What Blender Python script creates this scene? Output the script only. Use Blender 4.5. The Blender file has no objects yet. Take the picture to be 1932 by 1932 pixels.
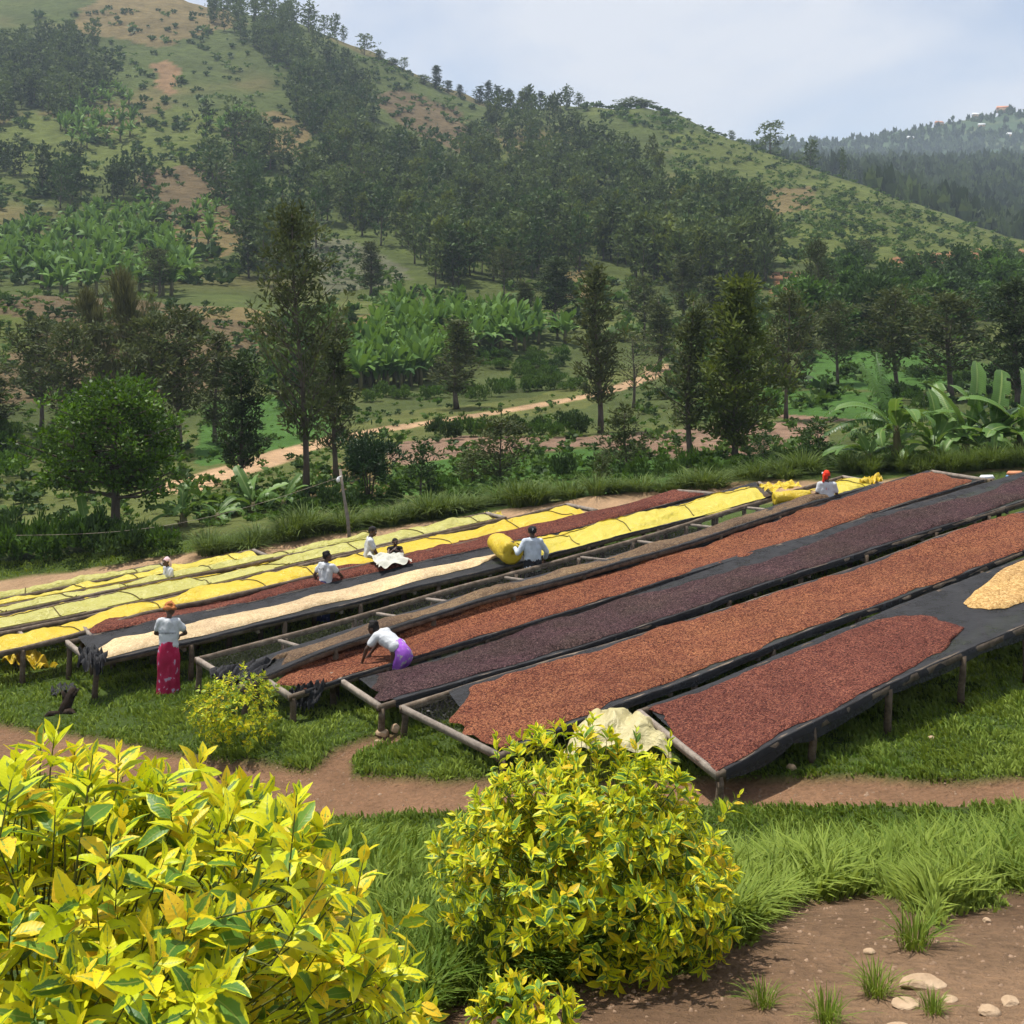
import bpy, bmesh, math, random
import numpy as np
from mathutils import Vector, Matrix, Euler

SEED = 11
random.seed(SEED)
RNG = np.random.default_rng(SEED)
scene = bpy.context.scene
COL = scene.collection

# ------------------------------------------------------------------ camera
# the photograph is measured on a 1932 px grid; the eye is the world origin,
# x to the right, y into the valley, z up
FOC, CX, HOR = 2229.0, 966.0, 600.0
cam_data = bpy.data.cameras.new('camera')
cam_data.sensor_width = 36.0
cam_data.lens = 36.0 * FOC / 1932.0
cam_data.shift_y = (HOR - 966.0) / 1932.0
cam_data.clip_start = 0.05
cam_data.clip_end = 20000.0
camera = bpy.data.objects.new('camera', cam_data)
camera.rotation_euler = (math.radians(90), 0, 0)
COL.objects.link(camera)
scene.camera = camera

# ------------------------------------------------------------------ sky
SUN_EL, SUN_AZ = math.radians(71), math.radians(-58)      # azimuth from +y towards +x
world = bpy.data.worlds.new('World')
scene.world = world
world.use_nodes = True
wn, wl = world.node_tree.nodes, world.node_tree.links
wn.clear()
w_out = wn.new('ShaderNodeOutputWorld')
w_bg = wn.new('ShaderNodeBackground')
w_bg.inputs['Strength'].default_value = 0.105
sky = wn.new('ShaderNodeTexSky')
sky.sky_type = 'NISHITA'
sky.sun_disc = False
sky.sun_elevation = SUN_EL
sky.sun_rotation = SUN_AZ
sky.altitude = 1600
sky.air_density = 1.0
sky.dust_density = 1.2
sky.ozone_density = 1.3
w_tc = wn.new('ShaderNodeTexCoord')
w_map = wn.new('ShaderNodeMapping')
w_map.inputs['Scale'].default_value = (1.0, 1.0, 1.9)
w_map.inputs['Location'].default_value = (0.35, 0.0, 0.12)
w_n1 = wn.new('ShaderNodeTexNoise')
w_n1.inputs['Scale'].default_value = 3.4
w_n1.inputs['Detail'].default_value = 6
w_n1.inputs['Roughness'].default_value = 0.52
w_n1.inputs['Distortion'].default_value = 0.3
w_ramp = wn.new('ShaderNodeValToRGB')
w_ramp.color_ramp.elements[0].position = 0.40
w_ramp.color_ramp.elements[0].color = (0.48, 0.48, 0.48, 1)
w_ramp.color_ramp.elements[1].position = 0.62
w_ramp.color_ramp.elements[1].color = (0.97, 0.97, 0.97, 1)
w_mix = wn.new('ShaderNodeMix')
w_mix.data_type = 'RGBA'
w_mix.inputs['B'].default_value = (5.6, 5.85, 6.4, 1)     # thin cloud veil
wl.new(w_tc.outputs['Generated'], w_map.inputs['Vector'])
wl.new(w_map.outputs['Vector'], w_n1.inputs['Vector'])
wl.new(w_n1.outputs['Fac'], w_ramp.inputs['Fac'])
wl.new(w_ramp.outputs['Color'], w_mix.inputs['Factor'])
wl.new(sky.outputs['Color'], w_mix.inputs['A'])
wl.new(w_mix.outputs['Result'], w_bg.inputs['Color'])
wl.new(w_bg.outputs['Background'], w_out.inputs['Surface'])

# ------------------------------------------------------------------ sun
sun_data = bpy.data.lights.new('sun', 'SUN')
sun_data.energy = 4.6
sun_data.angle = math.radians(0.6)
sun_data.color = (1.0, 0.95, 0.87)
sun = bpy.data.objects.new('sun', sun_data)
to_sun = Vector((math.sin(SUN_AZ) * math.cos(SUN_EL), math.cos(SUN_AZ) * math.cos(SUN_EL), math.sin(SUN_EL)))
sun.rotation_euler = to_sun.to_track_quat('Z', 'Y').to_euler()
COL.objects.link(sun)

# ------------------------------------------------------------------ film
scene.view_settings.view_transform = 'Standard'
scene.view_settings.look = 'None'
scene.view_settings.exposure = 0.42
scene.view_settings.gamma = 1.0
scene.view_settings.use_curve_mapping = False
scene.render.engine = 'CYCLES'
cy = scene.cycles
cy.use_denoising = True
try:
    cy.denoiser = 'OPENIMAGEDENOISE'
    cy.denoising_input_passes = 'RGB_ALBEDO_NORMAL'
    cy.denoising_prefilter = 'ACCURATE'
except Exception:
    pass
cy.max_bounces = 5
cy.diffuse_bounces = 2
cy.glossy_bounces = 2
cy.transmission_bounces = 2
cy.transparent_max_bounces = 12
cy.volume_bounces = 0
cy.caustics_reflective = False
cy.caustics_refractive = False
cy.use_adaptive_sampling = True
cy.adaptive_threshold = 0.02
cy.adaptive_min_samples = 24
scene.render.film_transparent = False

# ------------------------------------------------------------------ helpers
def up(px, py, Z):
    """point seen at (px,py) at depth Z"""
    return Vector(((px - CX) * Z / FOC, Z, (HOR - py) * Z / FOC))

def link(o, parent=None):
    COL.objects.link(o)
    if parent is not None:
        o.parent = parent
    return o

def tag(o, label=None, cat=None, group=None, kind=None):
    if label: o['label'] = label
    if cat: o['category'] = cat
    if group: o['group'] = group
    if kind: o['kind'] = kind
    return o

def empty(name, loc=(0, 0, 0), rotz=0.0):
    o = bpy.data.objects.new(name, None)
    o.empty_display_size = 0.2
    o.location = loc
    o.rotation_euler = (0, 0, rotz)
    COL.objects.link(o)
    return o

def np_mesh(name, verts, quads=None, tris=None, mat=None, smooth=False, attrs=None, uv=None, mats=None, mat_idx=None):
    """quick mesh from arrays; attrs: {name: (type, per-vertex array)}; uv per vertex"""
    verts = np.asarray(verts, dtype=np.float32).reshape(-1, 3)
    loops, starts, totals, pos = [], [], [], 0
    if quads is not None and len(quads):
        q = np.asarray(quads, dtype=np.int32).reshape(-1, 4)
        loops.append(q.ravel()); starts.append(pos + 4 * np.arange(len(q))); totals.append(np.full(len(q), 4)); pos += q.size
    if tris is not None and len(tris):
        t = np.asarray(tris, dtype=np.int32).reshape(-1, 3)
        loops.append(t.ravel()); starts.append(pos + 3 * np.arange(len(t))); totals.append(np.full(len(t), 3)); pos += t.size
    loops = np.concatenate(loops).astype(np.int32)
    starts = np.concatenate(starts).astype(np.int32)
    me = bpy.data.meshes.new(name)
    me.vertices.add(len(verts)); me.vertices.foreach_set('co', verts.ravel())
    me.loops.add(len(loops)); me.loops.foreach_set('vertex_index', loops)
    me.polygons.add(len(starts)); me.polygons.foreach_set('loop_start', starts)
    if attrs:
        for an, (ty, arr) in attrs.items():
            a = me.attributes.new(an, ty, 'POINT')
            arr = np.asarray(arr, dtype=np.float32)
            a.data.foreach_set('color' if ty == 'FLOAT_COLOR' else ('vector' if ty == 'FLOAT_VECTOR' else 'value'), arr.ravel())
    if uv is not None:
        uvl = me.uv_layers.new(name='UVMap')
        uvl.data.foreach_set('uv', np.asarray(uv, dtype=np.float32)[loops].ravel())
    for m in (mats or ([mat] if mat else [])):
        me.materials.append(m)
    if mat_idx is not None:
        me.polygons.foreach_set('material_index', np.asarray(mat_idx, dtype=np.int32))
    me.update(calc_edges=True)
    if smooth:
        me.polygons.foreach_set('use_smooth', np.ones(len(me.polygons), dtype=bool))
    return me

def add(name, me, parent=None, loc=None, rot=None, scale=None):
    o = bpy.data.objects.new(name, me)
    if loc is not None: o.location = loc
    if rot is not None: o.rotation_euler = rot
    if scale is not None: o.scale = scale if hasattr(scale, '__len__') else (scale,) * 3
    return link(o, parent)

class MB:
    """collects geometry with plain python lists"""
    def __init__(self):
        self.v, self.q, self.t = [], [], []
    def n(self): return len(self.v)
    def box(self, c, sx, sy, sz, R=None):
        b = len(self.v)
        for dz in (-1, 1):
            for dx, dy in ((-1, -1), (1, -1), (1, 1), (-1, 1)):
                p = Vector((dx * sx / 2, dy * sy / 2, dz * sz / 2))
                if R is not None: p = R @ p
                self.v.append(tuple(Vector(c) + p))
        self.q += [(b + 3, b + 2, b + 1, b), (b + 4, b + 5, b + 6, b + 7)]
        for i in range(4):
            j = (i + 1) % 4
            self.q.append((b + i, b + j, b + j + 4, b + i + 4))
    def tube(self, pts, rads, n=6, cap=True):
        pts = [Vector(p) for p in pts]
        b0 = len(self.v)
        for i, p in enumerate(pts):
            d = (pts[min(i + 1, len(pts) - 1)] - pts[max(i - 1, 0)])
            if d.length < 1e-9: d = Vector((0, 0, 1))
            d.normalize()
            a = d.cross(Vector((0, 0, 1)) if abs(d.z) < 0.9 else Vector((1, 0, 0))).normalized()
            c = d.cross(a)
            for k in range(n):
                th = 2 * math.pi * k / n
                self.v.append(tuple(p + (a * math.cos(th) + c * math.sin(th)) * rads[i]))
        for i in range(len(pts) - 1):
            for k in range(n):
                k2 = (k + 1) % n
                self.q.append((b0 + i * n + k2, b0 + i * n + k, b0 + (i + 1) * n + k, b0 + (i + 1) * n + k2))
        if cap:
            for e, idx in ((0, 0), (1, len(pts) - 1)):
                self.v.append(tuple(pts[idx])); c = len(self.v) - 1
                for k in range(n):
                    k2 = (k + 1) % n
                    r = b0 + idx * n
                    self.t.append((c, r + k, r + k2) if e == 0 else (c, r + k2, r + k))
    def mesh(self, name, mat, smooth=False):
        return np_mesh(name, self.v, self.q, self.t, mat, smooth)
    def build(self, name, mat, parent=None, smooth=False):
        return add(name, self.mesh(name, mat, smooth), parent)

# value noise (vectorised), good enough for shaping ground, cloth and piles
def _hash(ix, iy, s):
    h = (ix.astype(np.int64) * 374761393 + iy.astype(np.int64) * 668265263 + s * 974711) & 0x7fffffff
    h = ((h ^ (h >> 13)) * 1274126177) & 0x7fffffff
    return ((h ^ (h >> 16)) & 0xffff) / 65535.0
def vnoise(x, y, s=0):
    x = np.asarray(x, dtype=np.float64); y = np.asarray(y, dtype=np.float64)
    x, y = np.broadcast_arrays(x, y)
    ix, iy = np.floor(x), np.floor(y)
    fx, fy = x - ix, y - iy
    fx = fx * fx * (3 - 2 * fx); fy = fy * fy * (3 - 2 * fy)
    a = _hash(ix, iy, s); b = _hash(ix + 1, iy, s); c = _hash(ix, iy + 1, s); d = _hash(ix + 1, iy + 1, s)
    return (a * (1 - fx) + b * fx) * (1 - fy) + (c * (1 - fx) + d * fx) * fy - 0.5
def fbm(x, y, s=0, o=4):
    r, a = 0, 1.0
    for i in range(o):
        r = r + a * vnoise(x * 2 ** i, y * 2 ** i, s + i * 17); a *= 0.5
    return r
def sstep(a, b, x):
    t = np.clip((np.asarray(x, dtype=float) - a) / (b - a), 0, 1)
    return t * t * (3 - 2 * t)

# ------------------------------------------------------------------ materials
class NT:
    def __init__(self, name):
        self.m = bpy.data.materials.new(name); self.m.use_nodes = True
        self.n = self.m.node_tree.nodes; self.l = self.m.node_tree.links
        self.n.clear()
        self.out = self.n.new('ShaderNodeOutputMaterial')
    def node(self, t, **kw):
        x = self.n.new(t)
        for k, v in kw.items():
            if k in x.inputs: 
                self.set(x.inputs[k], v)
            else:
                setattr(x, k, v)
        return x
    def set(self, inp, v):
        if isinstance(v, bpy.types.NodeSocket): self.l.new(v, inp)
        elif isinstance(v, (tuple, list)) and len(v) == 3 and inp.type == 'RGBA': inp.default_value = (*v, 1)
        else: inp.default_value = v
    def noise(self, scale, detail=4, rough=0.55, vec=None, dist=0.0):
        x = self.node('ShaderNodeTexNoise', Scale=scale, Detail=detail, Roughness=rough, Distortion=dist)
        if vec is not None: self.l.new(vec, x.inputs['Vector'])
        return x.outputs['Fac']
    def ramp(self, fac, stops, interp='LINEAR'):
        x = self.node('ShaderNodeValToRGB'); self.l.new(fac, x.inputs['Fac'])
        cr = x.color_ramp; cr.interpolation = interp
        while len(cr.elements) < len(stops): cr.elements.new(0.5)
        for e, (p, c) in zip(cr.elements, stops):
            e.position = p; e.color = (*c, 1) if len(c) == 3 else c
        return x.outputs['Color']
    def mix(self, f, a, b, mode='MIX'):
        x = self.node('ShaderNodeMix', data_type='RGBA', blend_type=mode)
        self.set(x.inputs[0], f); self.set(x.inputs[6], a); self.set(x.inputs[7], b)
        return x.outputs[2]
    def math(self, op, a, b=0.5, c=None):
        x = self.node('ShaderNodeMath', operation=op)
        self.set(x.inputs[0], a); self.set(x.inputs[1], b)
        if c is not None: self.set(x.inputs[2], c)
        return x.outputs[0]
    def attr(self, name, out='Fac'):
        return self.node('ShaderNodeAttribute', attribute_name=name).outputs[out]
    def obj(self): return self.node('ShaderNodeTexCoord').outputs['Object']
    def pos(self): return self.node('ShaderNodeNewGeometry').outputs['Position']
    def bump(self, h, strength=0.5, dist=0.02):
        x = self.node('ShaderNodeBump', Strength=strength, Distance=dist); self.l.new(h, x.inputs['Height'])
        return x.outputs['Normal']
    def principled(self, color, rough=0.8, spec=0.3, normal=None, **kw):
        x = self.node('ShaderNodeBsdfPrincipled', Roughness=rough)
        self.set(x.inputs['Base Color'], color); self.set(x.inputs['Specular IOR Level'], spec)
        for k, v in kw.items(): self.set(x.inputs[k.replace('_', ' ')], v)
        if normal is not None: self.l.new(normal, x.inputs['Normal'])
        return x.outputs[0]
    def done(self, sh):
        self.l.new(sh, self.out.inputs['Surface']); return self.m

def simple_mat(name, c1, c2, scale=8.0, rough=0.8, spec=0.2, bump=0.0, bscale=40.0, stretch=None):
    t = NT(name)
    v = t.obj()
    if stretch:
        mp = t.node('ShaderNodeMapping', Scale=stretch); t.l.new(v, mp.inputs['Vector']); v = mp.outputs[0]
    col = t.ramp(t.noise(scale, 5, 0.6, v), [(0.3, c1), (0.7, c2)])
    nrm = t.bump(t.noise(bscale, 4, 0.6, v), bump, 0.02) if bump else None
    return t.done(t.principled(col, rough, spec, nrm))

def leaf_mat(name, dark, light, trans=0.3, rough=0.5, spec=0.15, attr='rnd', vein=False):
    """foliage: every leaf its own tint through the 'rnd' attribute, each plant its own through the object"""
    t = NT(name)
    r = t.attr(attr)
    oi = t.node('ShaderNodeObjectInfo').outputs['Random']
    f = t.math('MULTIPLY_ADD', r, 0.8, t.math('MULTIPLY', oi, 0.2))
    col = t.ramp(f, [(0.0, dark), (1.0, light)])
    p = t.principled(col, rough, spec)
    tr = t.node('ShaderNodeBsdfTranslucent')
    t.l.new(t.mix(0.5, col, (light[0] * 1.3, light[1] * 1.25, light[2] * 0.6)), tr.inputs['Color'])
    mx = t.node('ShaderNodeMixShader', Fac=trans)
    t.l.new(p, mx.inputs[1]); t.l.new(tr.outputs[0], mx.inputs[2])
    return t.done(mx.outputs[0])
# ================================================================== the ground
H0, BX, CZ = -8.2, 0.114, 0.072        # the drying terrace: height = H0 + BX*x + CZ*y
FRONT = np.array([(-30, 25.0), (-14, 22.0), (-9, 20.6), (-5.2, 19.2), (-2.9, 18.2), (-0.21, 16.9), (2.71, 15.6), (6, 15.2), (10, 15.2), (30, 15.0)])
def rise(X, Z):      # the grassy shoulder in front of the beds
    d = (Z - np.interp(X, FRONT[:, 0], FRONT[:, 1])) * 0.85
    return 0.60 * (1 - sstep(-0.4, 5.0, d)) * np.interp(X, [-14, -7, -3, 4, 12], [0.75, 0.85, 1.0, 1.0, 0.8])
def plane_h(X, Z): return H0 + BX * X + CZ * Z + rise(X, Z)

COLS = {   # sight columns: (depth, height in the picture) behind the terrace
 -600: [(38,1060),(50,970),(70,870),(90,770),(115,640),(130,560),(150,545),(170,575),(190,545),(260,400),(350,230),(450,60),(520,-60),(560,-120),(620,-60),(900,300),(2600,400)],
 0:    [(38,1022),(50,940),(65,860),(80,790),(95,710),(115,620),(128,565),(138,547),(155,570),(175,545),(240,430),(330,260),(430,120),(520,0),(580,-60),(640,-20),(900,300),(2600,380)],
 300:  [(38,1004),(48,938),(56,898),(70,850),(85,790),(97,720),(112,630),(124,575),(132,556),(150,580),(175,545),(240,430),(330,270),(430,130),(520,20),(580,-25),(650,20),(900,300),(2600,380)],
 600:  [(38,985),(46,936),(58,885),(72,835),(90,790),(105,740),(120,670),(135,620),(150,590),(165,575),(190,535),(250,430),(330,300),(430,165),(520,65),(560,40),(620,80),(900,320),(2600,350)],
 760:  [(38,976),(46,926),(58,878),(70,838),(86,795),(100,762),(112,735),(120,700),(130,650),(142,612),(155,590),(168,578),(190,530),(250,440),(330,340),(430,225),(500,140),(545,115),(600,150),(900,320),(2600,340)],
 900:  [(38,968),(46,918),(56,872),(66,838),(80,800),(95,762),(108,735),(118,715),(124,690),(132,640),(142,600),(150,590),(162,605),(180,555),(220,490),(300,395),(400,285),(500,210),(540,192),(600,240),(900,320),(2600,330)],
 1080: [(38,960),(46,908),(56,860),(66,830),(80,793),(95,754),(110,724),(122,700),(134,655),(146,625),(160,610),(180,565),(220,497),(300,395),(400,283),(480,215),(515,203),(580,240),(900,325),(2600,320)],
 1220: [(38,951),(46,901),(56,852),(66,822),(80,787),(95,745),(110,712),(125,682),(140,648),(158,610),(180,565),(220,497),(300,385),(400,268),(470,192),(500,178),(560,230),(900,330),(2600,300)],
 1400: [(38,940),(46,892),(56,848),(66,815),(80,775),(95,730),(110,695),(130,655),(155,610),(185,555),(240,470),(320,365),(400,288),(450,258),(520,300),(900,335),(1500,310),(2300,266),(2600,285)],
 1600: [(38,920),(46,880),(56,838),(66,803),(80,765),(95,715),(115,665),(140,615),(170,560),(210,515),(260,455),(330,385),(410,332),(480,370),(900,325),(1400,305),(2300,272),(2600,290)],
 1760: [(38,910),(46,875),(56,832),(66,799),(80,757),(97,706),(118,660),(143,607),(172,553),(212,512),(250,482),(300,440),(390,392),(470,420),(700,375),(950,318),(1250,330),(2200,236),(2600,250)],
 1932: [(38,900),(46,870),(56,828),(66,795),(80,752),(100,700),(120,655),(145,600),(175,550),(212,512),(236,494),(262,470),(330,460),(400,460),(480,490),(620,430),(900,312),(1200,330),(2200,206),(2600,230)],
 2500: [(38,880),(46,860),(56,820),(66,790),(80,745),(100,690),(120,650),(145,600),(175,555),(215,520),(250,500),(270,490),(330,500),(400,540),(480,560),(620,430),(900,290),(1200,310),(2200,190),(2600,200)],
}
LZ0, LZ1, NLZ = math.log(0.6), math.log(2600.0), 1100
PX0, PX1, NPX = -600.0, 2500.0, 311
_lz = np.linspace(LZ0, LZ1, NLZ); _zz = np.exp(_lz)
_pxs = np.linspace(PX0, PX1, NPX)
_cx = sorted(COLS)
_tab = []
for c in _cx:
    prof = COLS[c]
    Zs = np.array([p[0] for p in prof], float); ys = np.array([p[1] for p in prof], float)
    _tab.append(np.interp(_lz, np.log(Zs), ys))
_tab = np.array(_tab)
TAB = np.array([[0.0]])
TAB = np.stack([np.interp(_pxs, _cx, _tab[:, j]) for j in range(NLZ)], axis=0)     # [lz, px]
def _smooth(a, s, ax):
    r = int(3 * s) + 1; k = np.exp(-0.5 * (np.arange(-r, r + 1) / s) ** 2); k /= k.sum()
    pad = [(0, 0), (0, 0)]; pad[ax] = (r, r)
    b = np.pad(a, pad, mode='edge')
    return np.apply_along_axis(lambda v: np.convolve(v, k, 'valid'), ax, b)
TAB = _smooth(_smooth(TAB, 5.0, 0), 7.0, 1)
# heights instead of picture rows, then the terrace and the near bank
ZG = _zz[:, None]; PG = _pxs[None, :]
XG = (PG - CX) * ZG / FOC
HT = (HOR - TAB) * ZG / FOC
HP = plane_h(XG, ZG)
Zs_ = np.interp(_pxs, [0, 600, 1250, 1932], [17.0, 15.6, 13.7, 13.4])[None, :]
Xs_ = (PG - CX) * Zs_ / FOC
Hs_ = plane_h(Xs_, Zs_)
near_pts = np.array([(0.6, -1.60), (2.2, -1.86), (4.7, -2.55)])
HN = np.interp(ZG, near_pts[:, 0], near_pts[:, 1]) + np.clip(XG, -1.5, 3) * 0.05
tt = np.clip((ZG - 4.7) / (Zs_ - 4.7), 0, 1)
HB = (-2.55 + np.clip(XG * (4.7 / np.maximum(ZG, 4.7)), -1.5, 3) * 0.05) * (1 - tt) + Hs_ * tt + 0.22 * np.sin(tt * math.pi) 
HG = np.where(ZG < 4.7, HN, np.where(ZG < Zs_, HB, HP))
wb = sstep(35.8, 38.5, ZG)
HG = HG * (1 - wb) + HT * wb
HG = _smooth(HG, 3.0, 0)
def base_h(X, Z):
    X = np.asarray(X, float); Z = np.maximum(np.asarray(Z, float), 0.61)
    px = np.clip(CX + FOC * X / Z, PX0, PX1 - 1e-6)
    a = np.clip((np.log(Z) - LZ0) / (LZ1 - LZ0) * (NLZ - 1), 0, NLZ - 1.001)
    b = (px - PX0) / (PX1 - PX0) * (NPX - 1)
    i = a.astype(int); j = np.clip(b.astype(int), 0, NPX - 2); fa = a - i; fb = b - j
    return (HG[i, j] * (1 - fb) + HG[i, j + 1] * fb) * (1 - fa) + (HG[i + 1, j] * (1 - fb) + HG[i + 1, j + 1] * fb) * fa

def in_poly(px, py, poly):
    px = np.asarray(px, float); py = np.asarray(py, float)
    r = np.zeros(np.broadcast(px, py).shape, bool)
    n = len(poly)
    for i in range(n):
        x0, y0 = poly[i]; x1, y1 = poly[(i + 1) % n]
        c = ((y0 > py) != (y1 > py)) & (px < (x1 - x0) * (py - y0) / ((y1 - y0) + 1e-12) + x0)
        r ^= c
    return r

# footpath in front of the beds, in plan (x, y); half widths
def _pl(pts):      # picture points on the terrace plane -> plan
    out = []
    for px, py in pts:
        Z = -(H0 + 0.55) * FOC / (py - (HOR - FOC * CZ - BX * (px - CX)))
        out.append(((px - CX) * Z / FOC, Z))
    return out
PATH_A = _pl([(-250, 1352), (60, 1402), (300, 1448), (480, 1482), (640, 1502), (760, 1504), (900, 1502), (1060, 1502), (1240, 1494), (1420, 1494), (1600, 1494), (1800, 1494), (2000, 1490), (2300, 1486)])
PATH_B = _pl([(640, 1500), (622, 1462), (640, 1425), (690, 1402), (720, 1392)])
def seg_dist(X, Z, pts):
    X = np.asarray(X, float); Z = np.asarray(Z, float)
    d = np.full(np.broadcast(X, Z).shape, 1e9)
    for (x0, y0), (x1, y1) in zip(pts[:-1], pts[1:]):
        dx, dy = x1 - x0, y1 - y0
        t = np.clip(((X - x0) * dx + (Z - y0) * dy) / (dx * dx + dy * dy + 1e-12), 0, 1)
        d = np.minimum(d, np.hypot(X - x0 - t * dx, Z - y0 - t * dy))
    return d
def path_mask(X, Z):
    wob = 0.16 * fbm(X * 1.1, Z * 1.1, 5, 3)
    wid = np.interp(X, [-12, -6, -2, 0.5, 3, 12], [0.58, 0.56, 0.52, 0.40, 0.34, 0.38])
    a = 1 - sstep(-0.06, 0.10, seg_dist(X, Z, PATH_A) + wob - wid)
    b = 1 - sstep(-0.06, 0.10, seg_dist(X, Z, PATH_B) + wob * 1.4 - 0.24)
    return np.maximum(a, b)
def bare_mask(X, Z):
    """the trodden earth at the foot of the near bank"""
    px = CX + FOC * X / np.maximum(Z, 0.3)
    lim = np.interp(px, [700, 860, 1000, 1150, 1300, 1420, 1520, 1640, 1700, 1760, 1850, 1932, 2100], [3.2, 4.15, 4.3, 4.45, 4.7, 5.1, 6.0, 6.15, 5.6, 5.2, 5.55, 5.7, 5.8])
    return 1 - sstep(-0.12, 0.15, Z - lim + 0.5 * fbm(X * 2.2, Z * 2.2, 31, 3))
def back_strip_mask(X, Z):
    e = 0.35 * fbm(X * 0.7, Z * 0.7, 41, 3)
    near = np.interp(X, [-22, -14, -9, -3, 2, 6, 9.5, 13], [31.6, 31.8, 32.3, 32.6, 33.4, 32.8, 32.0, 33.0])
    near = near
    far = np.interp(X, [-22, -14, -9, -3, 2, 7, 10, 13], [33.2, 33.7, 34.0, 34.6, 35.6, 35.4, 33.6, 33.1])
    m = sstep(-0.2, 0.25, Z - near + e) * (1 - sstep(-0.2, 0.2, Z - far + e))
    # dusty ground under the far right beds
    d = np.hypot((X - 9.0) / 3.2, (Z - 30.3) / 1.5)
    return np.maximum(m, 0.8 * (1 - sstep(0.6, 1.0, d + e * 0.4)))

def ground_h(X, Z):
    X = np.asarray(X, float); Z = np.asarray(Z, float)
    h = base_h(X, Z)
    amp = np.interp(Z, [0.6, 6, 20, 40, 100, 170, 300, 600, 2000], [0.02, 0.05, 0.05, 0.12, 0.35, 0.8, 2.4, 4.0, 16.0])
    lam = np.interp(Z, [0.6, 6, 20, 40, 100, 170, 300, 600, 2000], [0.5, 0.8, 1.6, 3, 9, 16, 34, 60, 200])
    h = h + amp * fbm(X / 1.3 + 3.1, Z / 1.3, 3, 2) * (Z < 45) + amp * fbm(X / 22.0, Z / 22.0, 9, 4) * sstep(45, 90, Z)
    near = Z < 34.6
    if near.any():
        h = h - 0.10 * np.where(near, path_mask(X, Z), 0)
        h = h - 0.05 * np.where(Z < 9, bare_mask(X, Z), 0)
    return h
def ground_at(x, y): return float(ground_h(np.array([x]), np.array([y]))[0])
def pic_row(px, Z):      # picture row where the ground shows at depth Z along column px
    X = (px - CX) * Z / FOC
    return HOR - FOC * ground_h(X, Z) / Z
_HZ = np.exp(np.linspace(math.log(30.0), math.log(2500.0), 1400)); _HP = np.linspace(-300, 2250, 256)
_HR = None
def hit(px, py, zmin=36.0, zmax=2500.0):
    """first ground point from depth zmin that shows at row <= py in column px"""
    global _HR
    if _HR is None:
        zz_, pp_ = np.meshgrid(_HZ, _HP, indexing='ij'); _HR = pic_row(pp_.ravel(), zz_.ravel()).reshape(zz_.shape)
    c = (px - _HP[0]) / (_HP[1] - _HP[0]); j = int(min(max(c, 0), len(_HP) - 2)); f = c - j
    r = _HR[:, j] * (1 - f) + _HR[:, j + 1] * f
    ok = (r <= py) & (_HZ >= zmin) & (_HZ <= zmax)
    k = np.argmax(ok) if ok.any() else int(np.argmin(np.where((_HZ < min(620, zmax)) & (_HZ >= zmin), r, 1e9)))
    z = _HZ[k]
    return Vector(((px - CX) * z / FOC, z, (HOR - r[k]) * z / FOC))

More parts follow.
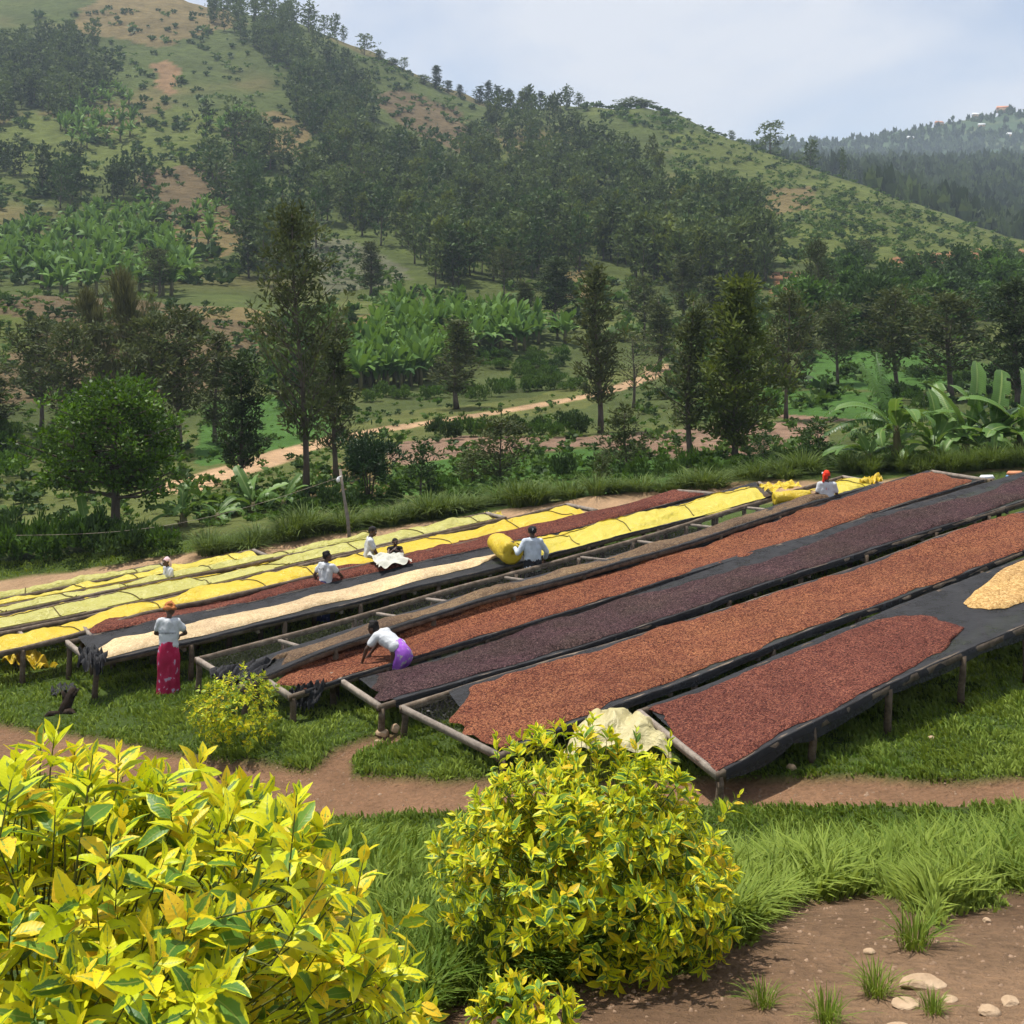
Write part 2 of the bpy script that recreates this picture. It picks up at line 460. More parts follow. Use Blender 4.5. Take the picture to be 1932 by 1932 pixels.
# ---- land cover (albedo) painted per ground vertex from the plan of fields, paths and soil
C_GRASS = (0.060, 0.092, 0.020); C_DIRT = (0.255, 0.145, 0.086); C_SAND = (0.42, 0.275, 0.165)
C_PLOW = (0.190, 0.122, 0.086); C_CROP = (0.050, 0.108, 0.022); C_MEAD = (0.100, 0.112, 0.034)
C_HGR = (0.088, 0.108, 0.026); C_DRY = (0.150, 0.115, 0.050); C_RED = (0.24, 0.125, 0.065); C_UND = (0.042, 0.062, 0.020)
C_BARE = (0.160, 0.098, 0.060); C_BROWN = (0.115, 0.085, 0.046)
FIELDS = [   # picture outline on the ground, colour, depth range
 ([(560,905),(660,870),(760,870),(760,930),(640,950),(560,950)], C_DRY, (36,70)),
 ([(735,838),(900,824),(1100,826),(1290,815),(1480,800),(1560,800),(1560,835),(1400,862),(1300,872),(1220,856),(1110,842),(1000,856),(900,858),(770,878),(735,862)], C_PLOW, (36,90)),
 ([(1560,800),(1470,790),(1490,760),(1600,750),(1640,790)], C_PLOW, (50,90)),
 ([(740,884),(880,862),(1000,860),(1110,846),(1210,862),(1280,880),(1280,935),(740,935)], C_CROP, (36,70)),
 ([(1440,780),(1440,740),(1560,735),(1700,745),(1700,800)], C_CROP, (60,100)),
 ([(380,880),(380,760),(560,745),(640,790),(600,850)], C_CROP, (55,105)),
 ([(640,810),(760,775),(1010,750),(1200,690),(1260,690),(1100,770),(900,800),(640,870)], C_MEAD, (60,130)),
 ([(660,640),(640,600),(720,590),(720,640)], C_DRY, (100,170)),
 ([(1470,720),(1560,640),(1720,650),(1900,700),(1900,740),(1640,735)], C_CROP, (75,140)),
 ([(-600,745),(-600,560),(0,545),(260,548),(420,575),(520,600),(520,690),(420,740),(0,760)], C_BROWN, (85,140)),
 ([(-50,680),(-50,590),(65,595),(60,660)], C_HGR, (85,140)),
 ([(360,600),(390,572),(520,590),(540,612),(420,600)], C_DRY, (100,150)),
 # main hill
 ([(140,60),(150,20),(250,-40),(420,0),(470,45),(380,62),(300,90)], C_DRY, (300,700)),
 ([(-60,260),(60,210),(210,250),(330,195),(420,215),(420,300),(290,330),(150,330),(60,370),(-60,370)], C_HGR, (175,520)),
 ([(260,330),(420,300),(470,360),(470,420),(330,460),(300,400)], C_BROWN, (175,400)),
 ([(300,470),(320,420),(420,400),(470,420),(460,470),(390,500)], C_DRY, (175,400)),
 ([(290,120),(320,110),(345,150),(325,185),(300,170)], (0.20,0.125,0.065), (250,520)),
 ([(420,240),(520,210),(600,250),(560,300),(460,290)], C_DRY, (250,520)),
 ([(620,260),(650,235),(700,300),(690,330),(640,320)], (0.15,0.085,0.06), (250,520)),
 ([(590,500),(590,440),(660,450),(740,490),(780,530),(620,560)], (0.10,0.105,0.062), (165,330)),
 ([(740,170),(860,200),(900,260),(880,290),(780,250),(700,190)], C_BROWN, (300,560)),
 ([(880,270),(930,255),(960,290),(930,320)], C_HGR, (300,560)),
 ([(1100,195),(1200,175),(1240,190),(1200,215),(1110,215)], C_HGR, (350,560)),
 ([(1060,560),(1060,515),(1130,510),(1130,560)], C_DRY, (150,260)),
 ([(1260,250),(1420,260),(1700,370),(1932,460),(2300,600),(1932,490),(1680,500),(1480,500),(1440,420),(1280,330)], C_HGR, (175,560)),
 ([(1440,400),(1450,360),(1530,350),(1540,400)], C_DRY, (175,520)),
 ([(1680,500),(1690,484),(1800,474),(1930,466),(1960,490),(1800,505)], C_RED, (190,340)),
 ([(1460,560),(1455,516),(1545,515),(1555,545)], C_RED, (160,260)),
 ([(1300,420),(1440,480),(1440,550),(1240,560)], C_UND, (165,300)),
]
LANE = [(330,925),(395,900),(470,880),(540,855),(620,832),(700,815),(790,800),(860,790),(960,775),(1060,757),(1150,738),(1215,715),(1245,700),(1238,690)]
def cover(X, Z, px, py):
    n1 = fbm(X / 3.0, Z / 3.0, 51, 4); n2 = fbm(X / 17.0, Z / 17.0, 57, 4)
    n3 = fbm(X / 60.0, Z / 60.0, 61, 4)
    jx = px + 16 * n2 + 8 * n1; jy = py + 9 * fbm(X / 13.0 + 9, Z / 13.0, 71, 3)
    def C(c): return np.array(c)[None, :]
    col = np.where((Z < 36)[:, None], C(C_GRASS), np.where((Z < 150)[:, None], C((0.060, 0.078, 0.024)), C(C_UND) * 0.55 + C(C_HGR) * 0.45))
    m = sstep(-0.1, 0.25, n2)[:, None] * (Z > 36)[:, None]
    col = col * (1 - 0.6 * m) + C(C_MEAD) * 0.6 * m
    hillw = sstep(165, 190, Z)[:, None]
    und = C(C_UND) * 0.5 + C(C_HGR) * 0.5
    un2 = und * (1 - sstep(0.0, 0.35, n3)[:, None] * 0.7) + C(C_DRY) * sstep(0.0, 0.35, n3)[:, None] * 0.7
    col = col * (1 - hillw) + un2 * hillw
    for poly, c, (z0, z1) in FIELDS:
        m = in_poly(jx, jy, poly) & (Z > z0) & (Z < z1)
        col = np.where(m[:, None], C(c), col)
    lp = np.array(LANE)
    zl = np.array([hit(a, b, 40).y for a, b in LANE]); xl = (lp[:, 0] - CX) * zl / FOC
    d = seg_dist(X, Z, list(zip(xl, zl)))
    w = np.interp(Z, [50, 70, 110], [1.2, 0.8, 0.9])
    m = (1 - sstep(0, 0.5, d - w + 0.5 * n1))[:, None] * (Z > 45)[:, None] * (Z < 140)[:, None]
    col = col * (1 - m) + C(C_SAND) * m * 0.9
    nz = Z < 34.6
    pm = np.where(nz, path_mask(X, Z), 0)[:, None]
    col = col * (1 - pm) + C(C_DIRT) * pm
    bm = np.where(Z < 9, bare_mask(X, Z), 0)[:, None]
    wet = sstep(-0.3, 0.35, n1 + 0.10 * (X - 2.2))[:, None]
    col = col * (1 - bm) + (C(C_BARE) * (1 - wet) + C((0.32, 0.205, 0.125)) * wet) * bm
    bs = np.where((Z > 26) & (Z < 37), back_strip_mask(X, Z), 0)[:, None]
    col = col * (1 - bs) + (C(C_SAND) * (1.0 + 0.25 * n1[:, None])) * bs
    far = (sstep(430, 520, Z) * sstep(1500, 1750, px))[:, None]; far = np.maximum(far, sstep(620, 800, Z)[:, None])
    fc = C((0.045, 0.075, 0.035)) * (1 - sstep(.05, .45, n3)[:, None]) + C((0.10, 0.12, 0.05)) * sstep(.05, .45, n3)[:, None]
    col = col * (1 - far) + fc * far
    return np.clip(col * (1 + 0.28 * n1[:, None] + 0.2 * n2[:, None]), 0.01, 0.9)

def terrain_sheet(name, zlist, pxlist, mat):
    Zg, Pg = np.meshgrid(zlist, pxlist, indexing='ij')
    X = (Pg - CX) * Zg / FOC
    H = ground_h(X.ravel(), Zg.ravel())
    V = np.stack([X.ravel(), Zg.ravel(), H], 1)
    nr, nc = Zg.shape
    idx = np.arange(nr * nc).reshape(nr, nc)
    q = np.stack([idx[:-1, :-1], idx[:-1, 1:], idx[1:, 1:], idx[1:, :-1]], -1).reshape(-1, 4)
    py = HOR - FOC * H / Zg.ravel()
    col = cover(X.ravel(), Zg.ravel(), Pg.ravel(), py)
    me = np_mesh(name, V, q, None, mat, True, {'cover': ('FLOAT_COLOR', np.concatenate([col, np.ones((len(col), 1))], 1))})
    o = add(name, me); tag(o, kind='structure')
    return o

def ground_material(name, scales, bstr, bdist):
    t = NT(name); p = t.pos()
    c = t.attr('cover', 'Color')
    n = t.noise(scales[0], 6, 0.65, p); n2 = t.noise(scales[1], 5, 0.6, p)
    c = t.mix(0.55, c, t.ramp(n, [(0.25, (0.45, 0.45, 0.42)), (0.5, (1, 1, 1)), (0.75, (1.5, 1.42, 1.3))]), 'MULTIPLY')
    c = t.mix(0.4, c, t.ramp(n2, [(0.3, (0.6, 0.62, 0.55)), (0.7, (1.4, 1.38, 1.3))]), 'MULTIPLY')
    return t.done(t.principled(c, 0.95, 0.1, t.bump(t.math('ADD', n, n2), bstr, bdist)))
M_GROUND = ground_material('earth_and_grass', (16.0, 2.2), 1.0, 0.09)
M_VALLEY = ground_material('valley_soil', (2.2, 0.35), 0.9, 0.25)
M_HILL = ground_material('hill_scrub', (0.35, 0.05), 1.0, 1.6)

pxn = np.linspace(-420, 2350, 330)
def zspace(a, b, n): return np.exp(np.linspace(math.log(a), math.log(b), n))
# rows spaced evenly in the picture
z_near = np.concatenate([zspace(0.7, 4, 30)[:-1], zspace(4, 36, 270)])
z_val = zspace(36, 168, 170)
z_hill = zspace(168, 640, 210)
z_far = zspace(640, 2600, 70)
terrain_sheet('ground', z_near, pxn, M_GROUND)
terrain_sheet('valley_floor', z_val, pxn, M_VALLEY)
terrain_sheet('hillside', z_hill, pxn, M_HILL)
terrain_sheet('far_hills', z_far, pxn, M_HILL)
# ================================================================== drying beds
def wood_mat(name, c1, c2, c3):
    t = NT(name); o = t.obj()
    n = t.noise(7.0, 6, 0.65, o); n2 = t.noise(60.0, 3, 0.6, o)
    oi = t.node('ShaderNodeObjectInfo').outputs['Random']
    c = t.ramp(n, [(0.25, c1), (0.5, c2), (0.8, c3)])
    c = t.mix(0.5, c, t.ramp(n2, [(0.3, (0.6, 0.6, 0.6)), (0.7, (1.3, 1.3, 1.3))]), 'MULTIPLY')
    c = t.mix(0.35, c, t.ramp(oi, [(0, (0.6, 0.58, 0.55)), (1, (1.35, 1.3, 1.2))]), 'MULTIPLY')
    return t.done(t.principled(c, 0.85, 0.15, t.bump(n2, 0.5, 0.01)))
M_WOOD = wood_mat('weathered_beam', (0.055, 0.042, 0.032), (0.13, 0.10, 0.075), (0.25, 0.205, 0.16))
M_WOODL = wood_mat('grey_crossbar_wood', (0.14, 0.115, 0.095), (0.26, 0.22, 0.185), (0.38, 0.33, 0.28))
M_POST = wood_mat('bark_post', (0.05, 0.036, 0.026), (0.115, 0.085, 0.06), (0.19, 0.15, 0.11))

def net_mat(name, dens, tint):
    t = NT(name); p = t.pos()
    n = t.noise(3.0, 4, 0.6, p)
    c = t.ramp(n, [(0.3, tuple(x * 0.7 for x in tint)), (0.7, tuple(x * 1.5 for x in tint))])
    d = t.principled(c, 0.75, 0.25, t.bump(t.noise(14.0, 3, 0.6, p), 0.5, 0.03))
    tr = t.node('ShaderNodeBsdfTransparent')
    mx = t.node('ShaderNodeMixShader')
    f = t.math('ADD', t.math('MULTIPLY', n, 0.25), dens - 0.12)
    t.l.new(f, mx.inputs[0]); t.l.new(tr.outputs[0], mx.inputs[1]); t.l.new(d, mx.inputs[2])
    return t.done(mx.outputs[0])
M_NET = net_mat('black_shade_net', 0.86, (0.020, 0.020, 0.022))
M_NETD = net_mat('black_net_folds', 1.2, (0.017, 0.017, 0.019))
def wire_mat():
    t = NT('chicken_wire'); p = t.obj()
    v = t.node('ShaderNodeTexVoronoi', feature='DISTANCE_TO_EDGE', Scale=16.0); t.l.new(p, v.inputs['Vector'])
    m = t.math('LESS_THAN', v.outputs['Distance'], 0.010)
    d = t.principled((0.12, 0.11, 0.10), 0.6, 0.3); tr = t.node('ShaderNodeBsdfTransparent')
    mx = t.node('ShaderNodeMixShader'); t.l.new(m, mx.inputs[0]); t.l.new(tr.outputs[0], mx.inputs[1]); t.l.new(d, mx.inputs[2])
    return t.done(mx.outputs[0])
M_WIRE = wire_mat()

def bean_mat(name, stops, scale, mottle, bump=0.9, dist=0.012):
    t = NT(name); p = t.pos()
    mp = t.node('ShaderNodeMapping', Scale=(1.0, 1.0, 0.6)); t.l.new(p, mp.inputs['Vector'])
    v = t.node('ShaderNodeTexVoronoi', Scale=scale); t.l.new(mp.outputs[0], v.inputs['Vector'])
    v2 = t.node('ShaderNodeTexVoronoi', Scale=scale * 0.5); t.l.new(mp.outputs[0], v2.inputs['Vector'])
    sep = t.node('ShaderNodeSeparateColor'); t.l.new(v.outputs['Color'], sep.inputs[0])
    sep2 = t.node('ShaderNodeSeparateColor'); t.l.new(v2.outputs['Color'], sep2.inputs[0])
    f = t.math('ADD', t.math('MULTIPLY', sep.outputs[0], 0.55), t.math('MULTIPLY', sep2.outputs[1], 0.45))
    c = t.ramp(f, stops)
    n = t.noise(1.1, 5, 0.6, p); n2 = t.noise(5.0, 4, 0.65, p)
    c = t.mix(t.math('MULTIPLY', t.ramp(n, [(0.35, (0, 0, 0)), (0.68, (1, 1, 1))]), 0.75), c, t.mix(1.0, c, mottle, 'MULTIPLY'))
    c = t.mix(0.5, c, t.ramp(n2, [(0.3, (0.7, 0.68, 0.68)), (0.7, (1.3, 1.3, 1.3))]), 'MULTIPLY')
    n4 = t.noise(0.45, 4, 0.6, p, 0.6)
    c = t.mix(0.6, c, t.ramp(n4, [(0.32, (0.66, 0.62, 0.66)), (0.55, (1.0, 1.0, 1.0)), (0.72, (1.28, 1.3, 1.2))]), 'MULTIPLY')
    h = t.math('ADD', t.math('MULTIPLY', v.outputs['Distance'], -1.0), t.math('MULTIPLY', v2.outputs['Distance'], -1.2))
    b1 = t.bump(h, bump, dist)
    b2 = t.node('ShaderNodeBump', Strength=0.6, Distance=0.03); t.l.new(n2, b2.inputs['Height']); t.l.new(b1, b2.inputs['Normal'])
    return t.done(t.principled(c, 0.85, 0.08, b2.outputs['Normal']))
M_CHERRY = bean_mat('red_brown_cherries', [(0.16, (0.028, 0.009, 0.006)), (0.40, (0.115, 0.036, 0.022)), (0.62, (0.185, 0.062, 0.036)), (0.88, (0.31, 0.130, 0.066))], 78, (1.3, 1.45, 1.25))
M_CHERRY2 = bean_mat('dull_red_cherries', [(0.16, (0.024, 0.008, 0.007)), (0.40, (0.096, 0.030, 0.022)), (0.62, (0.150, 0.049, 0.035)), (0.88, (0.25, 0.098, 0.060))], 78, (1.15, 1.2, 1.15))
M_PURPLE = bean_mat('purple_black_cherries', [(0.16, (0.010, 0.007, 0.006)), (0.40, (0.036, 0.021, 0.020)), (0.62, (0.060, 0.037, 0.034)), (0.88, (0.125, 0.085, 0.070))], 78, (1.25, 1.0, 1.3))
M_PARCH = bean_mat('cream_parchment_beans', [(0.1, (0.36, 0.26, 0.145)), (0.5, (0.47, 0.355, 0.21)), (0.9, (0.58, 0.46, 0.29))], 60, (1.05, 1.05, 1.0), 0.5, 0.006)
M_GOLD = bean_mat('golden_parchment_beans', [(0.1, (0.24, 0.135, 0.05)), (0.5, (0.42, 0.26, 0.10)), (0.9, (0.58, 0.40, 0.19))], 50, (1.1, 1.1, 1.0), 0.7, 0.008)
M_SEED = bean_mat('dull_brown_seed', [(0.1, (0.050, 0.032, 0.022)), (0.5, (0.095, 0.063, 0.042)), (0.9, (0.17, 0.12, 0.075))], 60, (1.5, 1.45, 1.25), 0.5, 0.006)

def tarp_mat(name, c1, c2, tr=0.25):
    t = NT(name); p = t.pos()
    n = t.noise(0.9, 4, 0.6, p); n2 = t.noise(4.5, 5, 0.65, p, 1.2); n3 = t.noise(16, 3, 0.6, p, 0.8)
    c = t.ramp(n, [(0.3, c1), (0.7, c2)])
    bp = t.bump(t.math('ADD', n2, t.math('MULTIPLY', n3, 0.35)), 0.75, 0.09)
    d = t.principled(c, 0.34, 0.45, bp)
    ts = t.node('ShaderNodeBsdfTranslucent'); t.l.new(c, ts.inputs['Color'])
    mx = t.node('ShaderNodeMixShader', Fac=tr); t.l.new(d, mx.inputs[1]); t.l.new(ts.outputs[0], mx.inputs[2])
    return t.done(mx.outputs[0])
M_TARP = tarp_mat('bright_yellow_plastic', (0.62, 0.425, 0.010), (0.66, 0.49, 0.03), 0.12)
M_TARPP = tarp_mat('pale_olive_yellow_plastic', (0.44, 0.41, 0.085), (0.50, 0.47, 0.125), 0.12)
M_TARPM = tarp_mat('faded_lemon_plastic', (0.58, 0.465, 0.035), (0.62, 0.51, 0.06), 0.12)
M_TARPC = tarp_mat('cream_yellow_plastic', (0.60, 0.52, 0.24), (0.66, 0.59, 0.34), 0.2)
M_ROPE = simple_mat('dark_cord', (0.10, 0.08, 0.03), (0.16, 0.12, 0.05), 20, 0.9)

RH = 0.98          # height of the rails above the terrace
def on_plane(px, py, off):
    Z = -(H0 + off) * FOC / (py - (HOR - FOC * CZ - BX * (px - CX)))
    return Vector(((px - CX) * Z / FOC, Z, (HOR - py) * Z / FOC))

class Rail:
    def __init__(self, pts, off=RH):
        a = on_plane(*pts[0], off); b = on_plane(*pts[-1], off)
        self.a, self.b = a, b
        s, h = [0.0], [a.z]
        for px, py in pts[1:-1]:
            k = (px - CX) / FOC
            dx, dy = b.x - a.x, b.y - a.y
            si = (k * a.y - a.x) / (dx - k * dy)
            s.append(si); h.append((HOR - py) * (a.y + dy * si) / FOC)
        s.append(1.0); h.append(b.z)
        S = np.linspace(0, 1, 160)
        H = np.interp(S, s, h)
        k = np.exp(-0.5 * (np.arange(-9, 10) / 4.0) ** 2); k /= k.sum()
        Hp = np.pad(H - (H[0] + (H[-1] - H[0]) * S), 9, mode='edge')
        self.S, self.H = S, H[0] + (H[-1] - H[0]) * S + np.convolve(Hp, k, 'valid')
        self.len = math.hypot(b.x - a.x, b.y - a.y)
    def at(self, s):
        s = np.asarray(s, float)
        return np.stack([self.a.x + (self.b.x - self.a.x) * s, self.a.y + (self.b.y - self.a.y) * s, np.interp(s, self.S, self.H)], -1)
    def s_at_px(self, px):
        k = (px - CX) / FOC
        return (k * self.a.y - self.a.x) / ((self.b.x - self.a.x) - k * (self.b.y - self.a.y))

UNIT_POST = None
def unit_post():
    global UNIT_POST
    if UNIT_POST is None:
        m = MB(); m.tube([(0, 0, 0), (0.012, 0.006, 0.35), (-0.008, 0.01, 0.7), (0, 0, 1)], [0.062, 0.056, 0.053, 0.052], 8)
        UNIT_POST = m.mesh('leg', M_POST, True)
    return UNIT_POST
def beam_mesh(name, P, w, h, mat, jit=0.0):
    """rectangular beam along points P (top surface centre line)"""
    P = np.asarray(P, float); n = len(P)
    d = np.gradient(P, axis=0); d[:, 2] = 0
    d /= np.linalg.norm(d, axis=1)[:, None]
    side = np.stack([d[:, 1], -d[:, 0], np.zeros(n)], 1)
    V = []
    for (a, b) in ((-1, 0), (1, 0), (1, -1), (-1, -1)):
        V.append(P + side * a * w / 2 + np.array([0, 0, 1.0]) * b * h + RNG.normal(0, jit, (n, 3)))
    V = np.stack(V, 1).reshape(-1, 3)
    q = []
    for i in range(n - 1):
        for k in range(4):
            k2 = (k + 1) % 4
            q.append((i * 4 + k, i * 4 + k2, (i + 1) * 4 + k2, (i + 1) * 4 + k))
    q += [(0, 3, 2, 1), ((n - 1) * 4, (n - 1) * 4 + 1, (n - 1) * 4 + 2, (n - 1) * 4 + 3)]
    return np_mesh(name, V, q, None, mat)

class Bed:
    def __init__(self, far, near, label, sag=0.075, crossbars=True, net=(0.0, 1.0), wire=None, end0=True, end1=True, flap=0.10, spacing=1.75, farflap=0.05, net0=0.015, net0n=None):
        self.f, self.n, self.sag = Rail(far), Rail(near), sag
        self.seed = RNG.integers(1000)
        c = (self.f.at(0.0) + self.n.at(0.0)) / 2
        root = empty('drying_bed', (c[0], c[1], ground_at(c[0], c[1])))
        tag(root, label, 'drying bed', 'raised drying beds on the terrace')
        self.root = root; inv = np.array(root.location)
        S = np.linspace(0, 1, 50)
        for nm, r in (('far_rail', self.f), ('near_rail', self.n)):
            add(nm, beam_mesh(nm, r.at(S) - inv, 0.065, 0.10, M_WOOD, 0.004), root)
            k = max(2, int(round(r.len / spacing)))
            for i in range(k + 1):
                s = min(max(i / k + (RNG.normal(0, 0.006) if 0 < i < k else 0), 0.004), 0.996)
                p = r.at(s); g = ground_at(p[0], p[1]) - 0.12
                hgt = p[2] - 0.06 - g
                o = add('leg', unit_post(), root, Vector(p * [1, 1, 0]) + Vector((0, 0, g)) - Vector(inv), (RNG.normal(0, .02), RNG.normal(0, .02), RNG.uniform(0, 6)))
                o.scale = (1, 1, hgt)
        def cross(s, name, z, w, h, mat, ext=0.0):
            a, b = self.f.at(s), self.n.at(s); d = (b - a)
            P = np.linspace(a - d * ext, b + d * ext, 6) + np.array([0, 0, z])
            add(name, beam_mesh(name, P - inv, w, h, mat, 0.002), root)
        if end0: cross(0.002, 'end_rail', 0.012, 0.062, 0.10, M_WOODL)
        if end1: cross(0.998, 'end_rail', 0.012, 0.062, 0.10, M_WOODL)
        if crossbars:
            k = max(2, int(round(self.f.len / spacing)))
            for i in range(1, k):
                cross(i / k + RNG.normal(0, .01), 'crossbar', -0.125 if net and net[0] < 0.2 else -0.05, 0.06, 0.06, M_WOODL, -0.01)
        self.net0 = (net0, net0 if net0n is None else net0n)
        if net: self.net(net, flap, farflap)
        if net and net0 > 0.03: self.sheet('wire_mesh', (0.0, 1.0), M_WIRE, -0.05, 0.06)
        if wire: self.sheet('wire_mesh', wire, M_WIRE, -0.04)
    def surf(self, s, t):
        """net surface: arrays s,t -> points"""
        a = self.f.at(s); b = self.n.at(s)
        t = np.asarray(t, float)
        P = a * (1 - t)[..., None] + b * t[..., None]
        w = np.clip(np.sin(np.clip(t, 0, 1) * math.pi), 0, 1) ** 0.7
        P[..., 2] -= self.sag * w * (0.8 + 0.8 * vnoise(s * self.f.len * 0.7, t * 1.5, self.seed)) - 0.006
        return P
    def sheet(self, name, rng, mat, dz, s1=0.996):
        S, T = np.meshgrid(np.linspace(0.004, s1, 60), np.linspace(rng[0], rng[1], 5), indexing='ij')
        P = self.surf(S, T); P[..., 2] += dz
        add(name, grid_mesh(name, P - np.array(self.root.location), mat), self.root)
    def net(self, rng, flap, farflap):
        ns = 150
        T = np.linspace(rng[0], rng[1], 13)
        s1 = np.linspace(0.015, 0.992, ns)
        rows = []
        fl = flap * (0.7 + 1.2 * np.abs(vnoise(s1 * self.n.len * 1.1, 0, self.seed + 3)))
        SS, TT = np.meshgrid(s1, T, indexing='ij')
        n0 = self.net0[0] + (self.net0[1] - self.net0[0]) * np.clip(TT, 0, 1)
        SS = n0 + (SS - 0.015) * (0.992 - n0) / (0.992 - 0.015)
        P = self.surf(SS, TT)
        if rng[0] > 0.05: P[:, :, 2] += 0.01
        out = [P]
        perp = self.n.at(s1) - self.f.at(s1); perp[:, 2] = 0; perp /= np.linalg.norm(perp, axis=1)[:, None]
        if flap > 0:
            e = self.n.at(s1)
            a = e + perp * 0.042 + np.array([0, 0, 0.012]); b = a.copy(); b[:, 2] -= fl * 0.55; c = a + perp * 0.012; c[:, 2] -= fl
            out.append(np.stack([a, b, c], 1))
        if farflap > 0:
            e = self.f.at(s1); a = e - perp * 0.04 + np.array([0, 0, 0.012]); b = a.copy(); b[:, 2] -= farflap
            out.insert(0, np.stack([b, a], 1))
        P = np.concatenate(out, 1)
        P = P + np.stack([vnoise(P[..., 0] * 6, P[..., 1] * 6, k) for k in (5, 6, 7)], -1) * 0.014
        add('net', grid_mesh('net', P - np.array(self.root.location), M_NET, True), self.root)
    # ---------------- things lying on the bed
    def lay(self, name, label, cat, mat, s0, s1, t0, t1, thick=0.06, rough_edge=0.05, ns=None, nt=16, group=None, lump=0.5, wave=0.0, dome=0.0, seed=None):
        """a spread of beans: s0,s1 may be functions of t; t0,t1 functions of s"""
        L = self.f.len
        W = float(np.linalg.norm(self.n.at(0.5) - self.f.at(0.5)))
        sd = seed or int(RNG.integers(1000))
        fs0 = s0 if callable(s0) else (lambda t: s0 + 0 * t); fs1 = s1 if callable(s1) else (lambda t: s1 + 0 * t)
        ft0 = t0 if callable(t0) else (lambda s: t0 + 0 * s); ft1 = t1 if callable(t1) else (lambda s: t1 + 0 * s)
        Lr = L * abs(float(fs1(np.array(0.5))) - float(fs0(np.array(0.5))))
        ns = ns or int(min(520, max(60, Lr * 26))); nt = int(max(nt, 36))
        U, V = np.meshgrid(np.linspace(0, 1, ns), np.linspace(0, 1, nt), indexing='ij')
        S = fs0(V) + (fs1(V) - fs0(V)) * U
        e = rough_edge / W
        tl, th = ft0(S), ft1(S)
        n_lo = fbm(S * L * 1.6, S * 0 + 3, sd, 4) * e * 2.4; n_hi = fbm(S * L * 1.6, S * 0 + 9, sd + 1, 4) * e * 2.4
        T = (tl + n_lo) + ((th + n_hi) - (tl + n_lo)) * V
        S = S + (1 - np.minimum(np.minimum(U, 1 - U) * Lr / 0.3, 1)) * fbm(T * W * 2.2, T * 0 + 5, sd + 2, 4) * 0.30 / L
        P = self.surf(S, T)
        edge = np.minimum(np.minimum(U, 1 - U) * Lr, np.minimum(V, 1 - V) * W * np.abs(th - tl))
        prof = 1 - np.exp(-edge / 0.08)
        z = 0.010 * prof * np.sin((S * L * 9.0 + 5.0 * fbm(S * L * 0.6, T * W, sd + 8, 2)) ) * np.clip(fbm(S * L * .5, T * W * .7, sd + 9, 2) + .3, 0, 1) + thick * prof * (1 + lump * 1.4 * fbm(S * L * 0.9, T * W * 0.9, sd + 4, 3)) + prof * 0.020 * fbm(S * L * 6, T * W * 6, sd + 5, 2)
        z += wave * prof * np.sin(S * L * 2 * math.pi / 2.3 + 2 * vnoise(S * L * .5, 0, sd)) * 0.5
        z += dome * np.sin(np.clip(V, 0, 1) * math.pi)
        P[..., 2] += np.maximum(z, -0.004) + 0.012
        c = P[ns // 2, nt // 2].copy(); c[2] -= 0.05
        o = add(name, grid_mesh(name, P - c, mat, True), None, c)
        tag(o, label, cat, group)
        return o
    def tarp(self, label, mat, s0, s1, t0=0.02, t1=1.03, lift=0.06, ropes=True, lip=None, group='yellow plastic covers on the beds', rope_step=1.5, hang=0.0, lump=1.0, top='cover_sheet'):
        L = self.f.len; W = float(np.linalg.norm(self.n.at(0.5) - self.f.at(0.5)))
        sd = int(RNG.integers(1000))
        Lr = L * (s1 - s0)
        ns = int(max(60, Lr * 22)); nt = 26
        U, V = np.meshgrid(np.linspace(0, 1, ns), np.linspace(0, 1, nt), indexing='ij')
        S = s0 + (s1 - s0) * U
        lo = t0 + 0.22 * (fbm(S * L * 0.45, 0 * S, sd, 2) + 0.18); hi = t1 + 0.05 * fbm(S * L * 0.8, 0 * S + 4, sd, 3)
        T = lo + (hi - lo) * V
        def P_of(S, T, V):
            a = self.f.at(S); b = self.n.at(S); P = a * (1 - T)[..., None] + b * T[..., None]
            dom = np.sin(np.clip(V, 0, 1) * math.pi) ** 0.6
            z = -0.05 + (lift + 0.05) * dom * (1 + lump * 0.9 * fbm(S * L * 0.55, T * W * 0.8, sd + 3, 3))
            z = z + 0.08 * fbm(S * L * 2.0, T * W * 1.3, sd + 4, 3) * dom + 0.035 * fbm(S * L * 6, T * W * 2.4, sd + 5, 3) + 0.05 * dom * np.maximum(0, np.sin(S * L * 1.9 + T * W * 5.0 + 3 * fbm(S * L * .6, T * W, sd + 6, 2))) ** 6
            # the near edge lies on the rail or hangs over it
            z = np.where(T > 0.97, np.maximum(z, 0.02), z)
            P[..., 2] += z
            return P
        P = P_of(S, T, V)
        if hang > 0:
            perp = self.n.at(S[:, -1]) - self.f.at(S[:, -1]); perp[:, 2] = 0; perp /= np.linalg.norm(perp, axis=1)[:, None]
            last = P[:, -1]; hh = hang * (0.8 + 1.2 * fbm(S[:, -1] * L * 0.8, 0 * S[:, -1], sd + 8, 3))
            a = last + perp * 0.05; a[:, 2] -= hh * 0.5; b = last + perp * 0.07; b[:, 2] -= hh
            P = np.concatenate([P, np.stack([a, b], 1)], 1)
        c = P[ns // 2, nt // 2].copy(); c[2] -= 0.1
        root = empty('plastic_cover', c); tag(root, label, 'plastic cover', group)
        sheet_o = add(top, grid_mesh(top, P - c, mat, True), root)
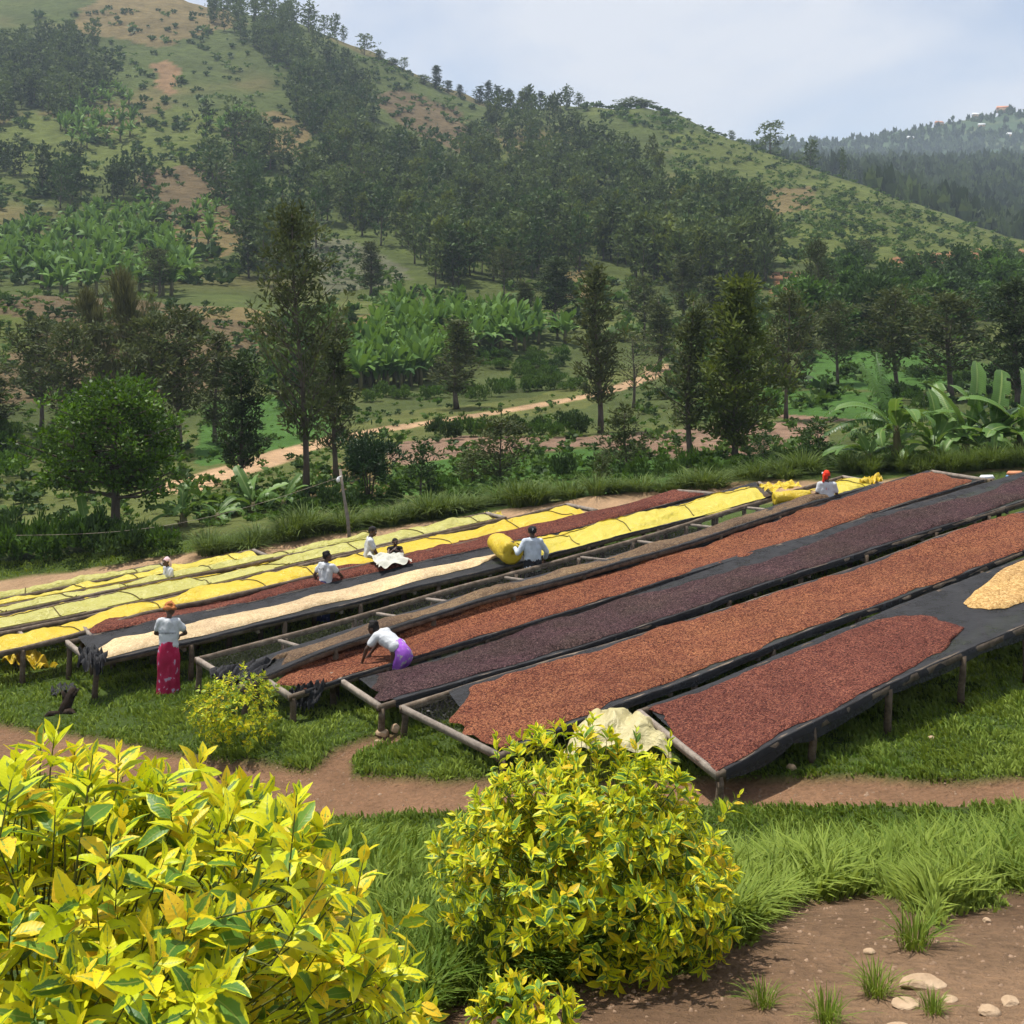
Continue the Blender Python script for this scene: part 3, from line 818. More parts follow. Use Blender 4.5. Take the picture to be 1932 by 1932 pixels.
        if lip:      # the folded edge that shows the other side of the plastic
            lo2 = lo[:, 0] - 0.05; hi2 = lo[:, 0] + 0.16 * (0.6 + fbm(S[:, 0] * L * 0.7, 0 * S[:, 0], sd + 9, 2))
            hi2 = np.maximum(hi2, lo2 + 0.02)
            Tt = np.stack([lo2, lo2 * 0.5 + hi2 * 0.5, hi2], 1); Ss = np.stack([S[:, 0]] * 3, 1)
            Vv = (Tt - lo[:, :1]) / (hi[:, :1] - lo[:, :1])
            Q = P_of(Ss, Tt, np.clip(Vv, 0.02, 1)); Q[..., 2] += 0.022
            add('folded_edge', grid_mesh('folded_edge', Q - c, lip, True), sheet_o)
        if ropes:
            k = max(1, int(Lr / rope_step))
            for i in range(k):
                s = s0 + (s1 - s0) * (i + 0.6 + RNG.normal(0, .1)) / k
                if s > s1 - 0.01: continue
                v = np.linspace(0, 1, 12); ss = s + (0.25 / L) * v * RNG.normal(1, .5)
                lo1 = np.interp(ss, S[:, 0], lo[:, 0]); hi1 = np.interp(ss, S[:, 0], hi[:, 0])
                R = P_of(ss, lo1 + (hi1 - lo1) * v, v); R[:, 2] += 0.014
                m = MB(); m.tube([tuple(p - c) for p in R], [0.011] * 12, 5)
                m.build('tie_rope', M_ROPE, sheet_o)
        return root

def grid_mesh(name, P, mat, smooth=True):
    nr, nc = P.shape[:2]
    idx = np.arange(nr * nc).reshape(nr, nc)
    q = np.stack([idx[:-1, :-1], idx[1:, :-1], idx[1:, 1:], idx[:-1, 1:]], -1).reshape(-1, 4)
    return np_mesh(name, P.reshape(-1, 3), q, None, mat, smooth)

B1 = Bed([(1203,1340),(1292,1312),(1347,1290),(1399,1268),(1480,1232),(1554,1201),(1603,1184),(1711,1137),(1796,1105),(1932,1053),(2150,975)],
         [(1351,1459),(1399,1436),(1459,1399),(1563,1349),(1654,1302),(1702,1279),(1840,1218),(1932,1180),(2150,1092)],
         'nearest drying bed at right, black net sides, part cherries part bare net', flap=0.20, end1=False)
B2 = Bed([(755,1334),(833,1307),(913,1281),(1065,1238),(1184,1204),(1272,1178),(1394,1141),(1507,1103),(1598,1076),(1668,1051),(1786,1006),(1932,964),(2150,900)],
         [(938,1424),(1085,1362),(1168,1326),(1278,1290),(1480,1208),(1518,1190),(1642,1148),(1715,1122),(1932,1038),(2150,954)],
         'wide drying bed of orange red cherries, second from the front', flap=0.12, farflap=0.0, end1=False, net0=0.045, net0n=0.008)
B3 = Bed([(621,1269),(770,1238),(943,1188),(1065,1152),(1125,1135),(1272,1086),(1370,1057),(1443,1033),(1518,1016),(1629,978),(1754,943),(1852,914),(1932,891),(2150,828)],
         [(712,1330),(863,1287),(1065,1231),(1125,1210),(1296,1154),(1428,1106),(1518,1077),(1598,1052),(1732,1008),(1852,971),(1932,944),(2150,875)],
         'drying bed of dark purple cherries, third from the front', flap=0.12, farflap=0.06, end1=False)
B4 = Bed([(478,1267),(582,1237),(683,1206),(742,1188),(923,1132),(1053,1100),(1125,1080),(1184,1062),(1272,1040),(1402,997),(1507,961),(1598,934),(1679,909),(1760,887)],
         [(544,1312),(770,1242),(943,1192),(1125,1138),(1272,1089),(1370,1060),(1518,1017),(1711,948),(1861,903)],
         'drying bed of red brown cherries where the purple skirted woman bends', flap=0.05, farflap=0.04)
B5 = Bed([(368,1241),(505,1206),(634,1172),(770,1133),(857,1107),(1017,1066),(1184,1020),(1252,1000),(1370,963),(1453,939),(1495,925),(1592,897)],
         [(455,1298),(582,1237),(683,1203),(742,1184),(923,1126),(1053,1095),(1184,1056),(1272,1033),(1402,990),(1507,955),(1668,911)],
         'open wooden drying bed with bare far half and brown seed strip', net=(0.46, 1.0), wire=(0.0, 0.46), flap=0.03, farflap=0.0)
B6 = Bed([(123,1209),(251,1181),(355,1158),(414,1149),(559,1115),(677,1087),(770,1065),(843,1048),(921,1030),(1078,998),(1184,971),(1247,955),(1370,926),(1434,908)],
         [(172,1251),(300,1222),(414,1199),(456,1185),(582,1157),(677,1135),(770,1108),(823,1098),(955,1067),(1029,1047),(1184,1006),(1321,974),(1468,932)],
         'drying bed of pale cream beans, yellow cover on its right part', flap=0.04, farflap=0.05)
B7 = Bed([(148,1173),(214,1161),(272,1149),(355,1134),(414,1124),(604,1080),(685,1061),(764,1045),(906,1013),(1017,990),(1127,964),(1193,949),(1281,923)],
         [(169,1199),(251,1182),(414,1150),(559,1117),(677,1089),(843,1050),(921,1032),(1078,1000),(1184,972),(1260,950),(1350,929)],
         'drying bed of dull red cherries behind the cream bean bed', flap=0.05, farflap=0.0, crossbars=False)
B8 = Bed([(-140,1222),(0,1192),(150,1164),(270,1138),(355,1118),(444,1097),(559,1067),(681,1040),(740,1026),(848,1003),(931,985),(977,973),(1071,949)],
         [(-120,1256),(0,1229),(70,1214),(150,1193),(272,1153),(414,1126),(604,1082),(764,1047),(906,1016),(1017,993),(1127,960)],
         'drying bed under a bright yellow cover with its left end at the frame', net=None, crossbars=True)
Pa = Bed([(-160,1198),(0,1163),(217,1117),(237,1113),(444,1073),(574,1042),(681,1022),(740,1007),(792,994),(848,982),(920,966)],
         [(-140,1216),(0,1186),(150,1158),(270,1132),(444,1092),(559,1062),(681,1036),(740,1022),(848,998),(955,975)],
         'drying bed under olive yellow plastic, first behind the bright yellow one', net=None)
Pb = Bed([(-160,1176),(0,1143),(217,1103),(237,1098),(444,1059),(552,1037),(648,1019),(690,1010)],
         [(-150,1188),(0,1157),(217,1111),(444,1068),(552,1044),(650,1024),(712,1015)],
         'drying bed under olive yellow plastic, second behind the bright yellow one', net=None, crossbars=False)
Pc = Bed([(-160,1163),(0,1131),(217,1090),(237,1086),(400,1053),(479,1036)],
         [(-150,1172),(0,1141),(217,1100),(400,1066),(505,1047)],
         'drying bed under pale plastic, with a short grey end bar by the dirt strip', net=None, crossbars=False)
Pd = Bed([(-160,1155),(0,1122),(217,1079),(305,1062)],
         [(-150,1161),(0,1129),(217,1088),(326,1067)],
         'farthest drying bed at left along the dirt strip', net=None, crossbars=False)

def s_px(bed, px): return float((bed.f.s_at_px(px) + bed.n.s_at_px(px)) / 2)
def s_at(bed, px, t):
    lo, hi = -0.1, 1.0
    for _ in range(40):
        m = (lo + hi) / 2; q = bed.f.at(m) * (1 - t) + bed.n.at(m) * t
        if CX + FOC * q[0] / q[1] < px: lo = m
        else: hi = m
    return (lo + hi) / 2
def end_curve(bed, pts): 
    ts = [p[1] for p in pts]; ss = [s_at(bed, *p) for p in pts]
    return lambda t: np.interp(t, ts, ss)
# --- spreads of coffee
G_SP = 'coffee spread out to dry'
def tcurve(bed, pts):
    xs = [bed.f.s_at_px(p[0]) for p in pts]; ys = [p[1] for p in pts]
    return lambda s: np.interp(s, xs, ys)
B1.lay('coffee_spread', 'red brown coffee cherries on the nearest bed at right', 'coffee', M_CHERRY2, lambda t: 0.012 + 0.0 * t, end_curve(B1, [(1640, 0.0), (1692, .12), (1765, .38), (1832, .76), (1790, 1.0)]), tcurve(B1, [(1203, .04), (1500, .04), (2000, .04)]), tcurve(B1, [(1203, .965), (1500, .95), (1750, .9)]), 0.048, 0.07, group=G_SP)
B1.lay('coffee_spread', 'golden parchment beans on the bare net at the right edge', 'coffee', M_GOLD, end_curve(B1, [(1885, 0.0), (1823, .45), (1850, .7), (1915, 1.0)]), 0.99, 0.05, 0.66, 0.05, 0.05, group=G_SP)
B2.lay('coffee_spread', 'orange red coffee cherries covering the widest bed', 'coffee', M_CHERRY, lambda t: np.interp(t, [0, 0.35, 1], [0.06, 0.012, 0.012]), 0.99, tcurve(B2, [(755, .06), (1000, .035), (1500, .03), (1900, .03)]), .965, 0.048, 0.07, group=G_SP)
B3.lay('coffee_spread', 'dark purple coffee cherries between two red beds', 'coffee', M_PURPLE, lambda t: np.interp(t, [0, 0.5, 1], [0.03, 0.015, 0.008]), 0.99, tcurve(B3, [(621, .35), (800, .30), (1000, .18), (1150, .14), (1300, .26), (1430, .36), (1550, .22), (1650, .1), (1800, .22), (1870, .28), (1960, .1)]), .945, 0.048, 0.07, group=G_SP)
B4.lay('coffee_spread', 'red brown coffee cherries around the bending woman', 'coffee', M_CHERRY, lambda t: np.interp(t, [0, 0.5, 1], [0.02, 0.008, 0.02]), lambda t: np.interp(t, [0, .5, 1], [.985, .99, .975]), tcurve(B4, [(478, .08), (700, .03), (1100, .12), (1500, .07), (1700, .04)]), .97, 0.048, 0.07, group=G_SP)
B7.lay('coffee_spread', 'dull red coffee cherries between the cream beans and the yellow cover', 'coffee', M_CHERRY2, 0.012, 0.985, 0.03, 0.97, 0.09, 0.03, group=G_SP)
sc6 = B6.n.s_at_px(985)
B6.lay('coffee_spread', 'cream coloured parchment beans in a long pale strip', 'coffee', M_PARCH, lambda t: np.interp(t, [0, .5, 1], [.05, .018, .006]), lambda t: np.interp(t, [0, .3, 1], [sc6 - .03, sc6, sc6 - .05]), tcurve(B6, [(150, .3), (250, .36), (400, .38), (560, .34), (700, .3), (900, .34)]), tcurve(B6, [(150, .93), (300, .9), (500, .86), (560, .76), (680, .84), (760, .72), (900, .62)]), 0.075, 0.04, group=G_SP, wave=0.05)
B5.lay('coffee_spread', 'dull brown seed strip lying on black net along the open bed', 'coffee', M_SEED, .05, B5.f.s_at_px(1490), tcurve(B5, [(368, .62), (700, .60), (1000, .55), (1200, .5), (1500, .5)]), tcurve(B5, [(368, .92), (800, .9), (1200, .95), (1500, .96)]), 0.05, 0.05, group=G_SP, wave=0.08)
# --- plastic covers
B8.tarp('long bright yellow plastic cover beside the dull red cherries', M_TARP, 0.0, 0.985, 0.10, 0.93, 0.08, True, None)
Pa.tarp('olive yellow plastic cover, nearest of the pale ones, gold folded edge', M_TARPP, 0.0, 0.975, 0.06, 0.97, 0.07, True, M_TARP)
Pb.tarp('olive yellow plastic cover, second of the pale ones', M_TARPP, 0.0, 0.99, 0.1, 0.98, 0.06, True, M_TARP)
Pc.tarp('pale plastic cover with shiny creases, third of the pale ones', M_TARPM, 0.0, 0.97, 0.1, 0.98, 0.06, True, None)
Pd.tarp('farthest pale plastic cover at left beside the dirt strip', M_TARPP, 0.18, 0.96, 0.2, 0.95, 0.06, True, None)
B6.tarp('lemon yellow plastic cover to the right of the white shirted man', M_TARPM, B6.n.s_at_px(1000), 0.975, 0.10, 0.98, 0.12, True, M_TARP, hang=0.03)
B5.tarp('yellow plastic cover behind the woman with red headscarf', M_TARPM, B5.f.s_at_px(1500), 0.985, 0.12, 0.9, 0.07, True, M_TARP, rope_step=1.2)
# ================================================================== plant builders
def leaf_quads(C, D, L, W, curl=0.0, rng=RNG):
    """diamond leaves: centres C, growth directions D, lengths L, widths W -> verts (N,4,3)"""
    N = len(C)
    D = D / (np.linalg.norm(D, axis=1)[:, None] + 1e-9)
    R = rng.normal(size=(N, 3))
    S = np.cross(D, R); S /= (np.linalg.norm(S, axis=1)[:, None] + 1e-9)
    L = np.broadcast_to(L, (N,))[:, None]; W = np.broadcast_to(W, (N,))[:, None]
    U = np.cross(S, D)
    a = C - D * L * 0.5; b = C + S * W * 0.5 + U * curl * W; c = C + D * L * 0.5; d = C - S * W * 0.5 + U * curl * W
    return np.stack([a, b, c, d], 1)

def crown_mesh(name, C, D, L, W, rnd, mat, curl=0.12, rng=RNG):
    V = leaf_quads(C, D, L, W, curl, rng)
    N = len(C)
    q = np.arange(N * 4).reshape(N, 4)
    return np_mesh(name, V.reshape(-1, 3), q, None, mat, False, {'rnd': ('FLOAT', np.repeat(np.clip(rnd, 0, 1), 4))})

def tree_meshes(seed, H=10.0, R=2.0, z0=0.25, shape='cone', n_br=36, sub=4, n_leaf=16, leaf=(0.34, 0.11), clump=0.38,
                up=0.6, trunk_r=0.12, lean=(0.0, 0.0), leafmat=None, barkmat=None, droop=0.0, stems=1, inner=0.35, tip=0.0, sides=6, gap=0.0):
    rng = np.random.default_rng(seed)
    wood = MB(); C, D, RN = [], [], []
    top = Vector((lean[0] * H, lean[1] * H, H))
    def trunk_at(u):
        w = 0.012 * H
        return Vector((top.x * u ** 1.3 + w * math.sin(u * 5 + seed), top.y * u ** 1.3 + w * math.cos(u * 4 + seed * 2), H * u))
    us = np.linspace(0, 0.97, 9)
    if stems == 1:
        wood.tube([trunk_at(u) for u in us], [trunk_r * (1.25 - 0.25 * min(1, u * 12)) * (1 - 0.9 * u) + 0.008 for u in us], sides)
    else:
        for k in range(stems):
            a = 2 * math.pi * k / stems + rng.uniform(-.4, .4)
            e = Vector((math.cos(a) * R * 0.45, math.sin(a) * R * 0.45, H * (z0 + 0.25)))
            pts = [Vector((math.cos(a) * 0.05, math.sin(a) * 0.05, 0)), e * 0.35 + Vector((0, 0, e.z * 0.12)), e * 0.75 + Vector((0, 0, e.z * .12)), e]
            wood.tube(pts, [trunk_r, trunk_r * .8, trunk_r * .6, trunk_r * .3], sides)
    def rad(u):       # u 0..1 through the crown, bottom to top
        if shape == 'cone': return R * (0.25 + 0.75 * min(1, u / 0.22)) * (1 - u) ** 0.75 + 0.05 * R
        if shape == 'column': return R * (min(1, u / 0.18 + 0.35)) * (1 - u ** 3.5) ** 0.6 + 0.05 * R
        if shape == 'round': return R * math.sqrt(max(0.02, 1 - (2 * u - 0.85) ** 2 / 1.4))
        if shape == 'umbrella': return R * (1 - max(0, (u - 0.25)) ** 2 / 0.62) ** 0.5 if u > 0.05 else R * 0.8
        return R
    for b in range(n_br):
        u = (b + rng.uniform(0, 1)) / n_br
        zz = z0 + (1 - z0) * u * 0.97
        p0 = trunk_at(max(z0 * 0.8, zz - 0.06 * (1 - u)) if stems == 1 else z0 + 0.3 * u * (1 - z0))
        a = b * 2.39996 + rng.uniform(-0.5, 0.5)
        lump = 0.66 + 0.85 * (0.5 + float(vnoise(u * 4.2 + seed, math.cos(a) * 1.3 + math.sin(a) * 0.9 + 7, seed)))
        ln = rad(u) * lump * (rng.uniform(0.45, 1.0) + (0.35 if rng.random() < 0.25 else 0.0))
        rise_ = up * ln * rng.uniform(0.5, 1.3) - droop * ln
        base = trunk_at(min(0.98, zz))
        p1 = Vector((base.x + math.cos(a) * ln, base.y + math.sin(a) * ln, base.z + rise_ * (1 - 0.3 * u)))
        mid = p0.lerp(p1, 0.5) + Vector((0, 0, -0.12 * ln * (1 if up > 0 else 0) + 0.05 * ln))
        br = max(0.008, trunk_r * 0.32 * (1 - 0.75 * u))
        wood.tube([p0, mid, p1], [br, br * 0.7, br * 0.25], 4, False)
        if rng.random() < gap: continue
        tone = rng.normal(0.45, 0.2)
        for s_ in range(sub):
            f = inner + (1 - inner) * (s_ + rng.uniform(0.3, 1)) / sub
            c = (p0.lerp(mid, f * 2) if f < 0.5 else mid.lerp(p1, f * 2 - 1))
            off = Vector(rng.normal(0, 1, 3)) * clump * 0.75
            cc = np.array(c + off)
            if off.length > clump * 0.5:
                wood.tube([c, c + off * 0.9], [br * .35, br * .15], 3, False)
            n = int(n_leaf * rng.uniform(0.6, 1.4))
            pts = cc + rng.normal(0, 1, (n, 3)) * clump * np.array([0.62, 0.62, 0.5])
            outd = (pts - cc) + np.array(p1 - p0) * 0.25 / max(ln, .1) * clump + np.array([0, 0, clump * (0.35 + tip)])
            C.append(pts); D.append(outd + rng.normal(0, 0.25 * clump, (n, 3)))
            t2 = tone + rng.normal(0, 0.12)
            RN.append(np.clip(t2 + rng.normal(0, 0.2, n), 0, 1))
    C = np.concatenate(C); D = np.concatenate(D); RN = np.concatenate(RN)
    sz = rng.uniform(0.7, 1.3, len(C))
    tm = wood.mesh('trunk', barkmat, True)
    cm = crown_mesh('crown', C, D, leaf[0] * sz, leaf[1] * sz, RN, leafmat, 0.12, rng)
    return tm, cm

M_BARK = simple_mat('grey_brown_bark', (0.06, 0.048, 0.038), (0.16, 0.13, 0.105), 3.0, 0.9, 0.1, 0.6, 18, (1, 1, 0.25))
M_LGREV = leaf_mat('silky_oak_leaves', (0.022, 0.032, 0.012), (0.125, 0.150, 0.054), 0.2, 0.65)
M_LDARK = leaf_mat('dark_tree_leaves', (0.013, 0.025, 0.009), (0.066, 0.098, 0.032), 0.18, 0.65)
M_LOLIVE = leaf_mat('olive_tree_leaves', (0.026, 0.044, 0.009), (0.150, 0.188, 0.038), 0.25, 0.65)
M_LBROAD = leaf_mat('broad_tree_leaves', (0.008, 0.028, 0.003), (0.115, 0.225, 0.018), 0.25, 0.5, 0.25)
M_LMANGO = leaf_mat('mango_leaves', (0.008, 0.022, 0.008), (0.034, 0.075, 0.022), 0.15, 0.5, 0.25)
M_LEUC = leaf_mat('eucalyptus_leaves', (0.028, 0.054, 0.016), (0.142, 0.190, 0.062), 0.2, 0.65)
M_LPINE = leaf_mat('pine_needles', (0.020, 0.041, 0.020), (0.065, 0.102, 0.046), 0.15, 0.6)
M_LSHRUB = leaf_mat('shrub_leaves', (0.018, 0.050, 0.008), (0.098, 0.185, 0.030), 0.25, 0.6)
M_LSHRUBD = leaf_mat('dark_shrub_leaves', (0.014, 0.034, 0.010), (0.068, 0.120, 0.032), 0.2, 0.6)
M_LWEED = leaf_mat('weed_leaves', (0.026, 0.064, 0.010), (0.115, 0.190, 0.038), 0.25, 0.6)
M_LCAS = leaf_mat('casuarina_needles', (0.043, 0.049, 0.020), (0.160, 0.160, 0.065), 0.25, 0.6)
M_BAN = leaf_mat('banana_leaf_green', (0.030, 0.080, 0.016), (0.155, 0.285, 0.060), 0.28, 0.45, 0.3)
M_BANF = leaf_mat('banana_leaf_far', (0.020, 0.066, 0.010), (0.165, 0.285, 0.055), 0.25, 0.6, 0.15)
M_BANSTEM = simple_mat('banana_stem', (0.06, 0.05, 0.025), (0.17, 0.16, 0.07), 3.0, 0.7, 0.2, 0.4, 12, (1, 1, 0.2))
M_REED = leaf_mat('clump_grass_blades', (0.035, 0.066, 0.012), (0.150, 0.205, 0.050), 0.28, 0.6)

def plant_tree(name, label, cat, tm, cm, loc, scale, rotz, group=None):
    r = empty(name, loc, rotz)
    r.scale = scale if hasattr(scale, '__len__') else (scale,) * 3
    tag(r, label, cat, group)
    add('trunk', tm, r); add('crown', cm, r)
    return r

def shrub_mesh(seed, n=420, leaf=(0.10, 0.05), mat=None, lobes=9, flat=0.75, name='foliage'):
    """a bush of radius ~1, made of leafy lobes with gaps between"""
    rng = np.random.default_rng(seed)
    C, D, RN = [], [], []
    for k in range(lobes):
        a = rng.uniform(0, 6.283); r = rng.uniform(0.1, 0.68); z = rng.uniform(0.25, 1.0) * (1 - 0.35 * r)
        c = np.array([math.cos(a) * r, math.sin(a) * r, z * flat]); cr = rng.uniform(0.24, 0.42)
        m = n // lobes
        d = rng.normal(size=(m, 3)); d /= np.linalg.norm(d, axis=1)[:, None]; d[:, 2] = np.abs(d[:, 2]) * 1.1 - 0.3
        p = c + d * cr * rng.uniform(0.55, 1.08, (m, 1))
        p[:, 2] = np.maximum(p[:, 2], 0.02)
        C.append(p); D.append(d + np.array([0, 0, 0.5]) + rng.normal(0, .3, (m, 3)))
        RN.append(np.clip(rng.normal(0.45, .13) + rng.normal(0, 0.2, m), 0, 1))
    C = np.concatenate(C); D = np.concatenate(D); RN = np.concatenate(RN)
    sz = rng.uniform(0.7, 1.35, len(C))
    return crown_mesh(name, C, D, leaf[0] * sz, leaf[1] * sz, RN, mat, 0.15, rng)

# ---- bananas
def banana_leaf_geo(L, W, arch, n=9, tears=0.0, rng=RNG, fold=0.25, ragged=0.0):
    """blade from the stalk outwards along +x, rising then arching down; returns verts, quads, rnd"""
    V, q = [], []
    xs = np.linspace(0, 1, n)
    ang = arch[0]; p = np.array([0.0, 0.0]); ctr = []
    step = L / (n - 1)
    for i, x in enumerate(xs):
        ctr.append(p.copy())
        a = arch[0] + (arch[1] - arch[0]) * x ** 1.2
        p = p + step * np.array([math.cos(a), math.sin(a)])
    for i, x in enumerate(xs):
        w = W * (0.06 if i == 0 else (min(1, x / 0.18) ** 0.6 * (1 - max(0, (x - 0.72) / 0.28) ** 2.2) ** 0.5 * (1 + 0.06 * math.sin(x * 23 + L * 9))))
        if i == n - 1: w = W * 0.12
        c = ctr[i]; a = arch[0] + (arch[1] - arch[0]) * x ** 1.2
        nrm = np.array([-math.sin(a), math.cos(a)])
        tl = rng.uniform(-tears, tears, 2) * 0.25
        for k, s in enumerate((-1, -0.5, 0, 0.5, 1)):
            hgt = fold * w * (abs(s) - 0.55 * s * s * 2 * (0.6 + ragged)) * 0.5
            x2 = c[0] + nrm[0] * hgt; z2 = c[1] + nrm[1] * hgt
            dx = (tl[0] if s < 0 else tl[1]) * abs(s) * w
            V.append((x2 + dx, s * w * 0.5, z2 - ragged * abs(s) ** 1.5 * w * rng.uniform(0.2, 0.6)))
    for i in range(n - 1):
        for k in range(4):
            if tears > 0 and k in (0, 3) and rng.random() < tears: continue
            q.append((i * 5 + k, i * 5 + k + 1, (i + 1) * 5 + k + 1, (i + 1) * 5 + k))
    return np.array(V), q
def blade_uv(n):
    return np.array([(k / 4.0, i / (n - 1)) for i in range(n) for k in range(5)])

def torn_leaf_geo(L, W, arch, rng, strips=22):
    """an old wind-torn banana leaf: a midrib with separate hanging strips"""
    V, q = [], []
    n = strips + 1; p = np.array([0.0, 0.0]); step = L / strips; ctr = []
    for i in range(n + 1):
        a = arch[0] + (arch[1] - arch[0]) * min(1, i / n) ** 1.1
        ctr.append((p.copy(), a)); p = p + step * np.array([math.cos(a), math.sin(a)])
    for i in range(1, n):
        x = i / n
        (c, a), (c2, _) = ctr[i], ctr[i + 1]
        w = W * math.sin(min(1, x * 0.92 + 0.08) * math.pi) ** 0.5
        for s in (-1, 1):
            drop = rng.uniform(0.35, 0.95); ww = w * 0.5 * rng.uniform(0.8, 1.1); b = len(V)
            gapf = rng.uniform(0.68, 0.95)
            for f in (0.0, 0.55, 1.0):
                y = s * ww * f * (1 - 0.3 * drop * f); dz = -ww * drop * f * f + 0.10 * ww * f
                fw = step * f * 0.6
                wd = gapf if f < 1 else gapf * 0.55
                V.append((c[0] + fw, y, c[1] + dz)); V.append((c[0] + (c2[0] - c[0]) * wd + fw, y, c[1] + (c2[1] - c[1]) * wd + dz))
            for k in range(2):
                q.append((b + k * 2, b + k * 2 + 1, b + k * 2 + 3, b + k * 2 + 2))
    b = len(V)
    for i in range(n):
        c, a = ctr[i]; r = 0.018 * (1 - 0.7 * i / n) * L
        V += [(c[0], -r, c[1]), (c[0], r, c[1])]
    for i in range(n - 1):
        q.append((b + i * 2, b + i * 2 + 1, b + i * 2 + 3, b + i * 2 + 2))
    return np.array(V), q

def banana_far_mesh(seed, tears=0.12):
    rng = np.random.default_rng(seed); VV, QQ, RR = [], [], []; off = 0
    nl = 15
    for k in range(nl):
        a = k * 2.4 + rng.uniform(-.3, .3); e = rng.uniform(0, 1)
        L = rng.uniform(1.5, 2.5); W = rng.uniform(0.34, 0.52)
        a0 = math.radians(rng.uniform(62, 88) if e < 0.6 else rng.uniform(38, 62)); a1 = math.radians(rng.uniform(35, 75) if e < 0.6 else rng.uniform(-70, -5))
        V, q = banana_leaf_geo(L, W, (a0, a1), 7, tears, rng, 0.3)
        Rm = np.array(Matrix.Rotation(a, 3, 'Z') @ Matrix.Rotation(rng.uniform(-.5, .5), 3, 'X'))
        V = V @ Rm.T + np.array([0, 0, 1.15 + rng.uniform(-.65, .35)])
        VV.append(V); QQ += [tuple(i + off for i in f) for f in q]; RR.append(np.full(len(V), np.clip(rng.normal(0.5, .25), 0, 1))); off += len(V)
    return np_mesh('leaves', np.concatenate(VV), QQ, None, M_BANF, True, {'rnd': ('FLOAT', np.concatenate(RR))})
def banana_stem_mesh(h=1.35, r=0.15):
    m = MB(); m.tube([(0, 0, -0.1), (0.02, 0, h * 0.4), (0, 0.02, h * 0.8), (0, 0, h)], [r * 1.2, r, r * 0.8, r * 0.5], 7)
    return m.mesh('stem', M_BANSTEM, True)

def reed_mesh(seed, n=150, h=1.0, spread=0.32, w=0.018, mat=None, name='blades', lay=0.75):
    """a clump of long arching blades"""
    rng = np.random.default_rng(seed)
    a = rng.uniform(0, 6.283, n); r0 = spread * 0.45 * np.sqrt(rng.uniform(0, 1, n))
    L = h * rng.uniform(0.55, 1.2, n); out = rng.uniform(0.05, lay, n)
    bx, by = np.cos(a) * r0, np.sin(a) * r0
    dx, dy = np.cos(a + rng.normal(0, .4, n)), np.sin(a + rng.normal(0, .4, n))
    sx, sy = -dy, dx
    ts = np.array([0, 0.4, 0.75, 1.0]); ws = np.array([0.8, 1.0, 0.7, 0.06])
    V = np.zeros((n, 4, 2, 3))
    for i, (t, wf) in enumerate(zip(ts, ws)):
        o = out * L * t ** 1.8; z = L * t * (1 - 0.45 * out * t ** 1.6)
        for k, s in enumerate((-1, 1)):
            V[:, i, k, 0] = bx + dx * o + s * sx * w * wf; V[:, i, k, 1] = by + dy * o + s * sy * w * wf; V[:, i, k, 2] = z
    idx = np.arange(n * 8).reshape(n, 4, 2)
    q = np.stack([idx[:, :-1, 0], idx[:, :-1, 1], idx[:, 1:, 1], idx[:, 1:, 0]], -1).reshape(-1, 4)
    rn = np.repeat(np.clip(rng.normal(.5, .25, n), 0, 1), 8)
    return np_mesh(name, V.reshape(-1, 3), q, None, mat, False, {'rnd': ('FLOAT', rn)})
# ================================================================== valley trees and shrubs
def px_h(py0, py1, Z): return (py0 - py1) * Z / FOC
G = dict(leafmat=M_LGREV, barkmat=M_BARK)
GREV = [tree_meshes(100 + i, H=10, R=1.55, z0=0.22, shape='cone', n_br=62, sub=4, n_leaf=13, leaf=(0.36, 0.11), clump=0.30, up=0.5, trunk_r=0.15, gap=0.16, **G) for i in range(3)]
GREVS = [tree_meshes(110 + i, H=10, R=2.3, z0=0.30, shape='column', n_br=46, sub=5, n_leaf=13, leaf=(0.42, 0.14), clump=0.40, up=0.7, trunk_r=0.17, gap=0.12, **G) for i in range(3)]
BIGG = tree_meshes(120, H=10, R=1.62, z0=0.24, shape='column', n_br=84, sub=5, n_leaf=14, leaf=(0.26, 0.085), clump=0.26, up=0.75, trunk_r=0.13, lean=(-0.045, 0.02), gap=0.18, **G)
OLIV = tree_meshes(130, H=10, R=2.5, z0=0.12, shape='cone', n_br=76, sub=5, n_leaf=17, leaf=(0.38, 0.13), clump=0.38, up=0.45, trunk_r=0.16, leafmat=M_LOLIVE, barkmat=M_BARK, gap=0.05)
COLM = tree_meshes(140, H=10, R=1.7, z0=0.16, shape='column', n_br=60, sub=4, n_leaf=18, leaf=(0.36, 0.13), clump=0.34, up=0.9, trunk_r=0.16, leafmat=M_LDARK, barkmat=M_BARK)
CASU = [tree_meshes(150 + i, H=10, R=1.7, z0=0.10, shape='cone', n_br=74, sub=5, n_leaf=14, leaf=(0.85, 0.045), clump=0.34, up=1.5, trunk_r=0.11, lean=(-0.16, 0), leafmat=M_LCAS, barkmat=M_BARK, tip=1.6) for i in range(2)]
BARE = tree_meshes(160, H=10, R=3.4, z0=0.32, shape='round', n_br=46, sub=3, n_leaf=7, leaf=(0.4, 0.13), clump=0.5, up=0.7, trunk_r=0.17, gap=0.25, **G)
BROAD = tree_meshes(170, H=4.6, R=2.3, z0=0.30, shape='round', n_br=74, sub=6, n_leaf=32, leaf=(0.15, 0.082), clump=0.24, up=0.22, trunk_r=0.17, leafmat=M_LBROAD, barkmat=M_BARK, inner=0.45)
MANGO = tree_meshes(180, H=2.2, R=1.08, z0=0.42, shape='umbrella', n_br=44, sub=4, n_leaf=26, leaf=(0.17, 0.045), clump=0.17, up=0.25, trunk_r=0.035, leafmat=M_LMANGO, barkmat=M_BARK, stems=5, droop=0.1)
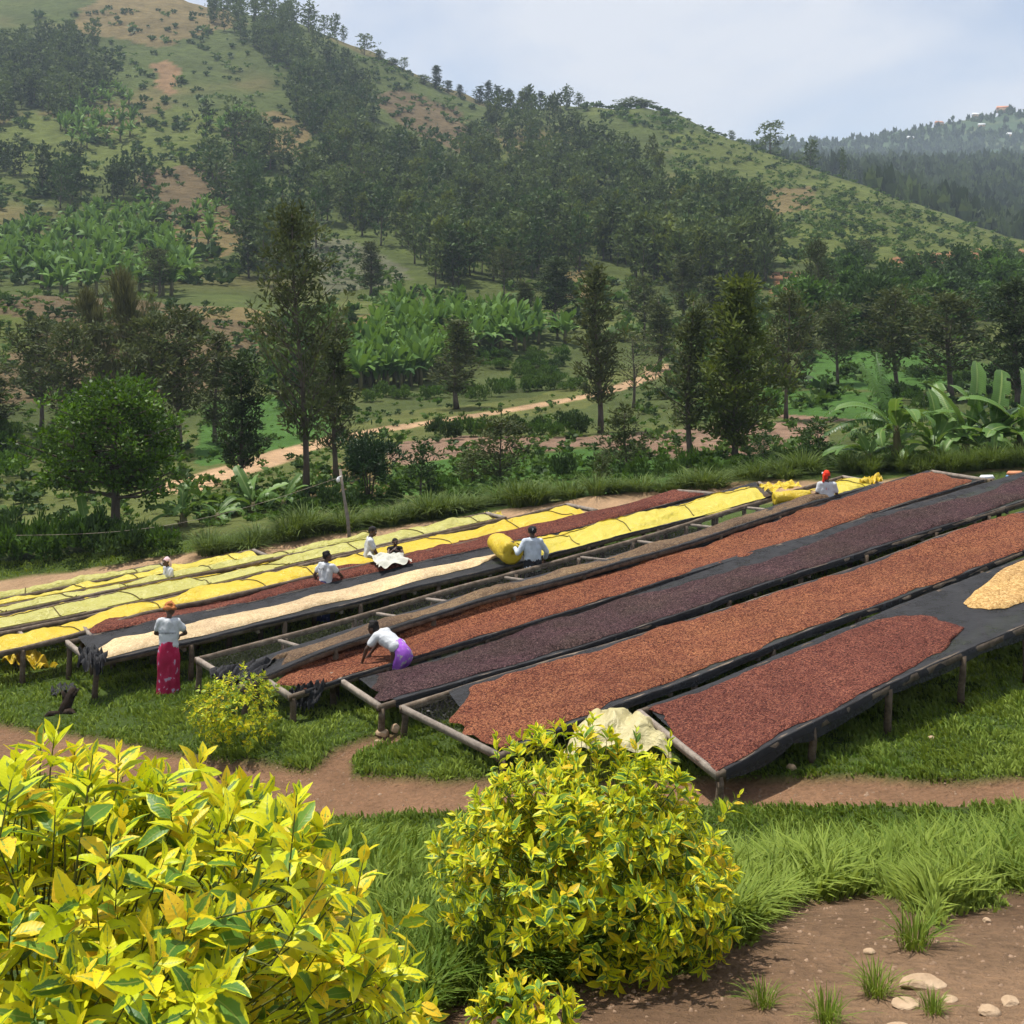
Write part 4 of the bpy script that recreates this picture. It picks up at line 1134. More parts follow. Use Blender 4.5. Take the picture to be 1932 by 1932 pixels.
SMALL = [tree_meshes(190 + i, H=3.0, R=0.85, z0=0.12, shape='round', n_br=26, sub=4, n_leaf=14, leaf=(0.20, 0.07), clump=0.2, up=0.7, trunk_r=0.045, leafmat=M_LGREV if i < 2 else M_LSHRUBD, barkmat=M_BARK, gap=0.1) for i in range(3)]
BUSHY = [tree_meshes(200 + i, H=6.0, R=2.2, z0=0.12, shape='round', n_br=34, sub=4, n_leaf=15, leaf=(0.55, 0.26), clump=0.55, up=0.5, trunk_r=0.11, leafmat=(M_LSHRUB, M_LSHRUBD, M_LSHRUB)[i], barkmat=M_BARK) for i in range(3)]

def tree_at(kind, Href, name, label, px, pyb, pyt, wpx=None, Rref=None, zmin=36.0, rot=None, group=None, cat='tree'):
    p = hit(px, pyb, zmin)
    s = px_h(pyb, pyt, p.y) / Href
    sx = s if not wpx else (wpx * p.y / FOC) / (2 * Rref)
    p.z -= 0.05
    return plant_tree(name, label, cat, kind[0], kind[1], p, (sx, sx, s), rot if rot is not None else random.uniform(0, 6.28), group)

tree_at(BIGG, 10, 'silky_oak_tree', 'tallest dark airy tree with slim bare trunk, left of centre', 574, 938, 385, 168, 1.72, rot=0)
tree_at(COLM, 10, 'columnar_tree', 'dense dark column shaped tree left of the tallest tree', 455, 925, 672, 92, 1.75)
tree_at(GREV[0], 10, 'silky_oak_tree', 'slender airy tree just right of the tallest tree', 632, 905, 590, 112, 1.6, zmin=42)
tree_at(CASU[0], 10, 'casuarina_tree', 'feathery leaning conifer, left of the two behind the broad green tree', 205, 800, 548, 92, 1.75, zmin=60, rot=0.0)
tree_at(CASU[1], 10, 'casuarina_tree', 'feathery leaning conifer, right and taller of the two at left', 272, 800, 512, 104, 1.75, zmin=60, rot=0.0)
tree_at(GREVS[0], 10, 'silky_oak_tree', 'wide dark airy tree right behind the broad green tree', 338, 850, 585, 150, 2.4, zmin=50)
tree_at(GREVS[2], 10, 'silky_oak_tree', 'dark tree between the far left tree and the leaning conifers', 138, 850, 612, 140, 2.4, zmin=52, rot=2.6)
tree_at(GREVS[1], 10, 'silky_oak_tree', 'dark tree whose crown shows above the top of the broad green tree', 285, 860, 600, 150, 2.4, zmin=48, rot=5.0)
tree_at(GREV[1], 10, 'silky_oak_tree', 'slim grey green tree left of the dense dark column tree', 408, 835, 625, 96, 1.6, zmin=50, rot=3.3)
tree_at(GREVS[1], 10, 'silky_oak_tree', 'dark airy tree at far left above the dark shrubs', 75, 815, 605, 120, 2.4, zmin=55)
tree_at(GREVS[2], 10, 'silky_oak_tree', 'low dark tree at the left edge of the valley', -20, 850, 690, 150, 2.4, zmin=50)
tree_at(GREV[1], 10, 'silky_oak_tree', 'small dark tree with bare trunk in front of the banana grove', 862, 772, 602, 105, 1.6, zmin=50)
tree_at(GREV[2], 10, 'silky_oak_tree', 'tall dark tree right of the banana grove', 1128, 818, 497, 120, 1.6, zmin=50)
tree_at(BARE, 10, 'half_bare_tree', 'half bare grey tree beside the lane', 1195, 770, 630, 120, 3.4, zmin=60)
tree_at(COLM, 10, 'round_dark_tree', 'dark rounded tree at the hill foot above the banana grove', 1048, 605, 488, 78, 1.75, zmin=140)
tree_at(GREV[0], 10, 'silky_oak_tree', 'dark slim tree standing left of the olive green one', 1303, 868, 555, 118, 1.6, zmin=40, rot=2.2)
tree_at(OLIV, 10, 'olive_green_tree', 'large olive green tree with full crown right of centre', 1392, 866, 522, 190, 2.55, zmin=40)
tree_at(GREVS[0], 10, 'silky_oak_tree', 'dark airy tree right of the large olive green one', 1486, 795, 552, 118, 2.4, zmin=52, rot=1.0)
tree_at(GREVS[1], 10, 'silky_oak_tree', 'small dark tree with clear trunk alone in the green field', 1578, 725, 572, 92, 2.4, zmin=60, rot=3.0)
tree_at(GREVS[2], 10, 'silky_oak_tree', 'dark airy tree behind the leftmost large banana plant', 1690, 745, 548, 130, 2.4, zmin=58, rot=2.0)
tree_at(GREVS[0], 10, 'silky_oak_tree', 'broad dark tree behind the large banana leaves', 1790, 755, 555, 165, 2.4, zmin=56, rot=4.4)
tree_at(COLM, 10, 'columnar_tree', 'very dark tree cut by the right edge of the photo', 1918, 775, 532, 125, 1.75, zmin=50, rot=1.5)
tree_at(SMALL[0], 3.0, 'small_tree', 'small grey green tree between the dark tall tree and the ploughed field', 1180, 890, 770, 88, .9, zmin=40)
tree_at(SMALL[1], 3.0, 'small_tree', 'young leafy tree on the ploughed field, centre', 945, 912, 790, 96, .9, zmin=38)
tree_at(SMALL[2], 3.0, 'small_tree', 'loose shrubby tree right of the dark umbrella tree', 795, 942, 832, 84, .9, zmin=37)
tree_at(SMALL[2], 3.0, 'small_tree', 'crooked little tree behind the woman with red headscarf', 1543, 897, 798, 80, .9, zmin=36.5, rot=2.0)
tree_at(SMALL[0], 3.0, 'small_tree', 'low dark sapling above the clump grass, right of centre', 1136, 918, 856, 44, .9, zmin=37)
tree_at(SMALL[1], 3.0, 'small_tree', 'grey green bush tree left of the young leafy tree', 893, 915, 850, 70, .9, zmin=37.5, rot=1.3)
tree_at(SMALL[2], 3.0, 'small_tree', 'leafy sapling at the foot of the olive green tree', 1440, 880, 815, 60, .9, zmin=38, rot=.7)
tree_at(BROAD, 4.6, 'broad_green_tree', 'broad bright green tree with thick trunk at left', 215, 1010, 728, 315, 2.62, zmin=35.0, rot=0.4)
tree_at(MANGO, 2.2, 'mango_tree', 'small dark umbrella shaped tree with several stems', 697, 948, 816, 124, 1.08, zmin=36.5)
for i, (a, b, c, w) in enumerate([(1245, 700, 560, 90), (1215, 640, 525, 70), (1345, 640, 520, 80), (1545, 640, 455, 60), (1290, 610, 480, 70), (1630, 505, 455, 40), (990, 610, 525, 60), (950, 560, 470, 50), (700, 560, 455, 60), (300, 560, 470, 70)]):
    tree_at(GREVS[i % 3] if i % 2 else GREV[i % 3], 10, 'silky_oak_tree', 'dark airy tree at the foot of the hill', a, b, c, w, 2.3 if i % 2 else 1.6, zmin=95, group='trees at the foot of the hill', rot=i * 1.1)

# ---- bushy trees on the right hand slope and dotted round the valley
k = 0
for i in range(230):
    px = random.uniform(1500, 2000); py = random.uniform(505, 660)
    if py < 520 + (1932 - px) * 0.06 or (px < 1600 and py < 560): continue
    if k >= 62: break
    k += 1
    p = hit(px, py, 100); p.z -= 0.3
    s = random.uniform(0.55, 1.15)
    kd = BUSHY[random.randrange(3)]
    plant_tree('bushy_tree', 'green bushy tree in the thicket on the right hand slope', 'tree', kd[0], kd[1], p, (s, s, s * random.uniform(.8, 1.1)), random.uniform(0, 6), 'thicket on the right hand slope')

SHR = [shrub_mesh(300 + i, 760, (0.15, 0.075), (M_LSHRUB, M_LSHRUBD, M_LWEED, M_LSHRUBD)[i % 4]) for i in range(6)]
def shrub(label, px, py, wpx, hpx, kind, zmin=36.0, group=None, name='shrub', rot=None):
    p = hit(px, py, zmin); p.z -= 0.05
    sx = wpx * p.y / FOC / 2; sz = hpx * p.y / FOC / 0.95
    o = add(name, SHR[kind], None, p, (0, 0, rot if rot is not None else random.uniform(0, 6.28)), (sx, sx, sz))
    tag(o, label, 'shrub', group); return o
# hedge along the lane
for i in range(17):
    px = 828 + i * 17 + random.uniform(-5, 5)
    shrub('dark green shrub in the hedge below the lane', px, 828 - i * 0.6 + random.uniform(-6, 6), random.uniform(48, 66), random.uniform(38, 56), random.choice((1, 3, 0)), 50, 'hedge below the lane')
for i in range(16):
    px = 690 + i * 27 + random.uniform(-8, 8)
    shrub('leafy weed bush at the foot of the banana grove', px, 752 - max(0, px - 900) * 0.06 + random.uniform(-8, 6), random.uniform(40, 60), random.uniform(26, 40), random.choice((0, 2, 2)), 70, 'weed bushes below the banana grove')
for i in range(26):
    px = 905 + random.uniform(0, 190); py = random.uniform(672, 738)
    shrub('leafy weed bush on the slope right of the banana grove', px, py, random.uniform(36, 56), random.uniform(20, 34), random.choice((0, 2, 3)), 90, 'weed bushes right of the banana grove')
for i in range(14):   # terrace back, far left
    px = -40 + i * 26 + random.uniform(-8, 8)
    shrub('dense green bush beside the dirt strip at left', px, 1075 - px * 0.075 + random.uniform(-25, 4), random.uniform(90, 130), random.uniform(60, 110) - max(0, px - 160) * 0.12, random.choice((0, 1, 0)), 33.5, 'bushes beside the dirt strip at left')
for i in range(16):
    px = random.uniform(-30, 330); py = random.uniform(800, 950)
    shrub('green bush on the low ground behind the broad tree', px, py, random.uniform(70, 120), random.uniform(45, 80), random.choice((0, 1, 2, 3)), 40, 'bushes behind the broad tree')
for i, (px, py, w, h, kd) in enumerate([(1260, 900, 70, 45, 2), (1340, 905, 60, 50, 2), (1300, 890, 60, 60, 0), (1400, 895, 70, 40, 2), (1200, 905, 60, 50, 2), (1060, 905, 70, 55, 3), (1440, 890, 56, 40, 0), (1500, 890, 60, 50, 2), (840, 925, 60, 40, 0), (620, 965, 70, 55, 3), (560, 985, 80, 60, 1), (745, 945, 50, 40, 2), (660, 968, 60, 48, 3)]):
    shrub('green bush behind the clump grass row', px, py, w, h, kd, 36.2, 'bushes behind the clump grass row')
for i in range(34):
    px = random.uniform(1230, 1960); py = random.uniform(680, 790)
    if 1440 < px < 1640 and py > 735: continue
    shrub('green bush among the fields on the right', px, py, random.uniform(40, 80), random.uniform(22, 46), random.choice((0, 1, 2, 3)), 55, 'bushes among the fields on the right')
for i in range(22):
    px = random.uniform(520, 700); py = random.uniform(600, 790)
    shrub('bush on the ground left of the banana grove', px, py, random.uniform(36, 70), random.uniform(20, 40), random.choice((1, 2, 3)), 70, 'bushes left of the banana grove')
for i in range(40):
    px = random.uniform(-20, 500); py = random.uniform(565, 760)
    shrub('low scrub bush on the brown spur at left', px, py, random.uniform(20, 52), random.uniform(10, 26), random.choice((1, 3, 2)), 80, 'scrub on the brown spur')

# ---- clump grass along the terrace edge
REED = [reed_mesh(400 + i, 230, 1.0, 0.55, 0.010, M_REED, 'blades', (0.8, 1.1, 0.95, 1.3)[i]) for i in range(4)]
for i in range(48):
    u = i / 47; px = 395 + u * 1140 + random.uniform(-10, 10)
    py = np.interp(px, [380, 620, 900, 1200, 1500, 1560], [1048, 1003, 962, 930, 900, 893]) + random.uniform(-6, 5)
    p = hit(px, py, 33.6); s = random.uniform(0.62, 1.12)
    o = add('grass_clump', REED[i % 4], None, p, (0, 0, random.uniform(0, 6)), (s * random.uniform(1.1, 1.7), s * random.uniform(1.1, 1.5), s * random.uniform(.5, .9)))
    tag(o, 'clump of long arching grass along the far edge of the terrace', 'grass clump', 'row of grass clumps along the terrace edge')
for i in range(20):
    px = 1600 + i * 19 + random.uniform(-8, 8)
    p = hit(px, 895 - (px - 1600) * 0.02 + random.uniform(-8, 4), 33.4); s = random.uniform(0.4, 0.75)
    o = add('grass_clump', REED[i % 4], None, p, (0, 0, random.uniform(0, 6)), (s * 1.4, s * 1.4, s))
    tag(o, 'dry grass clump below the large banana plants', 'grass clump', 'grass clumps below the large banana plants')

# ---- bananas
BF = [banana_far_mesh(500 + i) for i in range(5)]
BSTEM = banana_stem_mesh()
def banana_far(px, py, hgt, label, group, zmin):
    p = hit(px, py, zmin); s = hgt / 3.6
    r = empty('banana_plant', p, random.uniform(0, 6.28)); r.scale = (s, s, s)
    tag(r, label, 'banana plant', group)
    add('stem', BSTEM, r); add('leaves', random.choice(BF), r)
def fill(poly, n, hgt, label, group, zmin, min_d=9):
    xs = [p[0] for p in poly]; ys = [p[1] for p in poly]; got = []
    for _ in range(n * 60):
        if len(got) >= n: break
        a, b = random.uniform(min(xs), max(xs)), random.uniform(min(ys), max(ys))
        if not in_poly(np.array([a]), np.array([b]), poly)[0]: continue
        if any((a - c) ** 2 + ((b - d) * 1.8) ** 2 < min_d ** 2 for c, d in got): continue
        got.append((a, b)); banana_far(a, b, hgt * random.uniform(.8, 1.2), label, group, zmin)
fill([(650,735),(660,680),(710,640),(740,600),(860,600),(1000,625),(1080,650),(1085,665),(960,665),(880,680),(840,720),(760,738)], 110, 4.4, 'banana plant in the grove on the valley knoll', 'banana grove on the valley knoll', 100, 13)
fill([(105,250),(120,200),(180,165),(250,180),(265,230),(240,270),(170,290),(120,270)], 44, 5.8, 'banana plant in the upper left hillside grove', 'upper left banana grove', 200, 10)
fill([(380,260),(400,215),(470,220),(515,290),(490,315),(430,300)], 26, 5.6, 'banana plant in the small grove below the dark wood', 'small grove below the dark wood', 200, 10)
fill([(-20,460),(90,425),(200,400),(290,385),(310,450),(350,500),(370,560),(150,560),(20,560),(-20,545)], 130, 5.2, 'banana plant in the large grove at the foot of the left hill', 'large grove at the foot of the left hill', 150, 12)
fill([(345,430),(370,390),(420,380),(460,410),(440,450),(380,470)], 14, 4.4, 'banana plant in the small patch right of the left grove', 'small patch right of the left grove', 160, 14)
fill([(980,430),(1010,395),(1090,400),(1125,450),(1100,480),(1040,455)], 36, 6.0, 'banana plant in the grove inside the wood', 'banana grove inside the wood', 180, 10)
# ================================================================== the large banana plants at right and the young ones at left
def near_banana_mat():
    t = NT('banana_leaf_near')
    uv = t.node('ShaderNodeUVMap').outputs[0]; sp = t.node('ShaderNodeSeparateXYZ'); t.l.new(uv, sp.inputs[0])
    au = t.math('ABSOLUTE', t.math('MULTIPLY_ADD', sp.outputs[0], 2.0, -1.0))
    c = t.ramp(t.attr('rnd'), [(0.0, (0.030, 0.080, 0.016)), (1.0, (0.165, 0.290, 0.062))])
    st = t.math('SINE', t.math('MULTIPLY', t.math('ADD', sp.outputs[1], t.math('MULTIPLY', au, 0.03)), 190.0))
    c = t.mix(0.22, c, t.ramp(t.math('MULTIPLY_ADD', st, 0.5, 0.5), [(0.2, (0.55, 0.6, 0.5)), (0.8, (1.3, 1.25, 1.2))]), 'MULTIPLY')
    c = t.mix(t.math('MULTIPLY', t.math('GREATER_THAN', 0.10, au), 0.55), c, (0.30, 0.38, 0.12))
    p = t.principled(c, 0.42, 0.3, t.bump(st, 0.2, 0.01))
    tr = t.node('ShaderNodeBsdfTranslucent'); t.l.new(t.mix(0.4, c, (0.25, 0.36, 0.04)), tr.inputs['Color'])
    mx = t.node('ShaderNodeMixShader', Fac=0.28); t.l.new(p, mx.inputs[1]); t.l.new(tr.outputs[0], mx.inputs[2])
    return t.done(mx.outputs[0])
M_BANN = near_banana_mat()
def near_banana(label, px, py, stem_h, leaves, zmin, seed, scale=1.0, tilt=0.0):
    """leaves: (heading degrees seen from above, 0 = right, 90 = away; length, width, start angle, end angle, torn)"""
    rng = np.random.default_rng(seed)
    p = hit(px, py, zmin); r = empty('large_banana_plant', p); r.scale = (scale,) * 3
    tag(r, label, 'banana plant')
    m = MB(); m.tube([(0, 0, -0.15), (0.02, 0, stem_h * .4), (tilt * .5, 0.02, stem_h * .8), (tilt, 0, stem_h)], [0.16, 0.13, 0.10, 0.06], 8)
    for k in range(4):        # old sheaths
        a = rng.uniform(0, 6.28); m.tube([(math.cos(a) * .12, math.sin(a) * .12, stem_h * .1), (math.cos(a) * .16, math.sin(a) * .16, stem_h * .45), (math.cos(a) * .3, math.sin(a) * .3, stem_h * .5)], [0.03, 0.035, 0.006], 5)
    m.build('stem', M_BANSTEM, r, True)
    more = [(rng.uniform(0, 360), rng.uniform(.7, .95) * leaves[0][1], rng.uniform(.8, 1.0) * leaves[0][2], rng.uniform(25, 75), rng.uniform(-65, 30), rng.random() < .25) for _ in range(5)]
    for i, (hd, L, W, a0, a1, torn) in enumerate(list(leaves) + more):
        a0, a1 = math.radians(a0 - 4), math.radians(a1 - 22)
        W = W * 0.74
        if torn: V, q = torn_leaf_geo(L, W * 1.3, (a0, a1), rng, 26); UV = np.tile([0.85, 0.5], (len(V), 1))
        else: V, q = banana_leaf_geo(L, W, (a0, a1), 17, 0.12, rng, 0.8); UV = blade_uv(17)
        # a stalk before the blade
        st = 0.16 * L; ps = np.array([[0, 0, 0], [math.cos(a0) * st, 0, math.sin(a0) * st]])
        V = V + ps[1]
        b = len(V); rr = 0.022
        V = np.concatenate([V, np.array([(0, -rr, 0), (0, rr, 0), (ps[1][0], rr * .7, ps[1][2]), (ps[1][0], -rr * .7, ps[1][2]), (0, 0, -rr * 1.5), (ps[1][0], 0, ps[1][2] - rr * 1.2)])])
        q = list(q) + [(b, b + 1, b + 2, b + 3), (b + 1, b + 4, b + 5, b + 2), (b + 4, b, b + 3, b + 5)]
        R = np.array(Matrix.Rotation(math.radians(hd), 3, 'Z') @ Matrix.Rotation(rng.uniform(-.45, .45), 3, 'X'))
        V = V @ R.T + np.array([tilt, 0, stem_h - 0.06 * i * 0.5])
        rn = np.clip((0.25 if torn else 0.55) + rng.normal(0, .18) + rng.normal(0, .05, len(V)), 0, 1)
        UV = np.concatenate([UV, np.tile([0.5, 0.0], (len(V) - len(UV), 1))])
        me = np_mesh('leaf', V, q, None, M_BANN, True, {'rnd': ('FLOAT', rn)}, UV)
        add('leaf', me, r)
ZB = 35.2
near_banana('tall banana plant with drooping torn leaves, leftmost of the large ones', 1692, 878, 1.2, [(175, 2.1, .55, 50, -35, 1), (190, 2.1, .55, 22, -25, 1), (160, 1.7, .5, 10, -40, 1), (95, 2.0, .55, 82, 60, 1), (60, 2.3, .5, 84, 62, 1), (300, 1.4, .5, 55, -50, 0), (20, 1.9, .5, 50, -35, 1), (260, 1.3, .55, 70, 35, 0), (230, 1.4, .5, 30, -60, 0)], ZB, 1)
near_banana('banana plant with two upright glossy leaves right of the torn one', 1762, 884, .42, [(110, 1.7, .6, 80, 62, 0), (200, 1.6, .55, 62, 25, 0), (340, 1.3, .5, 45, -45, 0), (170, 1.3, .5, 25, -60, 0), (285, 1.1, .55, 35, -60, 0), (60, 1.5, .55, 70, 40, 0)], ZB, 2)
near_banana('banana plant with the tallest upright leaf among the large ones', 1822, 884, .5, [(100, 2.4, .75, 82, 66, 0), (185, 1.9, .68, 72, 48, 0), (350, 2.0, .6, 42, 5, 0), (15, 1.6, .6, 66, 20, 0), (310, 1.2, .6, 40, -55, 0), (225, 1.4, .55, 35, -50, 0), (70, 2.0, .6, 80, 55, 0)], ZB, 3)
near_banana('banana plant with broad arching leaves second from the right edge', 1872, 886, .55, [(170, 1.9, .6, 45, -10, 0), (80, 2.1, .7, 78, 52, 0), (20, 1.8, .62, 52, 5, 0), (300, 1.3, .6, 35, -60, 0), (250, 1.2, .58, 40, -62, 0), (130, 1.9, .65, 70, 40, 0), (345, 1.6, .6, 35, -20, 0)], ZB, 4)
near_banana('banana plant with dense leaves cut by the right edge', 1925, 890, .6, [(165, 1.9, .6, 60, 0, 0), (100, 2.1, .68, 80, 55, 0), (205, 1.6, .55, 30, -45, 0), (280, 1.3, .6, 40, -60, 0), (30, 1.9, .62, 60, 15, 0), (140, 1.8, .6, 70, 30, 1)], ZB, 5)
near_banana('low banana plant with one large flat leaf, behind the red headscarf woman', 1640, 884, .45, [(170, 1.25, .5, 20, -22, 0), (200, 1.1, .45, 35, -30, 0), (100, .9, .4, 70, 40, 0)], ZB, 6)
near_banana('young banana plant with one broad upright leaf, left of centre', 478, 968, .4, [(110, 1.4, .52, 76, 60, 0), (180, 1.2, .4, 35, -20, 0), (20, 1.3, .42, 50, 25, 0), (60, 1.2, .4, 74, 50, 0), (200, .8, .45, 20, -35, 0)], ZB, 7, .95)
near_banana('young banana plant beside the left of the bright upright leaf one', 535, 965, .45, [(70, 1.1, .36, 72, 55, 0), (15, 1.0, .36, 52, 20, 0), (170, .9, .3, 45, 0, 0), (240, .8, .36, 30, -40, 0)], ZB, 8, .9)
near_banana('young banana plant under the branches of the broad tree, right side', 345, 995, .45, [(60, 1.0, .36, 75, 50, 0), (170, 1.2, .36, 28, -10, 0), (20, 1.1, .36, 40, 0, 0), (100, 1.0, .4, 80, 60, 0), (215, 1.0, .4, 20, -35, 0)], ZB, 9)
near_banana('young banana plant under the broad tree, left of its trunk', 165, 1025, .4, [(170, 1.2, .42, 30, -25, 0), (110, 1.1, .38, 75, 55, 0), (20, 1.0, .4, 40, -15, 0), (230, .9, .4, 35, -30, 0)], ZB, 10)
near_banana('small banana plant among the clump grass at left', 410, 985, .3, [(170, .9, .34, 38, -5, 0), (60, .8, .3, 60, 20, 0), (10, .8, .34, 35, -20, 0)], ZB, 11)
# ================================================================== wood and scrub on the hills
def merge_meshes(name, a, b, mats):
    """trunk + crown of a far tree in one mesh"""
    def arr(me):
        v = np.empty(len(me.vertices) * 3, np.float32); me.vertices.foreach_get('co', v)
        l = np.empty(len(me.loops), np.int32); me.loops.foreach_get('vertex_index', l)
        t = np.empty(len(me.polygons), np.int32); me.polygons.foreach_get('loop_total', t)
        return v.reshape(-1, 3), l, t
    va, la, ta = arr(a); vb, lb, tb = arr(b)
    qa = []; tr = []; i = 0
    for n in ta:
        (qa if n == 4 else tr).append(la[i:i + n]); i += n
    q = np.concatenate([np.array(qa), lb.reshape(-1, 4) + len(va)])
    rn = np.empty(len(vb), np.float32); b.attributes['rnd'].data.foreach_get('value', rn)
    tr = np.array(tr) if tr else None
    mi = np.concatenate([np.zeros(len(qa)), np.ones(len(lb) // 4), np.zeros(0 if tr is None else len(tr))])
    return np_mesh(name, np.concatenate([va, vb]), q, tr, None, False, {'rnd': ('FLOAT', np.concatenate([np.zeros(len(va)), rn]))}, None, mats, mi)

def far_tree(seed, mat, **kw):
    tm, cm = tree_meshes(seed, leafmat=mat, barkmat=M_BARK, sides=4, **kw)
    return merge_meshes('far_tree', tm, cm, [M_BARK, mat])
EUC = [far_tree(600 + i, (M_LEUC, M_LEUC, M_LDARK, M_LEUC, M_LOLIVE, M_LSHRUBD)[i], H=14, R=(2.9, 3.5, 3.8, 2.5, 3.0, 4.2)[i], z0=(.14, .18, .08, .22, .12, .06)[i], shape=('column', 'round', 'round', 'column', 'cone', 'round')[i], n_br=26, sub=3, n_leaf=5, leaf=(1.3, 0.55), clump=0.75, up=0.8, trunk_r=0.2) for i in range(6)]
EUCL = [far_tree(640 + i, (M_LEUC, M_LEUC, M_LDARK, M_LEUC, M_LOLIVE, M_LSHRUBD)[i], H=14, R=(2.9, 3.5, 3.8, 2.5, 3.0, 4.2)[i], z0=0.1, shape=('column', 'round', 'round', 'column', 'cone', 'round')[i], n_br=16, sub=3, n_leaf=4, leaf=(1.8, 0.85), clump=0.8, up=0.8, trunk_r=0.2) for i in range(6)]
PINE = [far_tree(620 + i, M_LPINE, H=14, R=2.3, z0=0.12, shape='cone', n_br=38, sub=3, n_leaf=6, leaf=(1.1, 0.35), clump=0.5, up=0.15, trunk_r=0.2) for i in range(2)]

FOREST = [   # outline in the picture, number, kinds, height range
 ([(520,85),(600,75),(640,130),(700,190),(720,290),(880,300),(900,235),(920,207),(1000,208),(1060,222),(1120,262),(1190,300),(1245,335),(1290,400),(1430,410),(1455,470),(1450,545),(1240,560),(1140,500),(1000,545),(800,540),(760,480),(600,425),(560,380),(590,320),(620,330),(640,310),(560,220)], 760, (0, 1, 2, 3, 5, 0, 1, 4), (6.5, 11.5)),
 ([(-60,110),(60,85),(150,75),(235,120),(205,170),(160,215),(110,235),(40,215),(-60,280)], 170, (0, 1, 2, 1), (7, 11)),
 ([(390,40),(420,10),(560,45),(570,90),(560,140),(470,100)], 60, (0, 3, 1), (8, 12)),
 ([(550,140),(640,160),(690,230),(620,240),(600,290),(540,210)], 60, (0, 1, 5), (6, 10)),
 ([(60,370),(90,330),(160,330),(150,390),(90,400)], 12, (2, 5), (7, 11)),
 ([(200,400),(220,340),(300,350),(260,400)], 9, (2, 5), (6, 9)),
 ([(-40,360),(-40,300),(40,310),(60,350)], 9, (2, 5), (6, 9)),
 ([(400,370),(400,340),(480,350),(500,410),(470,430)], 14, (5, 1), (8, 12)),
 ([(370,260),(440,250),(520,300),(560,370),(480,340)], 16, (5, 2, 1), (8, 12)),
 ([(440,430),(560,430),(600,470),(590,540),(450,545)], 18, (0, 2, 5), (8, 12)),
]
cand = []
for poly, n, kinds, hr in FOREST:
    xs = [p[0] for p in poly]; ys = [p[1] for p in poly]; k = 0
    A = RNG.uniform(min(xs), max(xs), n * 8); Bb = RNG.uniform(min(ys), max(ys), n * 8)
    ok = in_poly(A, Bb, poly)
    for a, b in list(zip(A[ok], Bb[ok]))[:n]:
        p = hit(a, b, 150, 640)
        cand.append((p, random.choice(kinds), random.uniform(*hr)))
cand.sort(key=lambda c: -c[2] / c[0].y)
for p, kd, hh in cand[:300]:
    s = hh / 14.0
    o = add('forest_tree', EUC[kd], None, p, (0, 0, random.uniform(0, 6.28)), (s * random.uniform(.85, 1.2),) * 2 + (s,))
    tag(o, 'slender tree of the dark wood on the hillside', 'tree', 'trees of the hillside wood')

def scatter_stuff(name, label, items, meshes, mats):
    """joins many small copies into one mass nobody could count; items: (pos, kind, scale xyz, rot)"""
    arrs = []
    for me in meshes:
        v = np.empty(len(me.vertices) * 3, np.float32); me.vertices.foreach_get('co', v)
        l = np.empty(len(me.loops), np.int32); me.loops.foreach_get('vertex_index', l)
        rn = np.empty(len(me.vertices), np.float32); me.attributes['rnd'].data.foreach_get('value', rn)
        tt = np.empty(len(me.polygons), np.int32); me.polygons.foreach_get('loop_total', tt)
        st = np.concatenate([[0], np.cumsum(tt)[:-1]])
        q = np.stack([l[st[tt == 4] + j] for j in range(4)], 1)
        mi = np.empty(len(me.polygons), np.int32); me.polygons.foreach_get('material_index', mi)
        mi = mi[tt == 4] if len(me.materials) > 1 else None
        if mi is not None:       # keep the foliage and the bare trunk, drop the twigs nobody sees
            kp = (mi == 1) | (np.arange(len(q)) < 32); q, mi = q[kp], mi[kp]
            used = np.unique(q); re = np.full(len(rn), -1); re[used] = np.arange(len(used)); q = re[q]; v = v.reshape(-1, 3)[used]; rn = rn[used]
        arrs.append((v.reshape(-1, 3), q, rn, mi, me.materials[-1], me.materials[0]))
    V, Q, R, MI = [], [], [], []; off = 0
    for p, kd, sc, rot in items:
        v, q, rn, mi, m1, m0 = arrs[kd]
        c, s = math.cos(rot), math.sin(rot)
        w = np.empty_like(v)
        w[:, 0] = (v[:, 0] * c - v[:, 1] * s) * sc[0] + p[0]; w[:, 1] = (v[:, 0] * s + v[:, 1] * c) * sc[1] + p[1]; w[:, 2] = v[:, 2] * sc[2] + p[2]
        V.append(w); Q.append(q + off); R.append(np.clip(rn * 0.8 + random.uniform(0, .2), 0, 1)); off += len(v)
        leaf_i = mats.index(m1)
        MI.append(np.full(len(q), leaf_i) if mi is None else np.where(mi == 1, leaf_i, 0))
    me = np_mesh(name, np.concatenate(V), np.concatenate(Q), None, None, False, {'rnd': ('FLOAT', np.concatenate(R))}, None, mats, np.concatenate(MI))
    o = add(name, me); tag(o, label, 'vegetation', None, 'stuff'); return o
LM = [M_BARK, M_LEUC, M_LDARK, M_LOLIVE, M_LSHRUBD, M_LSHRUB, M_LWEED, M_LPINE]
scatter_stuff('far_wood', 'distant mass of dark trees filling the hillside wood', [(p, kd, ((h / 14) * random.uniform(.85, 1.2),) * 2 + (h / 14,), random.uniform(0, 6)) for p, kd, h in cand[300:]], EUCL, LM)

